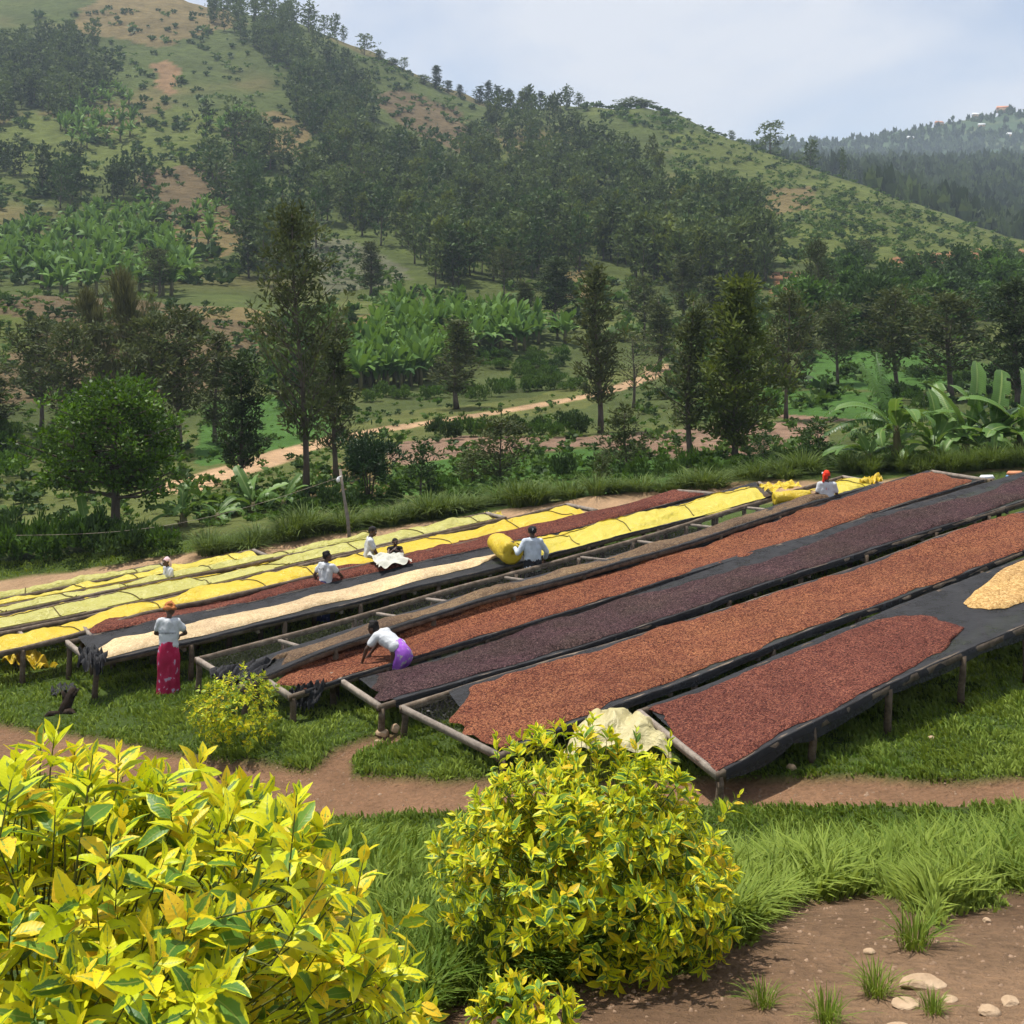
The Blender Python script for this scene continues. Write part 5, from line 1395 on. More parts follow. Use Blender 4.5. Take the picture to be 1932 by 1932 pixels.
# trees on the skyline
SKY = [  # px, base row, top row, kind ('e' eucalyptus, 'p' pine), width
 (455,18,-25,'e',30),(482,25,-20,'e',34),(508,32,-12,'e',30),(540,42,0,'e',34),(583,60,5,'e',36),(612,66,28,'e',22),(632,72,25,'e',26),(648,82,48,'e',14),(688,104,63,'e',26),(715,112,92,'e',24),(740,124,110,'e',30),(763,130,107,'e',14),
 (800,160,140,'e',26),(822,168,122,'p',28),(846,176,150,'p',22),(868,184,158,'p',20),(905,198,160,'p',26),(922,200,152,'p',26),(940,200,160,'p',28),(962,202,166,'p',26),(985,204,172,'p',26),(1003,206,176,'p',22),(1020,206,170,'p',22),(1042,208,178,'p',22),(1070,208,160,'e',24),(1092,206,176,'e',18),
 (1190,186,166,'e',40),(1215,186,170,'e',44),(1380,258,240,'e',14),(1454,282,220,'e',40),(1530,306,250,'e',34),(1590,330,272,'e',14)]
names = {'e': 'tall eucalyptus tree on the skyline of the hill', 'p': 'pointed pine tree on the skyline of the hill'}
for i, (px, b, t_, kd, w) in enumerate(SKY):
    p = hit(px, b, 300, 620)
    s = (b - t_) * p.y / FOC / 14.0; sx = w * p.y / FOC / (5.2 if kd == 'e' else 4.4)
    me = EUC[(0, 3, 1)[i % 3]] if kd == 'e' else PINE[i % 2]
    lab = names[kd]
    if px == 1454: lab = 'lone round eucalyptus tree on the right shoulder of the hill'
    if px == 1530: lab = 'lone dark upright tree on the right shoulder, second from right'
    if px == 1590: lab = 'thin wispy tree, last on the right shoulder of the hill'
    p.z -= 0.4
    o = add('skyline_tree', me, None, p, (0, 0, random.uniform(0, 6)), (sx, sx, s)); tag(o, lab, 'tree', 'trees on the skyline')

# scrub: uncountable small bushes over the open slopes
SCR = [shrub_mesh(700 + i, 20, (0.66, 0.40), (M_LSHRUBD, M_LWEED, M_LSHRUB)[i], 5, 0.8) for i in range(3)]
items = []
def scrub(poly, n, size, zmin, zmax, kinds=(0, 1, 2), clus=0.35):
    xs = [p[0] for p in poly]; ys = [p[1] for p in poly]
    A = RNG.uniform(min(xs), max(xs), n * 12); Bb = RNG.uniform(min(ys), max(ys), n * 12)
    ok = in_poly(A, Bb, poly) & (vnoise(A / 38.0, Bb / 16.0, 77) > -clus + RNG.uniform(-.35, .35, n * 12))
    for a, b in list(zip(A[ok], Bb[ok]))[:n]:
        p = hit(a, b, zmin, zmax)
        s = size * random.uniform(0.45, 1.3) * (1.5 if random.random() < .1 else 1)
        items.append((p, random.choice(kinds), (s, s, s * random.uniform(.6, 1.0)), random.uniform(0, 6)))
scrub([(1240,190),(1420,262),(1700,375),(1932,462),(2050,520),(1932,500),(1680,500),(1480,505),(1440,420),(1300,390),(1250,300)], 1500, 1.15, 170, 620, (0, 1, 1, 1), .1)
scrub([(-40,60),(150,20),(400,10),(560,60),(620,250),(560,420),(440,540),(-40,540)], 900, 2.0, 150, 640, (0, 0, 1), .05)
scrub([(660,110),(740,115),(920,210),(900,290),(780,260),(700,200)], 170, 1.7, 250, 620, (0, 1), .3)
scrub([(1100,190),(1200,175),(1260,195),(1300,260),(1200,240),(1100,215)], 130, 2.0, 250, 620, (0, 2, 1), .3)
scrub([(590,440),(660,450),(780,535),(620,560)], 120, 0.9, 160, 330, (0, 1), .4)
scrub([(-60,760),(-60,560),(260,550),(520,600),(520,690),(420,750)], 420, 0.75, 80, 150, (0, 1), .3)
scrub([(500,620),(660,560),(1000,540),(1500,520),(1560,640),(1250,700),(1100,640),(700,580),(640,720),(500,760)], 420, 1.6, 100, 260, (0, 1, 2), .2)
scrub([(1250,700),(1500,640),(1932,640),(1960,790),(1640,740),(1420,800),(1240,800)], 220, 0.8, 55, 150, (1, 2, 0), .2)
scrub([(-100,1000),(-100,760),(420,740),(640,720),(900,770),(1250,700),(1500,650),(1960,650),(1960,880),(1300,905),(700,960)], 1700, 0.42, 37, 150, (0, 1, 2, 1), .12)
scrub([(380,1000),(380,900),(760,880),(1300,850),(1960,800),(1960,890),(1300,915),(700,965)], 900, 0.30, 36.5, 60, (1, 2, 1), .2)
scatter_stuff('hill_scrub', 'scattered low scrub and weeds over the open slopes', items, SCR, LM)
# far woods on the hills behind
items = []
_a = RNG.uniform(1380, 2100, 5200); _z = np.exp(RNG.uniform(math.log(450), math.log(2250), 5200)); _X = (_a - CX) * _z / FOC
_ok = vnoise(_X / 130.0, _z / 160.0, 91) > RNG.uniform(-.4, .1, 5200)
_g = ground_h(_X, _z)
_ok &= (_a > 1640) | (_z > 640)
for X, z, gg in zip(_X[_ok], _z[_ok], _g[_ok]):
    h = random.uniform(8, 15)
    items.append(((X, z, gg - 1), random.choice((0, 0, 2)), (h * .55, h * .55, h), random.uniform(0, 6)))
FARS = [shrub_mesh(720 + i, 22, (0.8, 0.5), (M_LEUC, M_LSHRUBD, M_LDARK)[i], 4, 0.95) for i in range(3)]
scatter_stuff('far_woods', 'blue hazed trees covering the distant hills', items, FARS, LM)
# ================================================================== grass of the terrace and the near bank
M_GRASS = leaf_mat('grass_blades', (0.042, 0.100, 0.008), (0.260, 0.330, 0.055), 0.30, 0.6, 0.12)
def grass_field(n):
    rng = np.random.default_rng(21)
    zg = np.exp(np.linspace(math.log(2.0), math.log(35.5), 700)); pg = np.linspace(-200, 2130, 240)
    zz_, pp_ = np.meshgrid(zg, pg, indexing='ij')
    rows = pic_row(pp_.ravel(), zz_.ravel()).reshape(zz_.shape)
    rows = np.minimum.accumulate(rows, axis=0)
    px = rng.uniform(-200, 2130, n)
    py = rng.uniform(1000, 2010, n)
    j = np.clip(((px + 200) / 2330 * 239).astype(int), 0, 239)
    Z = np.empty(n)
    for c in range(240):
        m = j == c
        if m.any(): Z[m] = np.interp(-py[m], -rows[:, c] + 1e-6 * np.arange(700), zg)
    Z *= 1 + rng.normal(0, 0.004, n)
    X = (px - CX) * Z / FOC
    bare = np.maximum(np.maximum(path_mask(X, Z), np.where(Z < 9, bare_mask(X, Z), 0)), np.where(Z > 26, back_strip_mask(X, Z), 0))
    patch = 1.3 * fbm(X * 0.9, Z * 0.9, 81, 3); fine = fbm(X * 3.0, Z * 3.0, 83, 3)
    keep = rng.uniform(0, 1, n) > bare * 1.05 + 0.0
    keep &= rng.uniform(0, 1, n) < np.clip(0.72 + 0.9 * fine + 0.3 * patch, 0.12, 1)
    # the bush in the corner hides its own ground; leave it bare
    keep &= ~((px < 700) & (py > 1640))
    keep &= (Z < 35.4)
    keep &= ~((Z < 3.0))
    X, Z, patch, fine, bare = X[keep], Z[keep], patch[keep], fine[keep], bare[keep]
    n = len(X)
    h = ground_h(X, Z)
    longg = sstep(13.6, 11.5, Z) * np.interp(X, [-4, -1, 1.2, 3], [0.45, 0.4, 0.9, 1.0])
    edge = np.clip(1 - bare * 1.5, 0.25, 1)
    L = (0.085 + 0.10 * longg + 0.05 * np.clip(patch, 0, 1)) * (0.55 + rng.uniform(0, 0.9, n)) * (0.85 + 0.9 * np.clip(fine + .1, -.4, .8)) * edge
    L = np.where(Z < 6.3, L * 0.8, L)
    W = np.clip(0.0055 + 0.00052 * Z, 0.006, 0.017) * rng.uniform(0.6, 1.4, n)
    ang = rng.uniform(0, 6.283, n) * 0.55 + 4.0 * vnoise(X * 1.2, Z * 1.2, 87) + np.where(longg > .4, -0.9, 0.6)
    lean = np.clip(rng.normal(0.55, 0.3, n) + 0.3 * longg, 0.05, 1.15)
    dx, dy = np.cos(ang), np.sin(ang)
    # face the blade broadside in a random direction
    a2 = rng.uniform(0, 6.283, n); sx, sy = np.cos(a2) * W, np.sin(a2) * W
    V = np.zeros((n, 5, 3))
    b = np.stack([X, Z, h - 0.01], 1)
    m = b + np.stack([dx * lean * L * .35, dy * lean * L * .35, L * (0.62 - .12 * lean)], 1)
    t = b + np.stack([dx * lean * L, dy * lean * L, L * (1.0 - 0.38 * lean)], 1)
    side = np.stack([sx, sy, np.zeros(n)], 1)
    V[:, 0] = b - side; V[:, 1] = b + side; V[:, 2] = m + side * 0.85; V[:, 3] = m - side * 0.85; V[:, 4] = t
    i = np.arange(n) * 5
    q = np.stack([i, i + 1, i + 2, i + 3], 1); tr = np.stack([i + 3, i + 2, i + 4], 1)
    dry = np.clip(0.42 + 0.55 * fbm(X * 0.6 + 7, Z * 0.6, 89, 3) + 0.35 * fine + rng.normal(0, 0.2, n) + 0.35 * bare, 0, 1)
    me = np_mesh('grass', V.reshape(-1, 3), q, tr, M_GRASS, False, {'rnd': ('FLOAT', np.repeat(dry, 5))})
    o = add('grass', me); tag(o, 'green grass covering the terrace and the near bank', 'grass', None, 'stuff')
grass_field(400000)

# ---- single tufts on the trodden earth
TUFT = [reed_mesh(800 + i, 120, 0.26, 0.24, 0.0045, M_GRASS, 'blades', 1.15) for i in range(3)]
def near_hit(px, py, z0=1.5, z1=34.0):
    z = np.exp(np.linspace(math.log(z0), math.log(z1), 900)); r = pic_row(np.full(900, float(px)), z)
    k = int(np.argmax(r <= py)); Z = z[k]; X = (px - CX) * Z / FOC
    return Vector((X, Z, ground_at(X, Z)))
for i, (px, py, s, lab) in enumerate([(1725, 1790, 0.62, 'rounded grass tuft alone on the bare earth at right'), (1655, 1880, 0.45, 'small grass tuft left of the pale flat rocks'), (1440, 1900, 0.36, 'pale dry grass tuft on the bare earth, bottom right of centre'), (1560, 1930, 0.42, 'grass tuft at the bottom edge below the bare earth'), (1760, 1915, 0.3, 'tiny grass tuft among the pale rocks'), (900, 1890, 0.5, 'grass tuft at the bottom edge beside the golden sprig')]):
    o = add('grass_tuft', TUFT[i % 3], None, near_hit(px, py), (0, 0, i * 1.3), s); tag(o, lab, 'grass tuft')

# ================================================================== golden variegated shrubs
def variegated(name, k):
    t = NT(name)
    uv = t.node('ShaderNodeUVMap').outputs[0]
    sp = t.node('ShaderNodeSeparateXYZ'); t.l.new(uv, sp.inputs[0])
    oi = t.node('ShaderNodeObjectInfo').outputs['Random']
    r = t.math('FRACT', t.math('ADD', t.attr('rnd'), oi))
    # picture of the leaf blade: |u| grows from the midrib to the margin
    au = t.math('ABSOLUTE', t.math('MULTIPLY_ADD', sp.outputs[0], 2.0, -1.0))
    cb = t.node('ShaderNodeCombineXYZ'); t.l.new(t.math('MULTIPLY', au, 1.2), cb.inputs[0]); t.l.new(t.math('MULTIPLY', sp.outputs[1], 4.0), cb.inputs[1]); t.l.new(t.math('MULTIPLY', r, 40.0), cb.inputs[2])
    n = t.noise(1.6, 3, 0.6, cb.outputs[0])
    edge = t.math('ADD', t.math('MULTIPLY_ADD', n, 0.9, -0.45), au)
    # how much of the blade is yellow differs from leaf to leaf
    lim = t.ramp(r, [(0.0, (0.80, 0.80, 0.80)), (0.34 * k, (0.55, 0.55, 0.55)), (0.54 * k, (0.12, 0.12, 0.12)), (0.62 * k, (-0.0, 0, 0))])
    g = t.math('SMOOTH_MIN', 1.0, t.math('MAXIMUM', 0.0, t.math('MULTIPLY', t.math('SUBTRACT', edge, lim), 9.0)), 0.05)
    r2 = t.math('FRACT', t.math('MULTIPLY', r, 7.13))
    yel = t.ramp(r2, [(0.0, (0.52, 0.60, 0.014)), (0.5, (0.66, 0.66, 0.016)), (0.84, (0.76, 0.62, 0.018)), (1.0, (0.80, 0.52, 0.03))])
    grn = t.ramp(r2, [(0.0, (0.055, 0.155, 0.030)), (1.0, (0.20, 0.36, 0.05))])
    c = t.mix(g, grn, yel)
    # veins
    vv = t.math('SINE', t.math('MULTIPLY', t.math('SUBTRACT', sp.outputs[1], t.math('MULTIPLY', au, 0.12)), 62.0))
    mid = t.math('GREATER_THAN', 0.055, au)
    c = t.mix(t.math('MULTIPLY', mid, 0.35), c, (0.55, 0.52, 0.12))
    brown = t.math('GREATER_THAN', t.math('ADD', n, t.math('MULTIPLY', r2, 0.18)), 0.80)
    c = t.mix(t.math('MULTIPLY', brown, 0.7), c, (0.20, 0.085, 0.03))
    p = t.principled(c, 0.42, 0.22, t.bump(vv, 0.08, 0.002))
    tr = t.node('ShaderNodeBsdfTranslucent'); t.l.new(t.mix(0.25, c, (0.45, 0.5, 0.02)), tr.inputs['Color'])
    mx = t.node('ShaderNodeMixShader', Fac=0.34); t.l.new(p, mx.inputs[1]); t.l.new(tr.outputs[0], mx.inputs[2])
    return t.done(mx.outputs[0])
M_VAR = variegated('variegated_golden_leaf', 0.9)
M_VARG = variegated('variegated_green_gold_leaf', 1.25)
M_TWIG = simple_mat('green_brown_twig', (0.06, 0.07, 0.018), (0.13, 0.14, 0.035), 12, 0.7)

def leaf_blade(seed, n=7, serr=True):
    """pointed leaf of unit length along +x, folded on the midrib; verts, quads, uv"""
    rng = np.random.default_rng(seed)
    V, UV, q = [], [], []
    w0 = rng.uniform(0.20, 0.27); bend = rng.uniform(0.05, 0.38); fold = rng.uniform(0.10, 0.32); tw = rng.uniform(-.25, .25); sway = rng.uniform(-.08, .08)
    for i in range(n):
        x = i / (n - 1)
        w = w0 * (math.sin(math.pi * min(1, x ** 0.82)) ** 0.85) if 0 < i < n - 1 else 0.006
        w *= 1 + (0.09 if (serr and i % 2) else -0.04)
        z = -bend * x * x + 0.10 * x; y0 = sway * math.sin(x * math.pi)
        for s in (-1, 0, 1):
            a = tw * x
            yy, zz = s * w, abs(s) * w * fold * 1.4
            V.append((x, y0 + yy * math.cos(a) - zz * math.sin(a), z + yy * math.sin(a) + zz * math.cos(a) + (rng.normal(0, 0.008) if s else 0)))
            UV.append((0.5 + 0.5 * s, x))
    for i in range(n - 1):
        for k in range(2):
            q.append((i * 3 + k, (i + 1) * 3 + k, (i + 1) * 3 + k + 1, i * 3 + k + 1))
    return np.array(V), np.array(q), np.array(UV)
BLADES = [leaf_blade(900 + i) for i in range(10)]
BLADE_ME = [np_mesh('leaf', v, q, None, M_VAR, True, {'rnd': ('FLOAT', np.full(len(v), (i * 0.37) % 1))}, uv) for i, (v, q, uv) in enumerate(BLADES)]
BLADE_MEG = [np_mesh('leaf', v, q, None, M_VARG, True, {'rnd': ('FLOAT', np.full(len(v), (i * 0.37) % 1))}, uv) for i, (v, q, uv) in enumerate(BLADES)]
BLADES_LO = [leaf_blade(930 + i, 5, False) for i in range(5)]

def frame(d, upv):
    d = d / np.linalg.norm(d); s = np.cross(upv, d); s /= (np.linalg.norm(s) + 1e-9); u = np.cross(d, s)
    return np.stack([d, s, u], 1)

def golden_shrub(label, base, centre, radii, n_shoot, leaf_len, seed, n_parts=300, extra=(), per=(7, 11), low=False, fill=0.5, yel=0.0, hemi=-0.45, green=False):
    rng = np.random.default_rng(seed)
    root = empty('golden_shrub', base); tag(root, label, 'shrub', 'golden variegated shrubs')
    B = np.array(base); Cn = np.array(centre); Rd = np.array(radii)
    tw = MB(); leaves = []     # (pos, 3x3, len, rnd)
    shoots = []
    for i in range(n_shoot):
        while True:
            d = rng.normal(size=3); d /= np.linalg.norm(d)
            if d[2] > hemi: break
        depth = 1.0 if rng.random() > fill else rng.uniform(0.55, 0.9)
        bump = 1 + 0.34 * float(fbm(np.array([d[0] * 2.2 + 5]), np.array([d[1] * 2.2 + d[2] * 2.0]), seed, 2)[0]) * 1.6
        p = Cn + d * Rd * depth * bump * rng.uniform(0.92, 1.08)
        dirn = d * np.array([1, 1, 0.7]) + np.array([0, 0, 0.55]) + rng.normal(0, 0.22, 3)
        if d[2] < -0.1: dirn = d * np.array([1, 1, .5]) + np.array([0, 0, 0.05]) + rng.normal(0, .2, 3)
        shoots.append((p, dirn / np.linalg.norm(dirn), rng.uniform(0.9, 1.5) * leaf_len, depth))
    for (p, d, l) in extra:
        shoots.append((np.array(p), np.array(d) / np.linalg.norm(d), l, 1.0))
    for p, d, slen, depth in shoots:
        k = rng.integers(per[0], per[1])
        if slen > leaf_len * 2: k = int(slen / leaf_len * 4)
        foot = Cn + (p - Cn) * 0.72; foot[2] -= 0.12 * Rd[2]
        a = p - d * slen
        tw.tube([tuple(foot - B), tuple((foot * .4 + a * .6) - B), tuple(a - B), tuple(p - B)], [leaf_len * .03, leaf_len * .028, leaf_len * .024, leaf_len * .015], 4, False)
        F = frame(d, np.array([0.3, 0.2, 1.0]))
        ph = rng.uniform(0, 6.28); tone = rng.uniform(0, 1)
        for j in range(k):
            f = j / max(1, k - 1)              # 0 tip .. 1 base
            ang = ph + (j // 2) * 1.571 + (j % 2) * 3.1416 + rng.normal(0, .25)
            el = math.radians(26 + 52 * f + rng.normal(0, 9))
            ld = F[:, 0] * math.cos(el) + (F[:, 1] * math.cos(ang) + F[:, 2] * math.sin(ang)) * math.sin(el)
            R = frame(ld, F[:, 0] + rng.normal(0, .25, 3))
            ll = leaf_len * (0.5 + 0.62 * min(1, f * 1.6)) * rng.uniform(0.8, 1.2)
            leaves.append((p - d * slen * f * 0.9, R, ll, (tone * 0.35 + rng.uniform(0, 0.65) + yel) % 1.0))
    # the leaves that show largest become single parts
    def show(L):
        p = L[0]; dist = np.linalg.norm(p)
        out = (p - Cn) / Rd; view = -p / dist
        return L[2] / dist * (1.0 + 0.9 * float(np.dot(out / (np.linalg.norm(out) + 1e-6), view)) + 0.5 * min(1.2, np.linalg.norm(out)) + 0.3 * out[2])
    order = sorted(range(len(leaves)), key=lambda i: -show(leaves[i]))
    lab_src = BLADE_MEG if green else BLADE_ME
    for i in order[:n_parts]:
        p, R, ll, rn = leaves[i]
        o = bpy.data.objects.new('leaf', lab_src[int(rng.integers(len(lab_src)))])
        o.matrix_local = Matrix.Translation(Vector(p - B)) @ Matrix(R.tolist()).to_4x4() @ Matrix.Scale(ll, 4)
        link(o, root)
    rest = [leaves[i] for i in order[n_parts:]]
    if rest:
        V, Q, U, RN = [], [], [], []; off = 0
        lib = BLADES_LO if low else BLADES
        for p, R, ll, rn in rest:
            v, q, uv = lib[int(rng.integers(len(lib)))]
            V.append((v * ll) @ R.T + (p - B)); Q.append(q + off); U.append(uv); RN.append(np.full(len(v), rn)); off += len(v)
        me = np_mesh('leaf_mass', np.concatenate(V), np.concatenate(Q), None, M_VARG if green else M_VAR, True, {'rnd': ('FLOAT', np.concatenate(RN))}, np.concatenate(U))
        o = add('leaf_mass', me, root); o['kind'] = 'stuff'
    add('twigs', tw.mesh('twigs', M_TWIG, True), root)
    return root

# the big one in the left corner
golden_shrub('large golden variegated shrub filling the lower left corner', (-0.72, 1.95, ground_at(-.72, 1.95)), (-0.79, 1.92, -1.25), (0.62, 0.50, 0.455), 980, 0.058, 41, 300, yel=0.10, hemi=-0.35, low=True,
             extra=[((-0.235, 1.9, -0.85), (0.2, 0, 1), 0.22), (up(560, 1500, 1.75), (0.1, 0, 1), 0.16), (up(175, 1425, 1.8), (0.15, 0, 1), 0.14), (up(650, 1600, 1.7), (0.5, 0, 0.8), 0.2), (up(30, 1430, 1.7), (0.2, 0, 1), 0.13)])
zc = 4.75
cb_ = up(1128, 1800, zc)
golden_shrub('rounded golden variegated shrub in the middle of the foreground', (cb_.x, zc, ground_at(cb_.x, zc)), tuple(up(1128, 1615, zc)), (0.60, 0.52, 0.455), 820, 0.056, 43, 300, low=True, hemi=-0.8, green=True,
             extra=[(up(935, 1385, zc + .2), (-0.1, 0, 1), 0.2), (up(1085, 1405, zc), (-.1, 0, 1), 0.16), (up(1200, 1375, zc), (0, 0, 1), 0.18), (up(1265, 1385, zc), (.1, 0, 1), 0.15), (up(1395, 1500, zc), (.6, 0, .8), 0.15), (up(835, 1560, zc), (-.9, 0, .4), 0.15)])
p = near_hit(440, 1412, 12)
golden_shrub('small golden variegated shrub beside the footpath at left', tuple(p), (p.x, p.y, p.z + 0.60), (0.72, 0.66, 0.56), 330, 0.075, 47, 300, low=True, hemi=-0.8, per=(6, 9),
             extra=[(tuple(up(462, 1262, p.y)), (0, 0, 1), 0.32), (tuple(up(405, 1275, p.y)), (-.2, 0, 1), 0.2)])
p = near_hit(990, 1990, 2.0)
golden_shrub('tiny golden sprig at the bottom edge of the photo', tuple(p), (p.x, p.y, p.z + 0.10), (0.17, 0.12, 0.12), 26, 0.062, 53, 300, hemi=0.0, fill=0.3, extra=[(tuple(up(985, 1850, p.y)), (0.1, 0, 1), 0.14), (tuple(up(905, 1900, p.y)), (-.3, 0, 1), 0.1), (tuple(up(1085, 1895, p.y)), (.3, 0, 1), 0.1)])

# ================================================================== stones
M_ROCK = simple_mat('pale_sandstone', (0.30, 0.20, 0.12), (0.52, 0.39, 0.26), 5, 0.9, 0.1, 0.8, 14)
def rock_mesh(seed, sx, sy, sz):
    rng = np.random.default_rng(seed)
    bm = bmesh.new(); bmesh.ops.create_icosphere(bm, subdivisions=3, radius=1.0)
    pl = [(Vector(rng.normal(size=3)).normalized(), rng.uniform(0.62, 0.95)) for _ in range(9)]
    for v in bm.verts:
        for n, d in pl:
            k = v.co.dot(n) - d
            if k > 0: v.co -= n * k * 0.9
        v.co += Vector(rng.normal(0, 0.015, 3))
        v.co = Vector((v.co.x * sx, v.co.y * sy, v.co.z * sz))
    me = bpy.data.meshes.new('rock'); bm.to_mesh(me); bm.free(); me.materials.append(M_ROCK); return me
for i, (px, py, wpx, ar, fl, lab) in enumerate([
    (1742, 1862, 92, .6, .32, 'large pale flat rock on the bare earth at lower right'), (1712, 1900, 62, .7, .3, 'pale wedge shaped rock just below the largest flat rock'),
    (1792, 1890, 30, .8, .5, 'small brown rock right of the flat rocks'), (1866, 1915, 44, .8, .55, 'rounded tan rock near the bottom right corner, left of a pair'),
    (1905, 1895, 40, .8, .5, 'rounded tan rock at the right, right one of a pair'), (1640, 1800, 24, .8, .6, 'small stone on the bare earth below the shrub shadow'), (1862, 1740, 16, .9, .8, 'small pale stone under the grass edge at right'),
    (1494, 1452, 22, .8, .7, 'tan stone lying in the grass by the nearest bed corner'), (1758, 1395, 15, .9, .6, 'small stone in the grass below the nearest bed'),
    (722, 1392, 30, .8, .6, 'tan rock beside the leg of the second bed'), (748, 1382, 24, .8, .8, 'tan rock touching the leg of the second bed'), (712, 1402, 14, .9, .5, 'little reddish stone in the worn grass'),
    (905, 1415, 14, .9, .5, 'pale chip of stone in the grass below the second bed'), (1690, 1945, 60, .5, .3, 'pale rock slab cut by the bottom edge')]):
    p = near_hit(px, py, 2.0); w = wpx * p.y / FOC / 2
    o = add('rock', rock_mesh(40 + i, w, w * ar, w * fl), None, p + Vector((0, 0, w * fl * 0.35)), (0, 0, random.uniform(-.4, .4))); tag(o, lab, 'rock')
def pebbles():
    rng = np.random.default_rng(5); V, Q = [], []
    bs = np.array([(-1, -1, -.4), (1, -1, -.4), (1, 1, -.4), (-1, 1, -.4), (-.6, -.6, .6), (.6, -.6, .5), (.5, .6, .6), (-.6, .5, .5)])
    fq = np.array([(4, 5, 6, 7), (0, 1, 5, 4), (1, 2, 6, 5), (2, 3, 7, 6), (3, 0, 4, 7)])
    Z1 = rng.uniform(3.0, 6.2, 2600); X1 = rng.uniform(0.0, 0.46, 2600) * Z1; ok = bare_mask(X1, Z1) > .6
    X2 = rng.uniform(-10, 9, 5000); Z2 = rng.uniform(13, 22, 5000); ok2 = path_mask(X2, Z2) > .6
    XX = np.concatenate([X1[ok][:900], X2[ok2][:600]]); ZZ = np.concatenate([Z1[ok][:900], Z2[ok2][:600]])
    SS = np.where(ZZ < 9, 0.0018 + 0.008 * rng.uniform(0, 1, len(XX)) ** 2.5, 0.005 + 0.018 * rng.uniform(0, 1, len(XX)) ** 2.5); GG = ground_h(XX, ZZ)
    for k, (X, Z, s, gz) in enumerate(zip(XX, ZZ, SS, GG)):
        v = bs * s * rng.uniform(.6, 1.4, 3) + rng.normal(0, s * .15, (8, 3)); a = rng.uniform(0, 6.28)
        v = v @ np.array([[math.cos(a), math.sin(a), 0], [-math.sin(a), math.cos(a), 0], [0, 0, 1]])
        V.append(v + np.array([X, Z, gz + s * .2])); Q.append(fq + 8 * k)
    o = add('pebbles', np_mesh('pebbles', np.concatenate(V), np.concatenate(Q), None, simple_mat('grit', (0.16, 0.10, 0.06), (0.34, 0.23, 0.15), 30))); tag(o, 'loose grit and pebbles on the bare earth and path', 'pebbles', None, 'stuff')
pebbles()
# ================================================================== people
def skin_mat(name, c):
    t = NT(name); n = t.noise(14, 4, 0.6, t.obj())
    col = t.ramp(n, [(0.3, tuple(x * 0.8 for x in c)), (0.7, tuple(x * 1.25 for x in c))])
    return t.done(t.principled(col, 0.48, 0.4))
M_SKIN = skin_mat('dark_skin', (0.070, 0.036, 0.022))
M_HAIR = simple_mat('black_hair', (0.008, 0.007, 0.006), (0.022, 0.018, 0.016), 40, 0.7, 0.2, 0.6, 90)
def cloth_mat(name, c1, c2, scale=6.0, rough=0.85, bump=0.35):
    t = NT(name); o = t.obj(); n = t.noise(scale, 4, 0.6, o, 0.6)
    return t.done(t.principled(t.ramp(n, [(0.3, c1), (0.7, c2)]), rough, 0.2, t.bump(t.noise(9, 4, 0.6, o, 1.0), bump, 0.03)))
M_WHITE = cloth_mat('white_cotton', (0.46, 0.48, 0.50), (0.56, 0.575, 0.59))
M_WHITEB = cloth_mat('bluish_white_cotton', (0.45, 0.50, 0.56), (0.54, 0.59, 0.64))
M_NAVY = cloth_mat('dark_navy_cloth', (0.012, 0.013, 0.028), (0.03, 0.03, 0.055))
M_BLACKC = cloth_mat('black_cloth', (0.010, 0.010, 0.012), (0.026, 0.026, 0.03))
M_WRAP = cloth_mat('rust_orange_headwrap', (0.28, 0.09, 0.025), (0.50, 0.19, 0.06), 18)
M_REDW = cloth_mat('red_headscarf', (0.55, 0.02, 0.008), (0.75, 0.06, 0.02), 8)
M_PINKW = cloth_mat('pink_white_headscarf', (0.70, 0.36, 0.40), (0.85, 0.72, 0.72), 22)
def print_mat(name, stops, scale, dist=1.4, detail=3):
    t = NT(name); o = t.obj()
    mp = t.node('ShaderNodeMapping', Scale=(1, 1, 0.8)); t.l.new(o, mp.inputs['Vector'])
    v = t.node('ShaderNodeTexVoronoi', Scale=scale, feature='SMOOTH_F1'); 
    nz = t.node('ShaderNodeTexNoise', Scale=scale * 0.8, Detail=3.0); t.l.new(mp.outputs[0], nz.inputs['Vector'])
    ad = t.node('ShaderNodeVectorMath', operation='MULTIPLY_ADD'); t.l.new(nz.outputs['Color'], ad.inputs[0]); ad.inputs[1].default_value = (0.12 * dist,) * 3; t.l.new(mp.outputs[0], ad.inputs[2])
    t.l.new(ad.outputs[0], v.inputs['Vector'])
    f = t.math('ADD', t.math('MULTIPLY', v.outputs['Distance'], 1.0), t.math('MULTIPLY', t.noise(scale * 2.2, 3, 0.6, mp.outputs[0], 1.5), 0.35))
    c = t.ramp(f, stops)
    return t.done(t.principled(c, 0.8, 0.2, t.bump(t.noise(8, 3, 0.6, o, 1.0), 0.3, 0.03)))
M_PINKSK = print_mat('crimson_skirt_white_leaves', [(0.0, (0.48, 0.42, 0.54)), (0.36, (0.42, 0.30, 0.42)), (0.43, (0.44, 0.03, 0.09)), (0.62, (0.36, 0.015, 0.06)), (1.0, (0.26, 0.01, 0.04))], 9)
M_PURPSK = print_mat('violet_flowered_skirt', [(0.0, (0.60, 0.50, 0.40)), (0.30, (0.50, 0.32, 0.36)), (0.40, (0.25, 0.36, 0.28)), (0.50, (0.30, 0.10, 0.48)), (1.0, (0.20, 0.05, 0.36))], 12)
M_BLUESK = print_mat('blue_white_printed_skirt', [(0.0, (0.62, 0.60, 0.70)), (0.32, (0.45, 0.44, 0.62)), (0.42, (0.06, 0.08, 0.26)), (1.0, (0.015, 0.02, 0.06))], 16)
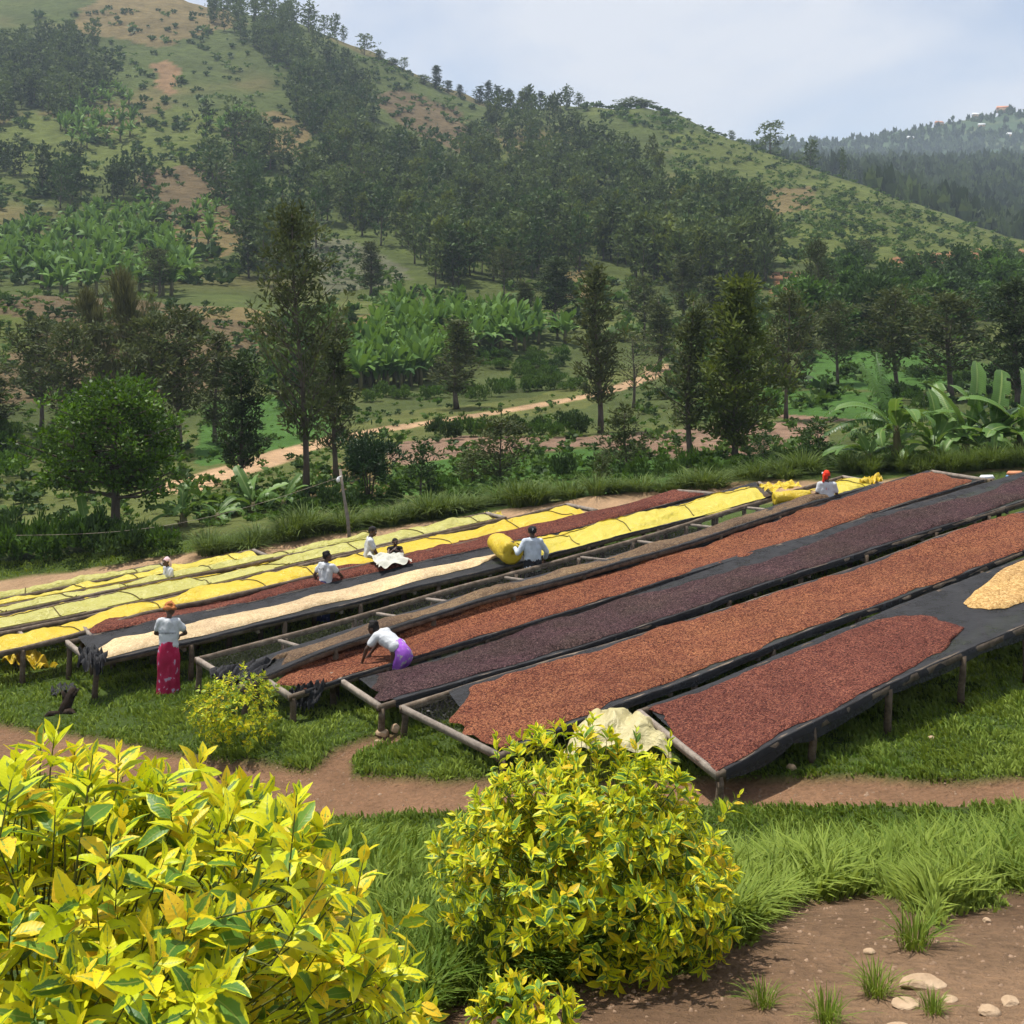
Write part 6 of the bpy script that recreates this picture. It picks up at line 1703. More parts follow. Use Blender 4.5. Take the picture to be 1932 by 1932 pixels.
M_REDSK = print_mat('red_white_printed_skirt', [(0.0, (0.75, 0.70, 0.66)), (0.3, (0.7, 0.5, 0.45)), (0.4, (0.55, 0.03, 0.03)), (1.0, (0.4, 0.02, 0.02))], 14)
M_INK = simple_mat('dark_print', (0.03, 0.035, 0.05), (0.06, 0.065, 0.08), 10)
M_INKR = simple_mat('red_print', (0.5, 0.03, 0.03), (0.6, 0.05, 0.05), 10)
M_INKB = simple_mat('blue_print', (0.03, 0.05, 0.35), (0.05, 0.07, 0.45), 10)
M_INKW = simple_mat('pale_print', (0.6, 0.6, 0.6), (0.7, 0.7, 0.7), 10)

TMP = bpy.data.scenes.new('fitting')
def fit_depsgraph():
    with bpy.context.temp_override(scene=TMP, view_layer=TMP.view_layers[0]):
        dg = bpy.context.evaluated_depsgraph_get(); dg.update()
    return dg
class Blob:
    """limbs as tapered tubes and ellipsoids, fused into one skin"""
    def __init__(self): self.bm = bmesh.new()
    def ball(self, c, r):
        r = r if hasattr(r, '__len__') else (r, r, r)
        m = Matrix.Translation(Vector(c)) @ Matrix.Diagonal((*r, 1))
        bmesh.ops.create_icosphere(self.bm, subdivisions=2, radius=1.0, matrix=m)
    def limb(self, a, b, ra, rb, n=10):
        a, b = Vector(a), Vector(b); d = b - a
        if d.length < 1e-6: return
        q = d.to_track_quat('Z', 'Y').to_matrix().to_4x4()
        bmesh.ops.create_cone(self.bm, cap_ends=True, segments=n, radius1=ra, radius2=rb, depth=d.length, matrix=Matrix.Translation((a + b) / 2) @ q)
        self.ball(a, ra); self.ball(b, rb)
    def chain(self, pts, rs):
        for i in range(len(pts) - 1): self.limb(pts[i], pts[i + 1], rs[i], rs[i + 1])
    def fuse(self, name, mat, voxel, smooth=2, wrinkle=0.0, parent=None, seed=0):
        me = bpy.data.meshes.new(name); self.bm.to_mesh(me); self.bm.free()
        o = bpy.data.objects.new(name, me); TMP.collection.objects.link(o)
        m = o.modifiers.new('r', 'REMESH'); m.mode = 'VOXEL'; m.voxel_size = voxel
        s = o.modifiers.new('s', 'SMOOTH'); s.factor = 0.5; s.iterations = smooth
        dg = fit_depsgraph()
        me2 = bpy.data.meshes.new_from_object(o.evaluated_get(dg)); me2.name = name
        bpy.data.objects.remove(o); bpy.data.meshes.remove(me)
        if wrinkle:
            n = len(me2.vertices); co = np.empty(n * 3, np.float32); me2.vertices.foreach_get('co', co); co = co.reshape(-1, 3)
            no = np.empty(n * 3, np.float32); me2.vertices.foreach_get('normal', no); no = no.reshape(-1, 3)
            d = fbm(co[:, 0] * 11 + co[:, 1] * 7, co[:, 2] * 6 + co[:, 1] * 5 + seed, 7 + seed, 3) * wrinkle
            me2.vertices.foreach_set('co', (co + no * d[:, None]).ravel().astype(np.float32)); me2.update()
        me2.materials.clear(); me2.materials.append(mat)
        me2.polygons.foreach_set('use_smooth', np.ones(len(me2.polygons), bool))
        return add(name, me2, parent)

def ik(a, b, l1, l2, pole):
    a, b, pole = Vector(a), Vector(b), Vector(pole)
    d = b - a; L = min(d.length, (l1 + l2) * 0.995)
    u = d.normalized(); x = (l1 * l1 - l2 * l2 + L * L) / (2 * L); h = math.sqrt(max(0, l1 * l1 - x * x))
    p = (pole - u * pole.dot(u)).normalized()
    return a + u * x + p * h

def hand(bl, wrist, direction, palm_n, curl=0.5, side=1):
    """palm and five fingers; palm_n points out of the back of the hand"""
    d = Vector(direction).normalized(); n = Vector(palm_n); n = (n - d * n.dot(d)).normalized(); s = d.cross(n) * side
    w = Vector(wrist)
    for k in (-1, 0, 1): bl.limb(w + s * k * 0.012, w + d * 0.075 + s * k * 0.024, 0.017, 0.014, 8)
    for i, (off, ln) in enumerate(((-0.033, .058), (-0.011, .070), (0.011, .074), (0.033, .066))):
        p = w + d * 0.082 + s * off
        a1 = curl * 0.6; q = p + (d * math.cos(a1) - n * math.sin(a1)) * ln * .5 + s * off * .12
        a2 = curl * 1.5; r = q + (d * math.cos(a2) - n * math.sin(a2)) * ln * .5
        bl.chain([p, q, r], [0.0098, 0.0088, 0.0072])
    t0 = w + d * 0.028 + s * 0.03; t1 = t0 + (d * .5 + s * .8 - n * .2).normalized() * 0.036; t2 = t1 + (d * .85 + s * .3 - n * .35).normalized() * 0.03
    bl.chain([t0, t1, t2], [0.013, 0.0105, 0.0085])

def head(bl, c, fwd, upv, s=1.0):
    c = Vector(c); f = Vector(fwd).normalized(); u = Vector(upv); u = (u - f * u.dot(f)).normalized(); r = f.cross(u)
    def P(x, y, z): return c + (r * x + f * y + u * z) * s
    bl.ball(P(0, -.012, .022), .088 * s); bl.ball(P(0, .018, .03), .080 * s); bl.ball(P(0, .03, -.03), .066 * s)
    bl.ball(P(0, .048, -.072), .040 * s)                       # chin
    bl.limb(P(0, .098, .012), P(0, .108, -.018), .010 * s, .016 * s)      # nose
    bl.limb(P(-.022, .092, -.048), P(.022, .092, -.048), .013 * s, .013 * s)   # lips
    for k in (-1, 1):
        bl.ball(P(k * .034, .080, .022), .019 * s); bl.ball(P(k * .050, .062, -.012), .028 * s)
        bl.limb(P(k * .050, .085, .042), P(k * .018, .095, .044), .011 * s, .011 * s)  # brow
        bl.limb(P(k * .088, -.005, .022), P(k * .086, 0, -.018), .015 * s, .011 * s)  # ear
    return P

def person(label, px, py, z, face, H, shirt=M_WHITE, bottom=('skirt', M_PINKSK), headgear=None, lean=0.0, side=0.0, hands=None, look=(0, 1, -0.25), seed=0, sleeves=0.55, loc=None, shirt_long=False, bare_top=False, marks=None, neck_scale=1.0):
    """face: heading of the chest, degrees, 90 = away from the camera, 0 = right; hands: wrist targets in body axes (x right, y forward, z up)"""
    X = (px - CX) * z / FOC
    root = empty('person', (X, z, ground_at(X, z)), math.radians(face - 90)); k = H / 1.62; root.scale = (k, k, k)
    tag(root, label, 'person', 'workers at the drying beds')
    hipz = 0.88
    Rb = Matrix.Rotation(-lean, 3, 'X') @ Matrix.Rotation(side, 3, 'Y'); piv = Vector((0, 0, hipz + 0.06))
    def U(x, y, zz): return piv + Rb @ (Vector((x, y, zz)) - piv)       # upper body point
    sh = {s: U(s * .165, 0, 1.345) for s in (-1, 1)}
    neck = U(0, -.005, 1.40); hc = U(0, .03, 1.545)
    if lean > 0.6: hc = neck + (Rb @ Vector((0, .02, .13))) 
    hands = hands or {}
    wr, el = {}, {}
    for s in (-1, 1):
        t = hands.get(s)
        wr[s] = Vector(t) if t else U(s * .27, .03, .86)
        d = wr[s] - sh[s]
        if d.length > .51: wr[s] = sh[s] + d.normalized() * .51
        el[s] = ik(sh[s], wr[s], .275, .245, hands.get(('pole', s), (s * .7, -.5, -.3)))
    # ---- body: one skin
    b = Blob()
    for s in (-1, 1):
        b.chain([U(s * .075, 0, .93), U(s * .062, 0, 1.05), U(s * .085, .01, 1.22), U(s * .09, 0, 1.33)], [.095, .082, .088, .062])
        b.limb(U(s * .09, 0, 1.35), sh[s], .055, .058)
        b.chain([sh[s], sh[s].lerp(el[s], .5), el[s], el[s].lerp(wr[s], .4), wr[s]], [.052, .047, .038, .036, .024])
        hip = Vector((s * .085, 0, hipz)); kn = Vector((s * .095, .03 + .1 * max(0, lean) * 0, .47)); an = Vector((s * .095, -.01, .085))
        b.chain([hip, hip.lerp(kn, .5), kn, kn.lerp(an, .35), an], [.098, .080, .058, .054, .036])
        b.chain([an, Vector((s * .10, .08, .045)), Vector((s * .105, .16, .03))], [.038, .036, .026])
        hd = hands.get(('dir', s)) or (wr[s] - el[s]).normalized()
        hand(b, wr[s], hd, hands.get(('back', s), (s * .9, .2, .2)), hands.get(('curl', s), .6), s)
    b.limb(U(0, 0, .92), U(0, 0, 1.30), .10, .085)
    b.limb(neck - (hc - neck) * .3, hc - (hc - neck) * .25, .052, .05)
    lk = Vector(look); upv = (Rb @ Vector((0, -.1, 1))) if lean < .6 else Vector((0, .2, 1))
    P = head(b, hc, lk, upv)
    b.fuse('body', M_SKIN, 0.0118, 2, 0, root)
    # eyes
    for s in (-1, 1):
        e = Blob(); e.ball(P(s * .034, .095, .022), .011); e.fuse('eye', M_INKW, 0.004, 1, 0, root)
    # ---- shirt
    if shirt:
        b = Blob()
        low = .80 if shirt_long else .93
        for s in (-1, 1):
            pts = [U(s * .075, 0, 1.02), U(s * .088, .01, 1.22), U(s * .10, 0, 1.335)]
            b.chain([Vector((s * .078, 0, low)) if lean < .6 else U(s * .085, 0, .97)] + pts, [.118 if shirt_long else .112, .104, .108, .078])
            b.limb(U(s * .06, 0, 1.37), sh[s], .062, .074)
            if sleeves <= 1.0:
                b.chain([sh[s], sh[s].lerp(el[s], sleeves)], [.074, .070])
            else:
                b.chain([sh[s], el[s], el[s].lerp(wr[s], sleeves - 1.0)], [.074, .060, .050])
        b.limb(U(0, -.01, 1.0), U(0, -.01, 1.33), .118, .10)
        b.fuse('shirt', shirt, 0.012, 3, 0.026, root, seed)
    # ---- skirt or trousers
    kind, bm_ = bottom[:2]
    if kind == 'skirt':
        nr, nc = 22, 40; PT = np.zeros((nr, nc, 3)); hem = bottom[2] if len(bottom) > 2 else 0.10
        for i in range(nr):
            f = i / (nr - 1); zz = 1.0 + (hem - 1.0) * f
            rx = np.interp(f, [0, .12, .3, .6, 1], [.150, .178, .205, .195, .205]); ry = np.interp(f, [0, .12, .3, .6, 1], [.125, .15, .170, .165, .180])
            off = np.array([0, 0, 0.0])
            if lean > .6:      # rump pushed back when bending
                off[1] = -.10 * math.sin(min(1, f / .45) * math.pi) * 1.0; off[2] = 0.0
            for j in range(nc):
                a = 2 * math.pi * j / nc
                w = 1 + (.05 + .07 * f) * math.sin(a * 5 + 2.3 * math.sin(a * 2 + seed)) * min(1, f * 2) + .03 * math.sin(a * 11 + f * 6)
                top = (U(math.cos(a) * rx * w, math.sin(a) * ry * w, 1.0) if (f < .08 and lean > .3) else None)
                PT[i, j] = (math.cos(a) * rx * w + off[0], math.sin(a) * ry * w + off[1], zz + .012 * math.sin(a * 3)) if top is None else tuple(top)
        idx = np.arange(nr * nc).reshape(nr, nc); nx = np.roll(idx, -1, 1)
        q = np.stack([idx[:-1], idx[1:], nx[1:], nx[:-1]], -1).reshape(-1, 4)
        add('skirt', np_mesh('skirt', PT.reshape(-1, 3), q, None, bm_, True), root)
        b = Blob()      # waist knot
        b.limb((.10, .13, .99), (.02, .15, .96), .035, .04); b.limb((.12, .12, .95), (.15, .12, .80), .03, .02)
        b.fuse('waist_knot', bm_, .012, 2, .01, root)
    else:
        b = Blob()
        for s in (-1, 1):
            hip = Vector((s * .085, 0, hipz)); kn = Vector((s * .098, .03, .47)); an = Vector((s * .098, -.01, .10))
            b.chain([Vector((s * .07, 0, .98)), hip, kn, an], [.105, .118, .082, .072])
        b.limb((0, 0, .86), (0, 0, .98), .12, .10)
        b.fuse('trousers', bm_, .012, 3, .02, root, seed)
    # ---- hair / headgear
    f = lk.normalized()
    if headgear is None or headgear[0] == 'hair':
        b = Blob(); b.ball(P(0, -.022, .045), (.094, .100, .082)); b.ball(P(0, -.05, .0), (.078, .062, .075))
        if headgear and 'bun' in headgear: b.ball(P(0, -.085, .075), .055); b.ball(P(0, -.03, .115), (.07, .07, .04))
        b.fuse('hair', M_HAIR, .009, 1, .02, root, seed)
    elif headgear[0] == 'wrap':
        b = Blob(); b.ball(P(0, -.02, .05), (.102, .108, .078)); b.limb(P(-.085, .02, .055), P(.085, .02, .055), .035, .035); b.limb(P(-.09, -.06, .03), P(.09, -.06, .03), .04, .04)
        b.limb(P(-.06, -.02, .10), P(.0, -.02, .175), .05, .022); b.limb(P(.06, -.02, .10), P(.0, -.02, .165), .05, .022); b.ball(P(0, -.075, .105), (.055, .045, .04))
        b.fuse('headwrap', headgear[1], .009, 1, .024, root, seed)
    elif headgear[0] == 'scarf':
        b = Blob(); b.ball(P(0, -.015, .048), (.098, .104, .086)); b.ball(P(0, -.06, -.01), (.08, .06, .08)); b.limb(P(0, -.10, .02), P(-.01, -.12, -.12), .042, .026); b.ball(P(0, -.02, .115), (.06, .06, .035))
        b.fuse('headscarf', headgear[1], .009, 1, .018, root, seed)
        if len(headgear) > 2:
            b = Blob(); b.ball(P(-.075, -.07, .065), (.030, .030, .030)); b.fuse('scarf_flower', M_INKW, .006, 1, 0, root)
    elif headgear[0] == 'cap':
        b = Blob(); b.ball(P(0, -.01, .052), (.098, .106, .078)); b.ball(P(0, -.055, .01), (.085, .055, .045))
        b.fuse('cap', headgear[1], .008, 2, 0, root)
        b = Blob(); b.limb(P(-.05, .10, .045), P(.05, .10, .045), .012, .012); b.limb(P(-.035, .14, .03), P(.035, .14, .03), .01, .01); b.limb(P(0, .09, .045), P(0, .15, .03), .03, .012); b.fuse('cap_brim', headgear[1], .007, 1, 0, root)
    return root, U, P

def print_text(root, text, pos, size, normal_up, mat, name='shirt_print', shear=0.0):
    cu = bpy.data.curves.new('txt', 'FONT'); cu.body = text; cu.size = size; cu.align_x = 'CENTER'; cu.extrude = 0.0015
    o = bpy.data.objects.new('txt', cu); TMP.collection.objects.link(o)
    dg = fit_depsgraph()
    me = bpy.data.meshes.new_from_object(o.evaluated_get(dg)); bpy.data.objects.remove(o)
    me.name = name; me.materials.clear(); me.materials.append(mat)
    x = add(name, me, root, pos, normal_up)
    return x

def subpart(root, part, *names):
    ps = [c for c in root.children if c.name.split('.')[0] == part]
    for c in list(root.children):
        if ps and c.name.split('.')[0] in names: c.parent = ps[0]
def at_plane_row(px, py): return near_hit(px, py, 12)
# 1 woman in the crimson skirt, seen from behind
r, U, P = person('woman in white tee and crimson leaf print skirt, rust orange headwrap, seen from behind', 318, 0, 22.25, 92, 1.62, M_WHITE, ('skirt', M_PINKSK, .04), ('wrap', M_WRAP), 0.10,
    hands={-1: (-.12, .30, 1.02), 1: (.14, .28, 1.02), ('pole', -1): (-1, -.35, -.5), ('pole', 1): (1, -.35, -.5), ('curl', -1): .8, ('curl', 1): .8}, look=(0.10, .9, -.55), seed=1)
print_text(r, 'accompaniment', U(0.0, -.128, 1.145), 0.052, (math.radians(90 - 6), 0, 0), M_INK)
# 2 young woman holding the sack
person('young woman in white tee and dark trousers shaking out a pale sack', 695, 0, 27.75, 12, 1.66, M_WHITE, ('trousers', M_NAVY), ('hair',), 0.10,
    hands={1: (.14, .34, .83), -1: (-.20, .26, .86), ('pole', 1): (.8, -.5, -.2), ('curl', 1): 1.0}, look=(.35, .8, -.4), seed=2)
# 3 child
person('small child with bare shoulders behind the pale sack, hands at face', 745, 0, 27.85, 285, 1.30, M_BLACKC, ('trousers', M_BLACKC), ('hair',), 0.05,
    hands={1: (.06, .22, 1.38), -1: (-.04, .24, 1.33), ('pole', 1): (1, -.1, -.8), ('pole', -1): (-1, -.1, -.8), ('curl', 1): 1.1, ('curl', -1): 1.1}, look=(-.25, .9, -.3), seed=3, sleeves=.02)
# 4 woman behind the net of the cream bed
r, U, P = person('woman in white tee and blue printed skirt standing behind the cream bean bed', 614, 0, 26.25, 62, 1.52, M_WHITE, ('skirt', M_BLUESK, .06), ('hair', 'bun'), 0.06,
    hands={1: (.30, .36, .98), ('pole', 1): (1, -.2, -.4), -1: (-.26, .05, .88)}, look=(.5, .8, -.2), seed=4)
print_text(r, 'RATE', U(-.03, -.126, 1.25), 0.07, (math.radians(88), 0, 0), M_INK)
# 5 man in the long white shirt
r, U, P = person('man in long white shirt and black cap rolling up a yellow cover', 1005, 0, 25.9, 100, 1.68, M_WHITEB, ('trousers', M_BLACKC), ('cap', M_BLACKC), 0.04,
    hands={-1: (-.36, .22, 1.20), 1: (.30, .20, .92), ('pole', -1): (-.6, -.3, -1), ('pole', 1): (.9, -.5, -.4), ('curl', -1): .5, ('dir', -1): (-.3, .3, 1), ('back', -1): (.2, -1, .2)}, look=(.05, 1, -.05), seed=5, sleeves=1.75, shirt_long=True)
print_text(r, 'P', P(0.0, -.112, .03), 0.075, (math.radians(82), 0, 0), M_INKW, 'cap_emblem')
# 6 bending woman in the violet skirt
person('woman in violet flowered skirt bending far over the red brown cherries', 752, 0, 20.62, 152, 1.60, M_WHITE, ('skirt', M_PURPSK, .10), ('hair', 'bun'), 1.10,
    hands={-1: (-.26, .60, .66), 1: (.06, .66, .70), ('pole', -1): (-.6, .2, .4), ('pole', 1): (.6, .2, .3), ('curl', -1): .7}, look=(0, .9, -.5), seed=6)
# 7 woman with the red headscarf
r, U, P = person('woman in white tee with bright red headscarf among the far yellow covers', 1560, 0, 28.3, 80, 1.60, M_WHITE, ('skirt', M_REDSK, .10), ('scarf', M_REDW, 1), 0.0,
    hands={-1: (-.27, .02, .80), 1: (.25, .10, .84)}, look=(.55, .8, -.1), seed=7)
print_text(r, 'll', U(-.02, -.122, 1.24), 0.07, (math.radians(90), 0, 0), M_INKR)
print_text(r, 'l', U(.035, -.122, 1.235), 0.07, (math.radians(90), 0, 0), M_INKB)
# 8 woman with the pink scarf
person('woman in white blouse and pink white headscarf among the pale covers at left', 318, 0, 27.95, 218, 1.40, M_WHITE, ('skirt', M_BLUESK, .10), ('scarf', M_PINKW), 0.05,
    hands={-1: (-.22, .16, .9), 1: (.24, .02, .88)}, look=(-.1, .9, -.05), seed=8)

for o in [o for o in scene.objects if o.parent is None and o.name.split('.')[0] == 'person']:
    subpart(o, 'body', 'eye'); subpart(o, 'shirt', 'shirt_print'); subpart(o, 'skirt', 'waist_knot'); subpart(o, 'headscarf', 'scarf_flower'); subpart(o, 'cap', 'cap_brim', 'cap_emblem')
# ================================================================== loose plastic, sacks, pole and small things
def cloth_patch(name, label, cat, mat, corners, n=(26, 20), fold=0.05, seed=0, group=None, ridge=None, freq=(3, 2), flop=0.0):
    """a crumpled sheet between four corners (world points: a b / d c); ridge: function(u,v)->lift"""
    a, b, c, d = [np.array(x) for x in corners]
    U, V = np.meshgrid(np.linspace(0, 1, n[0]), np.linspace(0, 1, n[1]), indexing='ij')
    P = ((1 - U) * (1 - V))[..., None] * a + (U * (1 - V))[..., None] * b + (U * V)[..., None] * c + ((1 - U) * V)[..., None] * d
    # ragged outline
    size = np.linalg.norm(c - a)
    P[..., 0] += 0.10 * size * fbm(U * 2.5 + seed, V * 2.5, seed, 3); P[..., 1] += 0.10 * size * fbm(U * 2.5, V * 2.5 + seed, seed + 1, 3)
    lift = fold * 0.8 * np.sin(2 * math.pi * (U * freq[0] + V * freq[1] + 0.9 * fbm(U * 3, V * 3, seed + 2, 2))) + fold * 1.3 * fbm(U * 4, V * 4, seed + 3, 3)
    if ridge: lift = lift + ridge(U, V)
    P[..., 2] += lift - flop * ((2 * U - 1) ** 4 + (2 * V - 1) ** 4)
    P[..., :2] += (0.25 * fold * np.stack([fbm(U * 6, V * 6, seed + 5, 2), fbm(U * 6, V * 6, seed + 6, 2)], -1))
    o0 = P.reshape(-1, 3).mean(0); o0[2] = P[..., 2].min()
    o = add(name, grid_mesh(name, P - o0, mat, True), None, o0); tag(o, label, cat, group); return o

# pale sack shaken out by the young woman, lying on the dull red cherries
zs = 26.6
cloth_patch('pale_sack', 'pale cloth sack held between the young woman and the child', 'sack', cloth_mat('pale_sackcloth', (0.42, 0.42, 0.36), (0.52, 0.51, 0.44)),
            [up(694, 1042, 27.3), up(750, 1043, 27.3), up(780, 1056, 26.8), up(712, 1072, 26.35)], (34, 26), 0.045, 3, ridge=lambda U, V: 0.02 * np.sin(U * math.pi) * np.sin(V * math.pi), freq=(2, 0.6))
# rolled covers
def roll(label, a, b, r, mat, seed):
    a, b = Vector(a), Vector(b); d = (b - a); L = d.length; d.normalize()
    s = d.cross(Vector((0, 0, 1))).normalized(); u = s.cross(d)
    nu, nv = 40, 26; P = np.zeros((nv + 4, nu, 3))
    for i in range(nv + 4):
        f = (i - 2) / (nv - 1); ff = min(max(f, 0), 1)
        c = a + d * L * ff
        rr = r if 1 < i < nv + 2 else (r * .72 if i in (1, nv + 2) else r * .12)
        if i in (1, nv + 2): c = c + d * (-.03 if i == 1 else .03)
        for j in range(nu):
            th = 2 * math.pi * j / nu
            w = 1 + .16 * float(fbm(np.array([ff * 5 + seed]), np.array([math.sin(th) * 1.6 + math.cos(th)]), seed, 3)[0]) + .06 * math.sin(3 * th + 5 * ff)
            P[i, j] = c + (s * math.cos(th) + u * math.sin(th)) * rr * w
    nr = nv + 4; idx = np.arange(nr * nu).reshape(nr, nu); nx = np.roll(idx, -1, 1)
    q = np.stack([idx[:-1], idx[1:], nx[1:], nx[:-1]], -1).reshape(-1, 4)
    o0 = np.array((a + b) / 2)
    o = add('rolled_cover', np_mesh('rolled_cover', P.reshape(-1, 3) - o0, q, None, mat, True), None, o0); tag(o, label, 'plastic cover', 'yellow plastic covers on the beds')
roll('fat yellow plastic roll under the hand of the white shirted man', up(938, 1024, 26.95), up(967, 1044, 26.05), 0.235, M_TARP, 2)
roll('yellow plastic roll lying along the bed left of the red headscarf woman', up(1462, 941, 28.6), up(1527, 937, 28.75), 0.165, M_TARP, 5)
# crumpled plastic at the bed ends
h1 = near_hit(60, 1262, 18)
cloth_patch('crumpled_plastic', 'crumpled yellow plastic slipping off the bed end at left', 'plastic sheet', M_TARP, [up(12, 1228, h1.y + .5), up(62, 1218, h1.y + .6), up(112, 1258, h1.y - .1), up(8, 1250, h1.y - .1)], (30, 22), 0.10, 11, freq=(4, 1))
cloth_patch('crumpled_plastic', 'heap of cream yellow plastic between the two nearest bed ends', 'plastic sheet', M_TARPC, [up(1120, 1345, 17.6), up(1225, 1352, 17.3), up(1268, 1400, 16.1), up(1070, 1402, 16.2)], (70, 54), 0.075, 17, ridge=lambda U, V: 0.22 * np.sin(U * math.pi) ** .6 * np.sin(np.clip(V * 1.15, 0, 1) * math.pi) ** .7, freq=(3, 2), flop=.10)
cloth_patch('crumpled_plastic', 'tuft of yellow plastic on the far corner beside the red headscarf woman', 'plastic sheet', M_TARP, [up(1618, 908, 29.6), up(1660, 897, 29.7), up(1664, 906, 29.3), up(1625, 914, 29.2)], (20, 14), 0.10, 19)
cloth_patch('crumpled_plastic', 'tuft of olive plastic on the far end of a pale cover', 'plastic sheet', M_TARPM, [up(912, 970, 31.0), up(945, 968, 31.0), up(948, 976, 30.6), up(915, 980, 30.6)], (20, 14), 0.07, 23)
cloth_patch('crumpled_plastic', 'yellow plastic flap over the far end of the lemon yellow cover', 'plastic sheet', M_TARP, [up(1428, 914, 29.6), up(1500, 908, 29.8), up(1512, 918, 29.2), up(1440, 926, 29.0)], (24, 16), 0.06, 29)
# black net bundles
cloth_patch('net_bundle', 'black net bunched over the left end of the cream bean bed', 'net', M_NETD, [up(150, 1222, 22.6), up(205, 1232, 22.5), up(195, 1262, 21.9), up(152, 1254, 21.9)], (26, 20), 0.10, 31, freq=(5, 2))
cloth_patch('net_bundle', 'black net heaped at the left end of the open wooden bed', 'net', M_NETD, [up(398, 1262, 20.9), up(520, 1240, 21.2), up(476, 1288, 20.2), up(402, 1292, 20.1)], (30, 22), 0.09, 37, freq=(5, 2))
cloth_patch('net_bundle', 'black net hanging from the corner of the bed with the bending woman', 'net', M_NETD, [up(545, 1298, 19.75), up(618, 1288, 19.75), up(590, 1336, 19.6), up(553, 1338, 19.6)], (26, 22), 0.07, 41, freq=(6, 1))
cloth_patch('net_bundle', 'small black net scrap lying on the grass at left', 'net', M_NETD, [near_hit(92, 1305, 18) + Vector((0, 0, .08)), near_hit(135, 1298, 18) + Vector((0, 0, .08)), near_hit(150, 1312, 18) + Vector((0, 0, .06)), near_hit(95, 1318, 18) + Vector((0, 0, .06))], (18, 14), 0.06, 43)
# stump at the left
def stump():
    p = near_hit(118, 1345, 15); m = MB()
    m.tube([(0, 0, -.1), (.05, .05, .12), (.12, .10, .30), (.16, .12, .42)], [.13, .10, .085, .05], 9); m.tube([(.05, .05, .1), (.0, .1, .28), (-.06, .12, .36)], [.07, .05, .02], 6); m.tube([(.1, .08, .25), (.2, .06, .3), (.27, .1, .42)], [.05, .03, .01], 5)
    m.tube([(0, 0, -.05), (-.18, -.15, .02), (-.30, -.2, -.06)], [.09, .06, .03], 6); m.tube([(.02, 0, 0), (.2, -.1, .06), (.32, -.1, -.05)], [.08, .05, .02], 6)
    o = m.build('tree_stump', simple_mat('charred_stump', (0.012, 0.009, 0.007), (0.05, 0.035, 0.025), 6, .95, .1, .8, 20), None, True); o.location = p
    tag(o, 'dark leaning tree stump in the grass at left', 'stump')
stump()
# pole with lamp and the wire
p = hit(661, 1022, 29.0, 36) if False else near_hit(661, 1030, 26)
r = empty('lamp_pole', p); tag(r, 'thin leaning wooden pole with a small white lamp', 'pole')
top = up(642, 885, p.y + .3) - p
m = MB(); m.tube([(0, 0, -.2), tuple(top * .35 + Vector((.03, 0, 0))), tuple(top * .7), tuple(top)], [.055, .05, .042, .035], 7); m.build('pole_shaft', M_WOODL, r, True)
b = Blob(); lp = top * .86 + Vector((-.09, -.05, 0)); b.ball(lp, (.055, .055, .075)); b.limb(lp + Vector((0, 0, .06)), lp + Vector((.08, .03, .10)), .03, .018)
b.fuse('lamp_bulb', M_INKW, .008, 1, 0, r)
wire = MB(); A = p + top * .9; pts = []
for i in range(24):
    f = i / 23; e = up(30, 1010, p.y + 1.5); q = A.lerp(e, f); q.z -= 0.55 * math.sin(f * math.pi) * .9; pts.append(tuple(q))
wire.tube(pts, [.0055] * 24, 4); o = wire.build('overhead_wire', M_WOODL); tag(o, 'thin pale wire sagging left from the lamp pole', 'wire')
# log lying under the open bed
m = MB(); a_, b_ = near_hit(470, 1262, 18), near_hit(700, 1212, 18)
m.tube([tuple(a_.lerp(b_, f) + Vector((0, 0, .07 + .02 * math.sin(f * 9)))) for f in np.linspace(0, 1, 8)], [.05, .055, .05, .055, .06, .05, .055, .045], 7)
o = m.build('fallen_log', M_POST, None, True); tag(o, 'long thin log lying on the grass under the open bed', 'log')
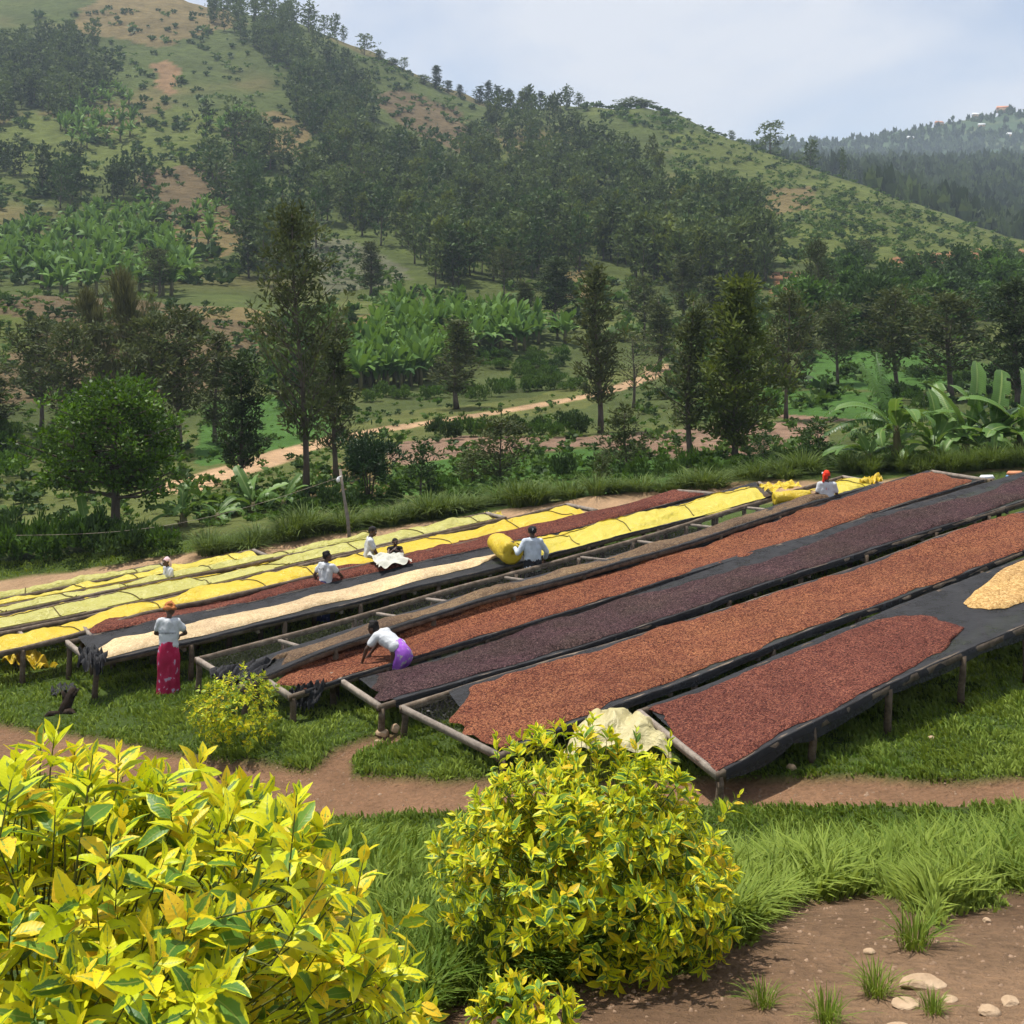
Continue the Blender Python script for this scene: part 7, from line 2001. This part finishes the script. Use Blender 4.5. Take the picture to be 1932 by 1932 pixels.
# far houses on the distant ridge
M_TIN = simple_mat('tin_roof', (0.75, 0.76, 0.78), (0.85, 0.86, 0.88), 3, .5, .4); M_TILE = simple_mat('clay_roof', (0.50, 0.20, 0.10), (0.62, 0.28, 0.15), 3); M_WALL = simple_mat('mud_wall', (0.45, 0.30, 0.18), (0.58, 0.42, 0.28), 2); M_DOOR = simple_mat('dark_opening', (.03, .025, .02), (.06, .05, .04), 2); M_BLUER = simple_mat('blue_roof', (0.12, 0.25, 0.45), (0.18, 0.32, 0.5), 2)
for px, py, w, mat, lab in [(1862, 215, 22, M_TIN, 'white roofed house on the far ridge, left of the row'), (1892, 213, 20, M_TILE, 'clay roofed house on the far ridge, middle of the row'), (1915, 212, 24, M_TILE, 'clay roofed house at the right end of the far ridge row'), (1842, 222, 14, M_TIN, 'white gabled house just below the far ridge row'), (1772, 238, 14, M_TILE, 'lone orange house on the far ridge'), (1852, 242, 12, M_TIN, 'tiny white house on the far slope below the row'), (1908, 262, 16, M_TIN, 'white roofed house alone on the far slope at right'), (1718, 268, 12, M_TIN, 'pale flat shed low on the far slope'), (1905, 212, 12, M_BLUER, 'blue roofed house between clay roofs on the far ridge'), (1514, 266, 14, M_TIN, 'pale shed on the distant low ridge behind the lone trees')]:
    p = hit(px, py, 1300, 2450); ww = w * p.y / FOC; p.z += 0.5
    r = empty('far_house', p, random.uniform(-.3, .3)); tag(r, lab, 'house', 'houses on the far hill')
    m = MB(); m.box((0, 0, ww * .14), ww, ww * .6, ww * .34); m.build('wall', M_WALL, r)
    m = MB(); e = ww * .56; d = ww * .36; z0 = ww * .312; z1 = ww * .58
    m.v = [(-e, -d, z0), (e, -d, z0), (e, d, z0), (-e, d, z0), (-e * .96, 0, z1), (e * .96, 0, z1)]; m.q = [(0, 1, 5, 4), (2, 3, 4, 5), (3, 2, 1, 0)]; m.t = [(0, 4, 3), (1, 2, 5)]; m.build('roof', mat, r)
    m = MB(); m.box((-ww * .2, -ww * .302, ww * .10), ww * .12, ww * .02, ww * .24); m.build('door', M_DOOR, r)
    m = MB(); m.box((ww * .2, -ww * .302, ww * .16), ww * .13, ww * .02, ww * .12); m.build('window', M_DOOR, r)
# ================================================================== labels of rows and groups: say which one
ORD = ['first', 'second', 'third', 'fourth', 'fifth', 'sixth', 'seventh', 'eighth', 'ninth', 'tenth', 'eleventh', 'twelfth', 'thirteenth', 'fourteenth', 'fifteenth', 'sixteenth', 'seventeenth', 'eighteenth', 'nineteenth', 'twentieth']
def number_rows():
    g = {}
    for o in scene.objects:
        if o.parent is None and 'label' in o and 'group' in o: g.setdefault((o['group'], o['label']), []).append(o)
    tens = {2: 'twenty', 3: 'thirty', 4: 'forty'}
    for (grp, lab), os_ in g.items():
        if not 1 < len(os_) <= 48: continue
        os_.sort(key=lambda o: o.location.x / max(o.location.y, .1))
        for i, o in enumerate(os_):
            n = i + 1
            w = ORD[n - 1] if n <= 20 else (tens[n // 10] + '-' + ORD[n % 10 - 1] if n % 10 else {30: 'thirtieth', 40: 'fortieth'}[n])
            o['label'] = lab + ', ' + w + ' from the left'
number_rows()

bpy.data.scenes.remove(TMP)
# ================================================================== the air between here and the hills
def haze_box():
    m = MB(); m.box((0, 1330, 62), 4600, 2800, 330)
    t = NT('valley_haze')
    v = t.node('ShaderNodeVolumePrincipled', Density=0.00023, Anisotropy=0.15)
    v.inputs['Color'].default_value = (0.72, 0.86, 1.0, 1)
    t.l.new(v.outputs[0], t.out.inputs['Volume'])
    o = m.build('haze', t.m); tag(o, 'thin blue haze in the valley air', 'haze', None, 'stuff')
haze_box()
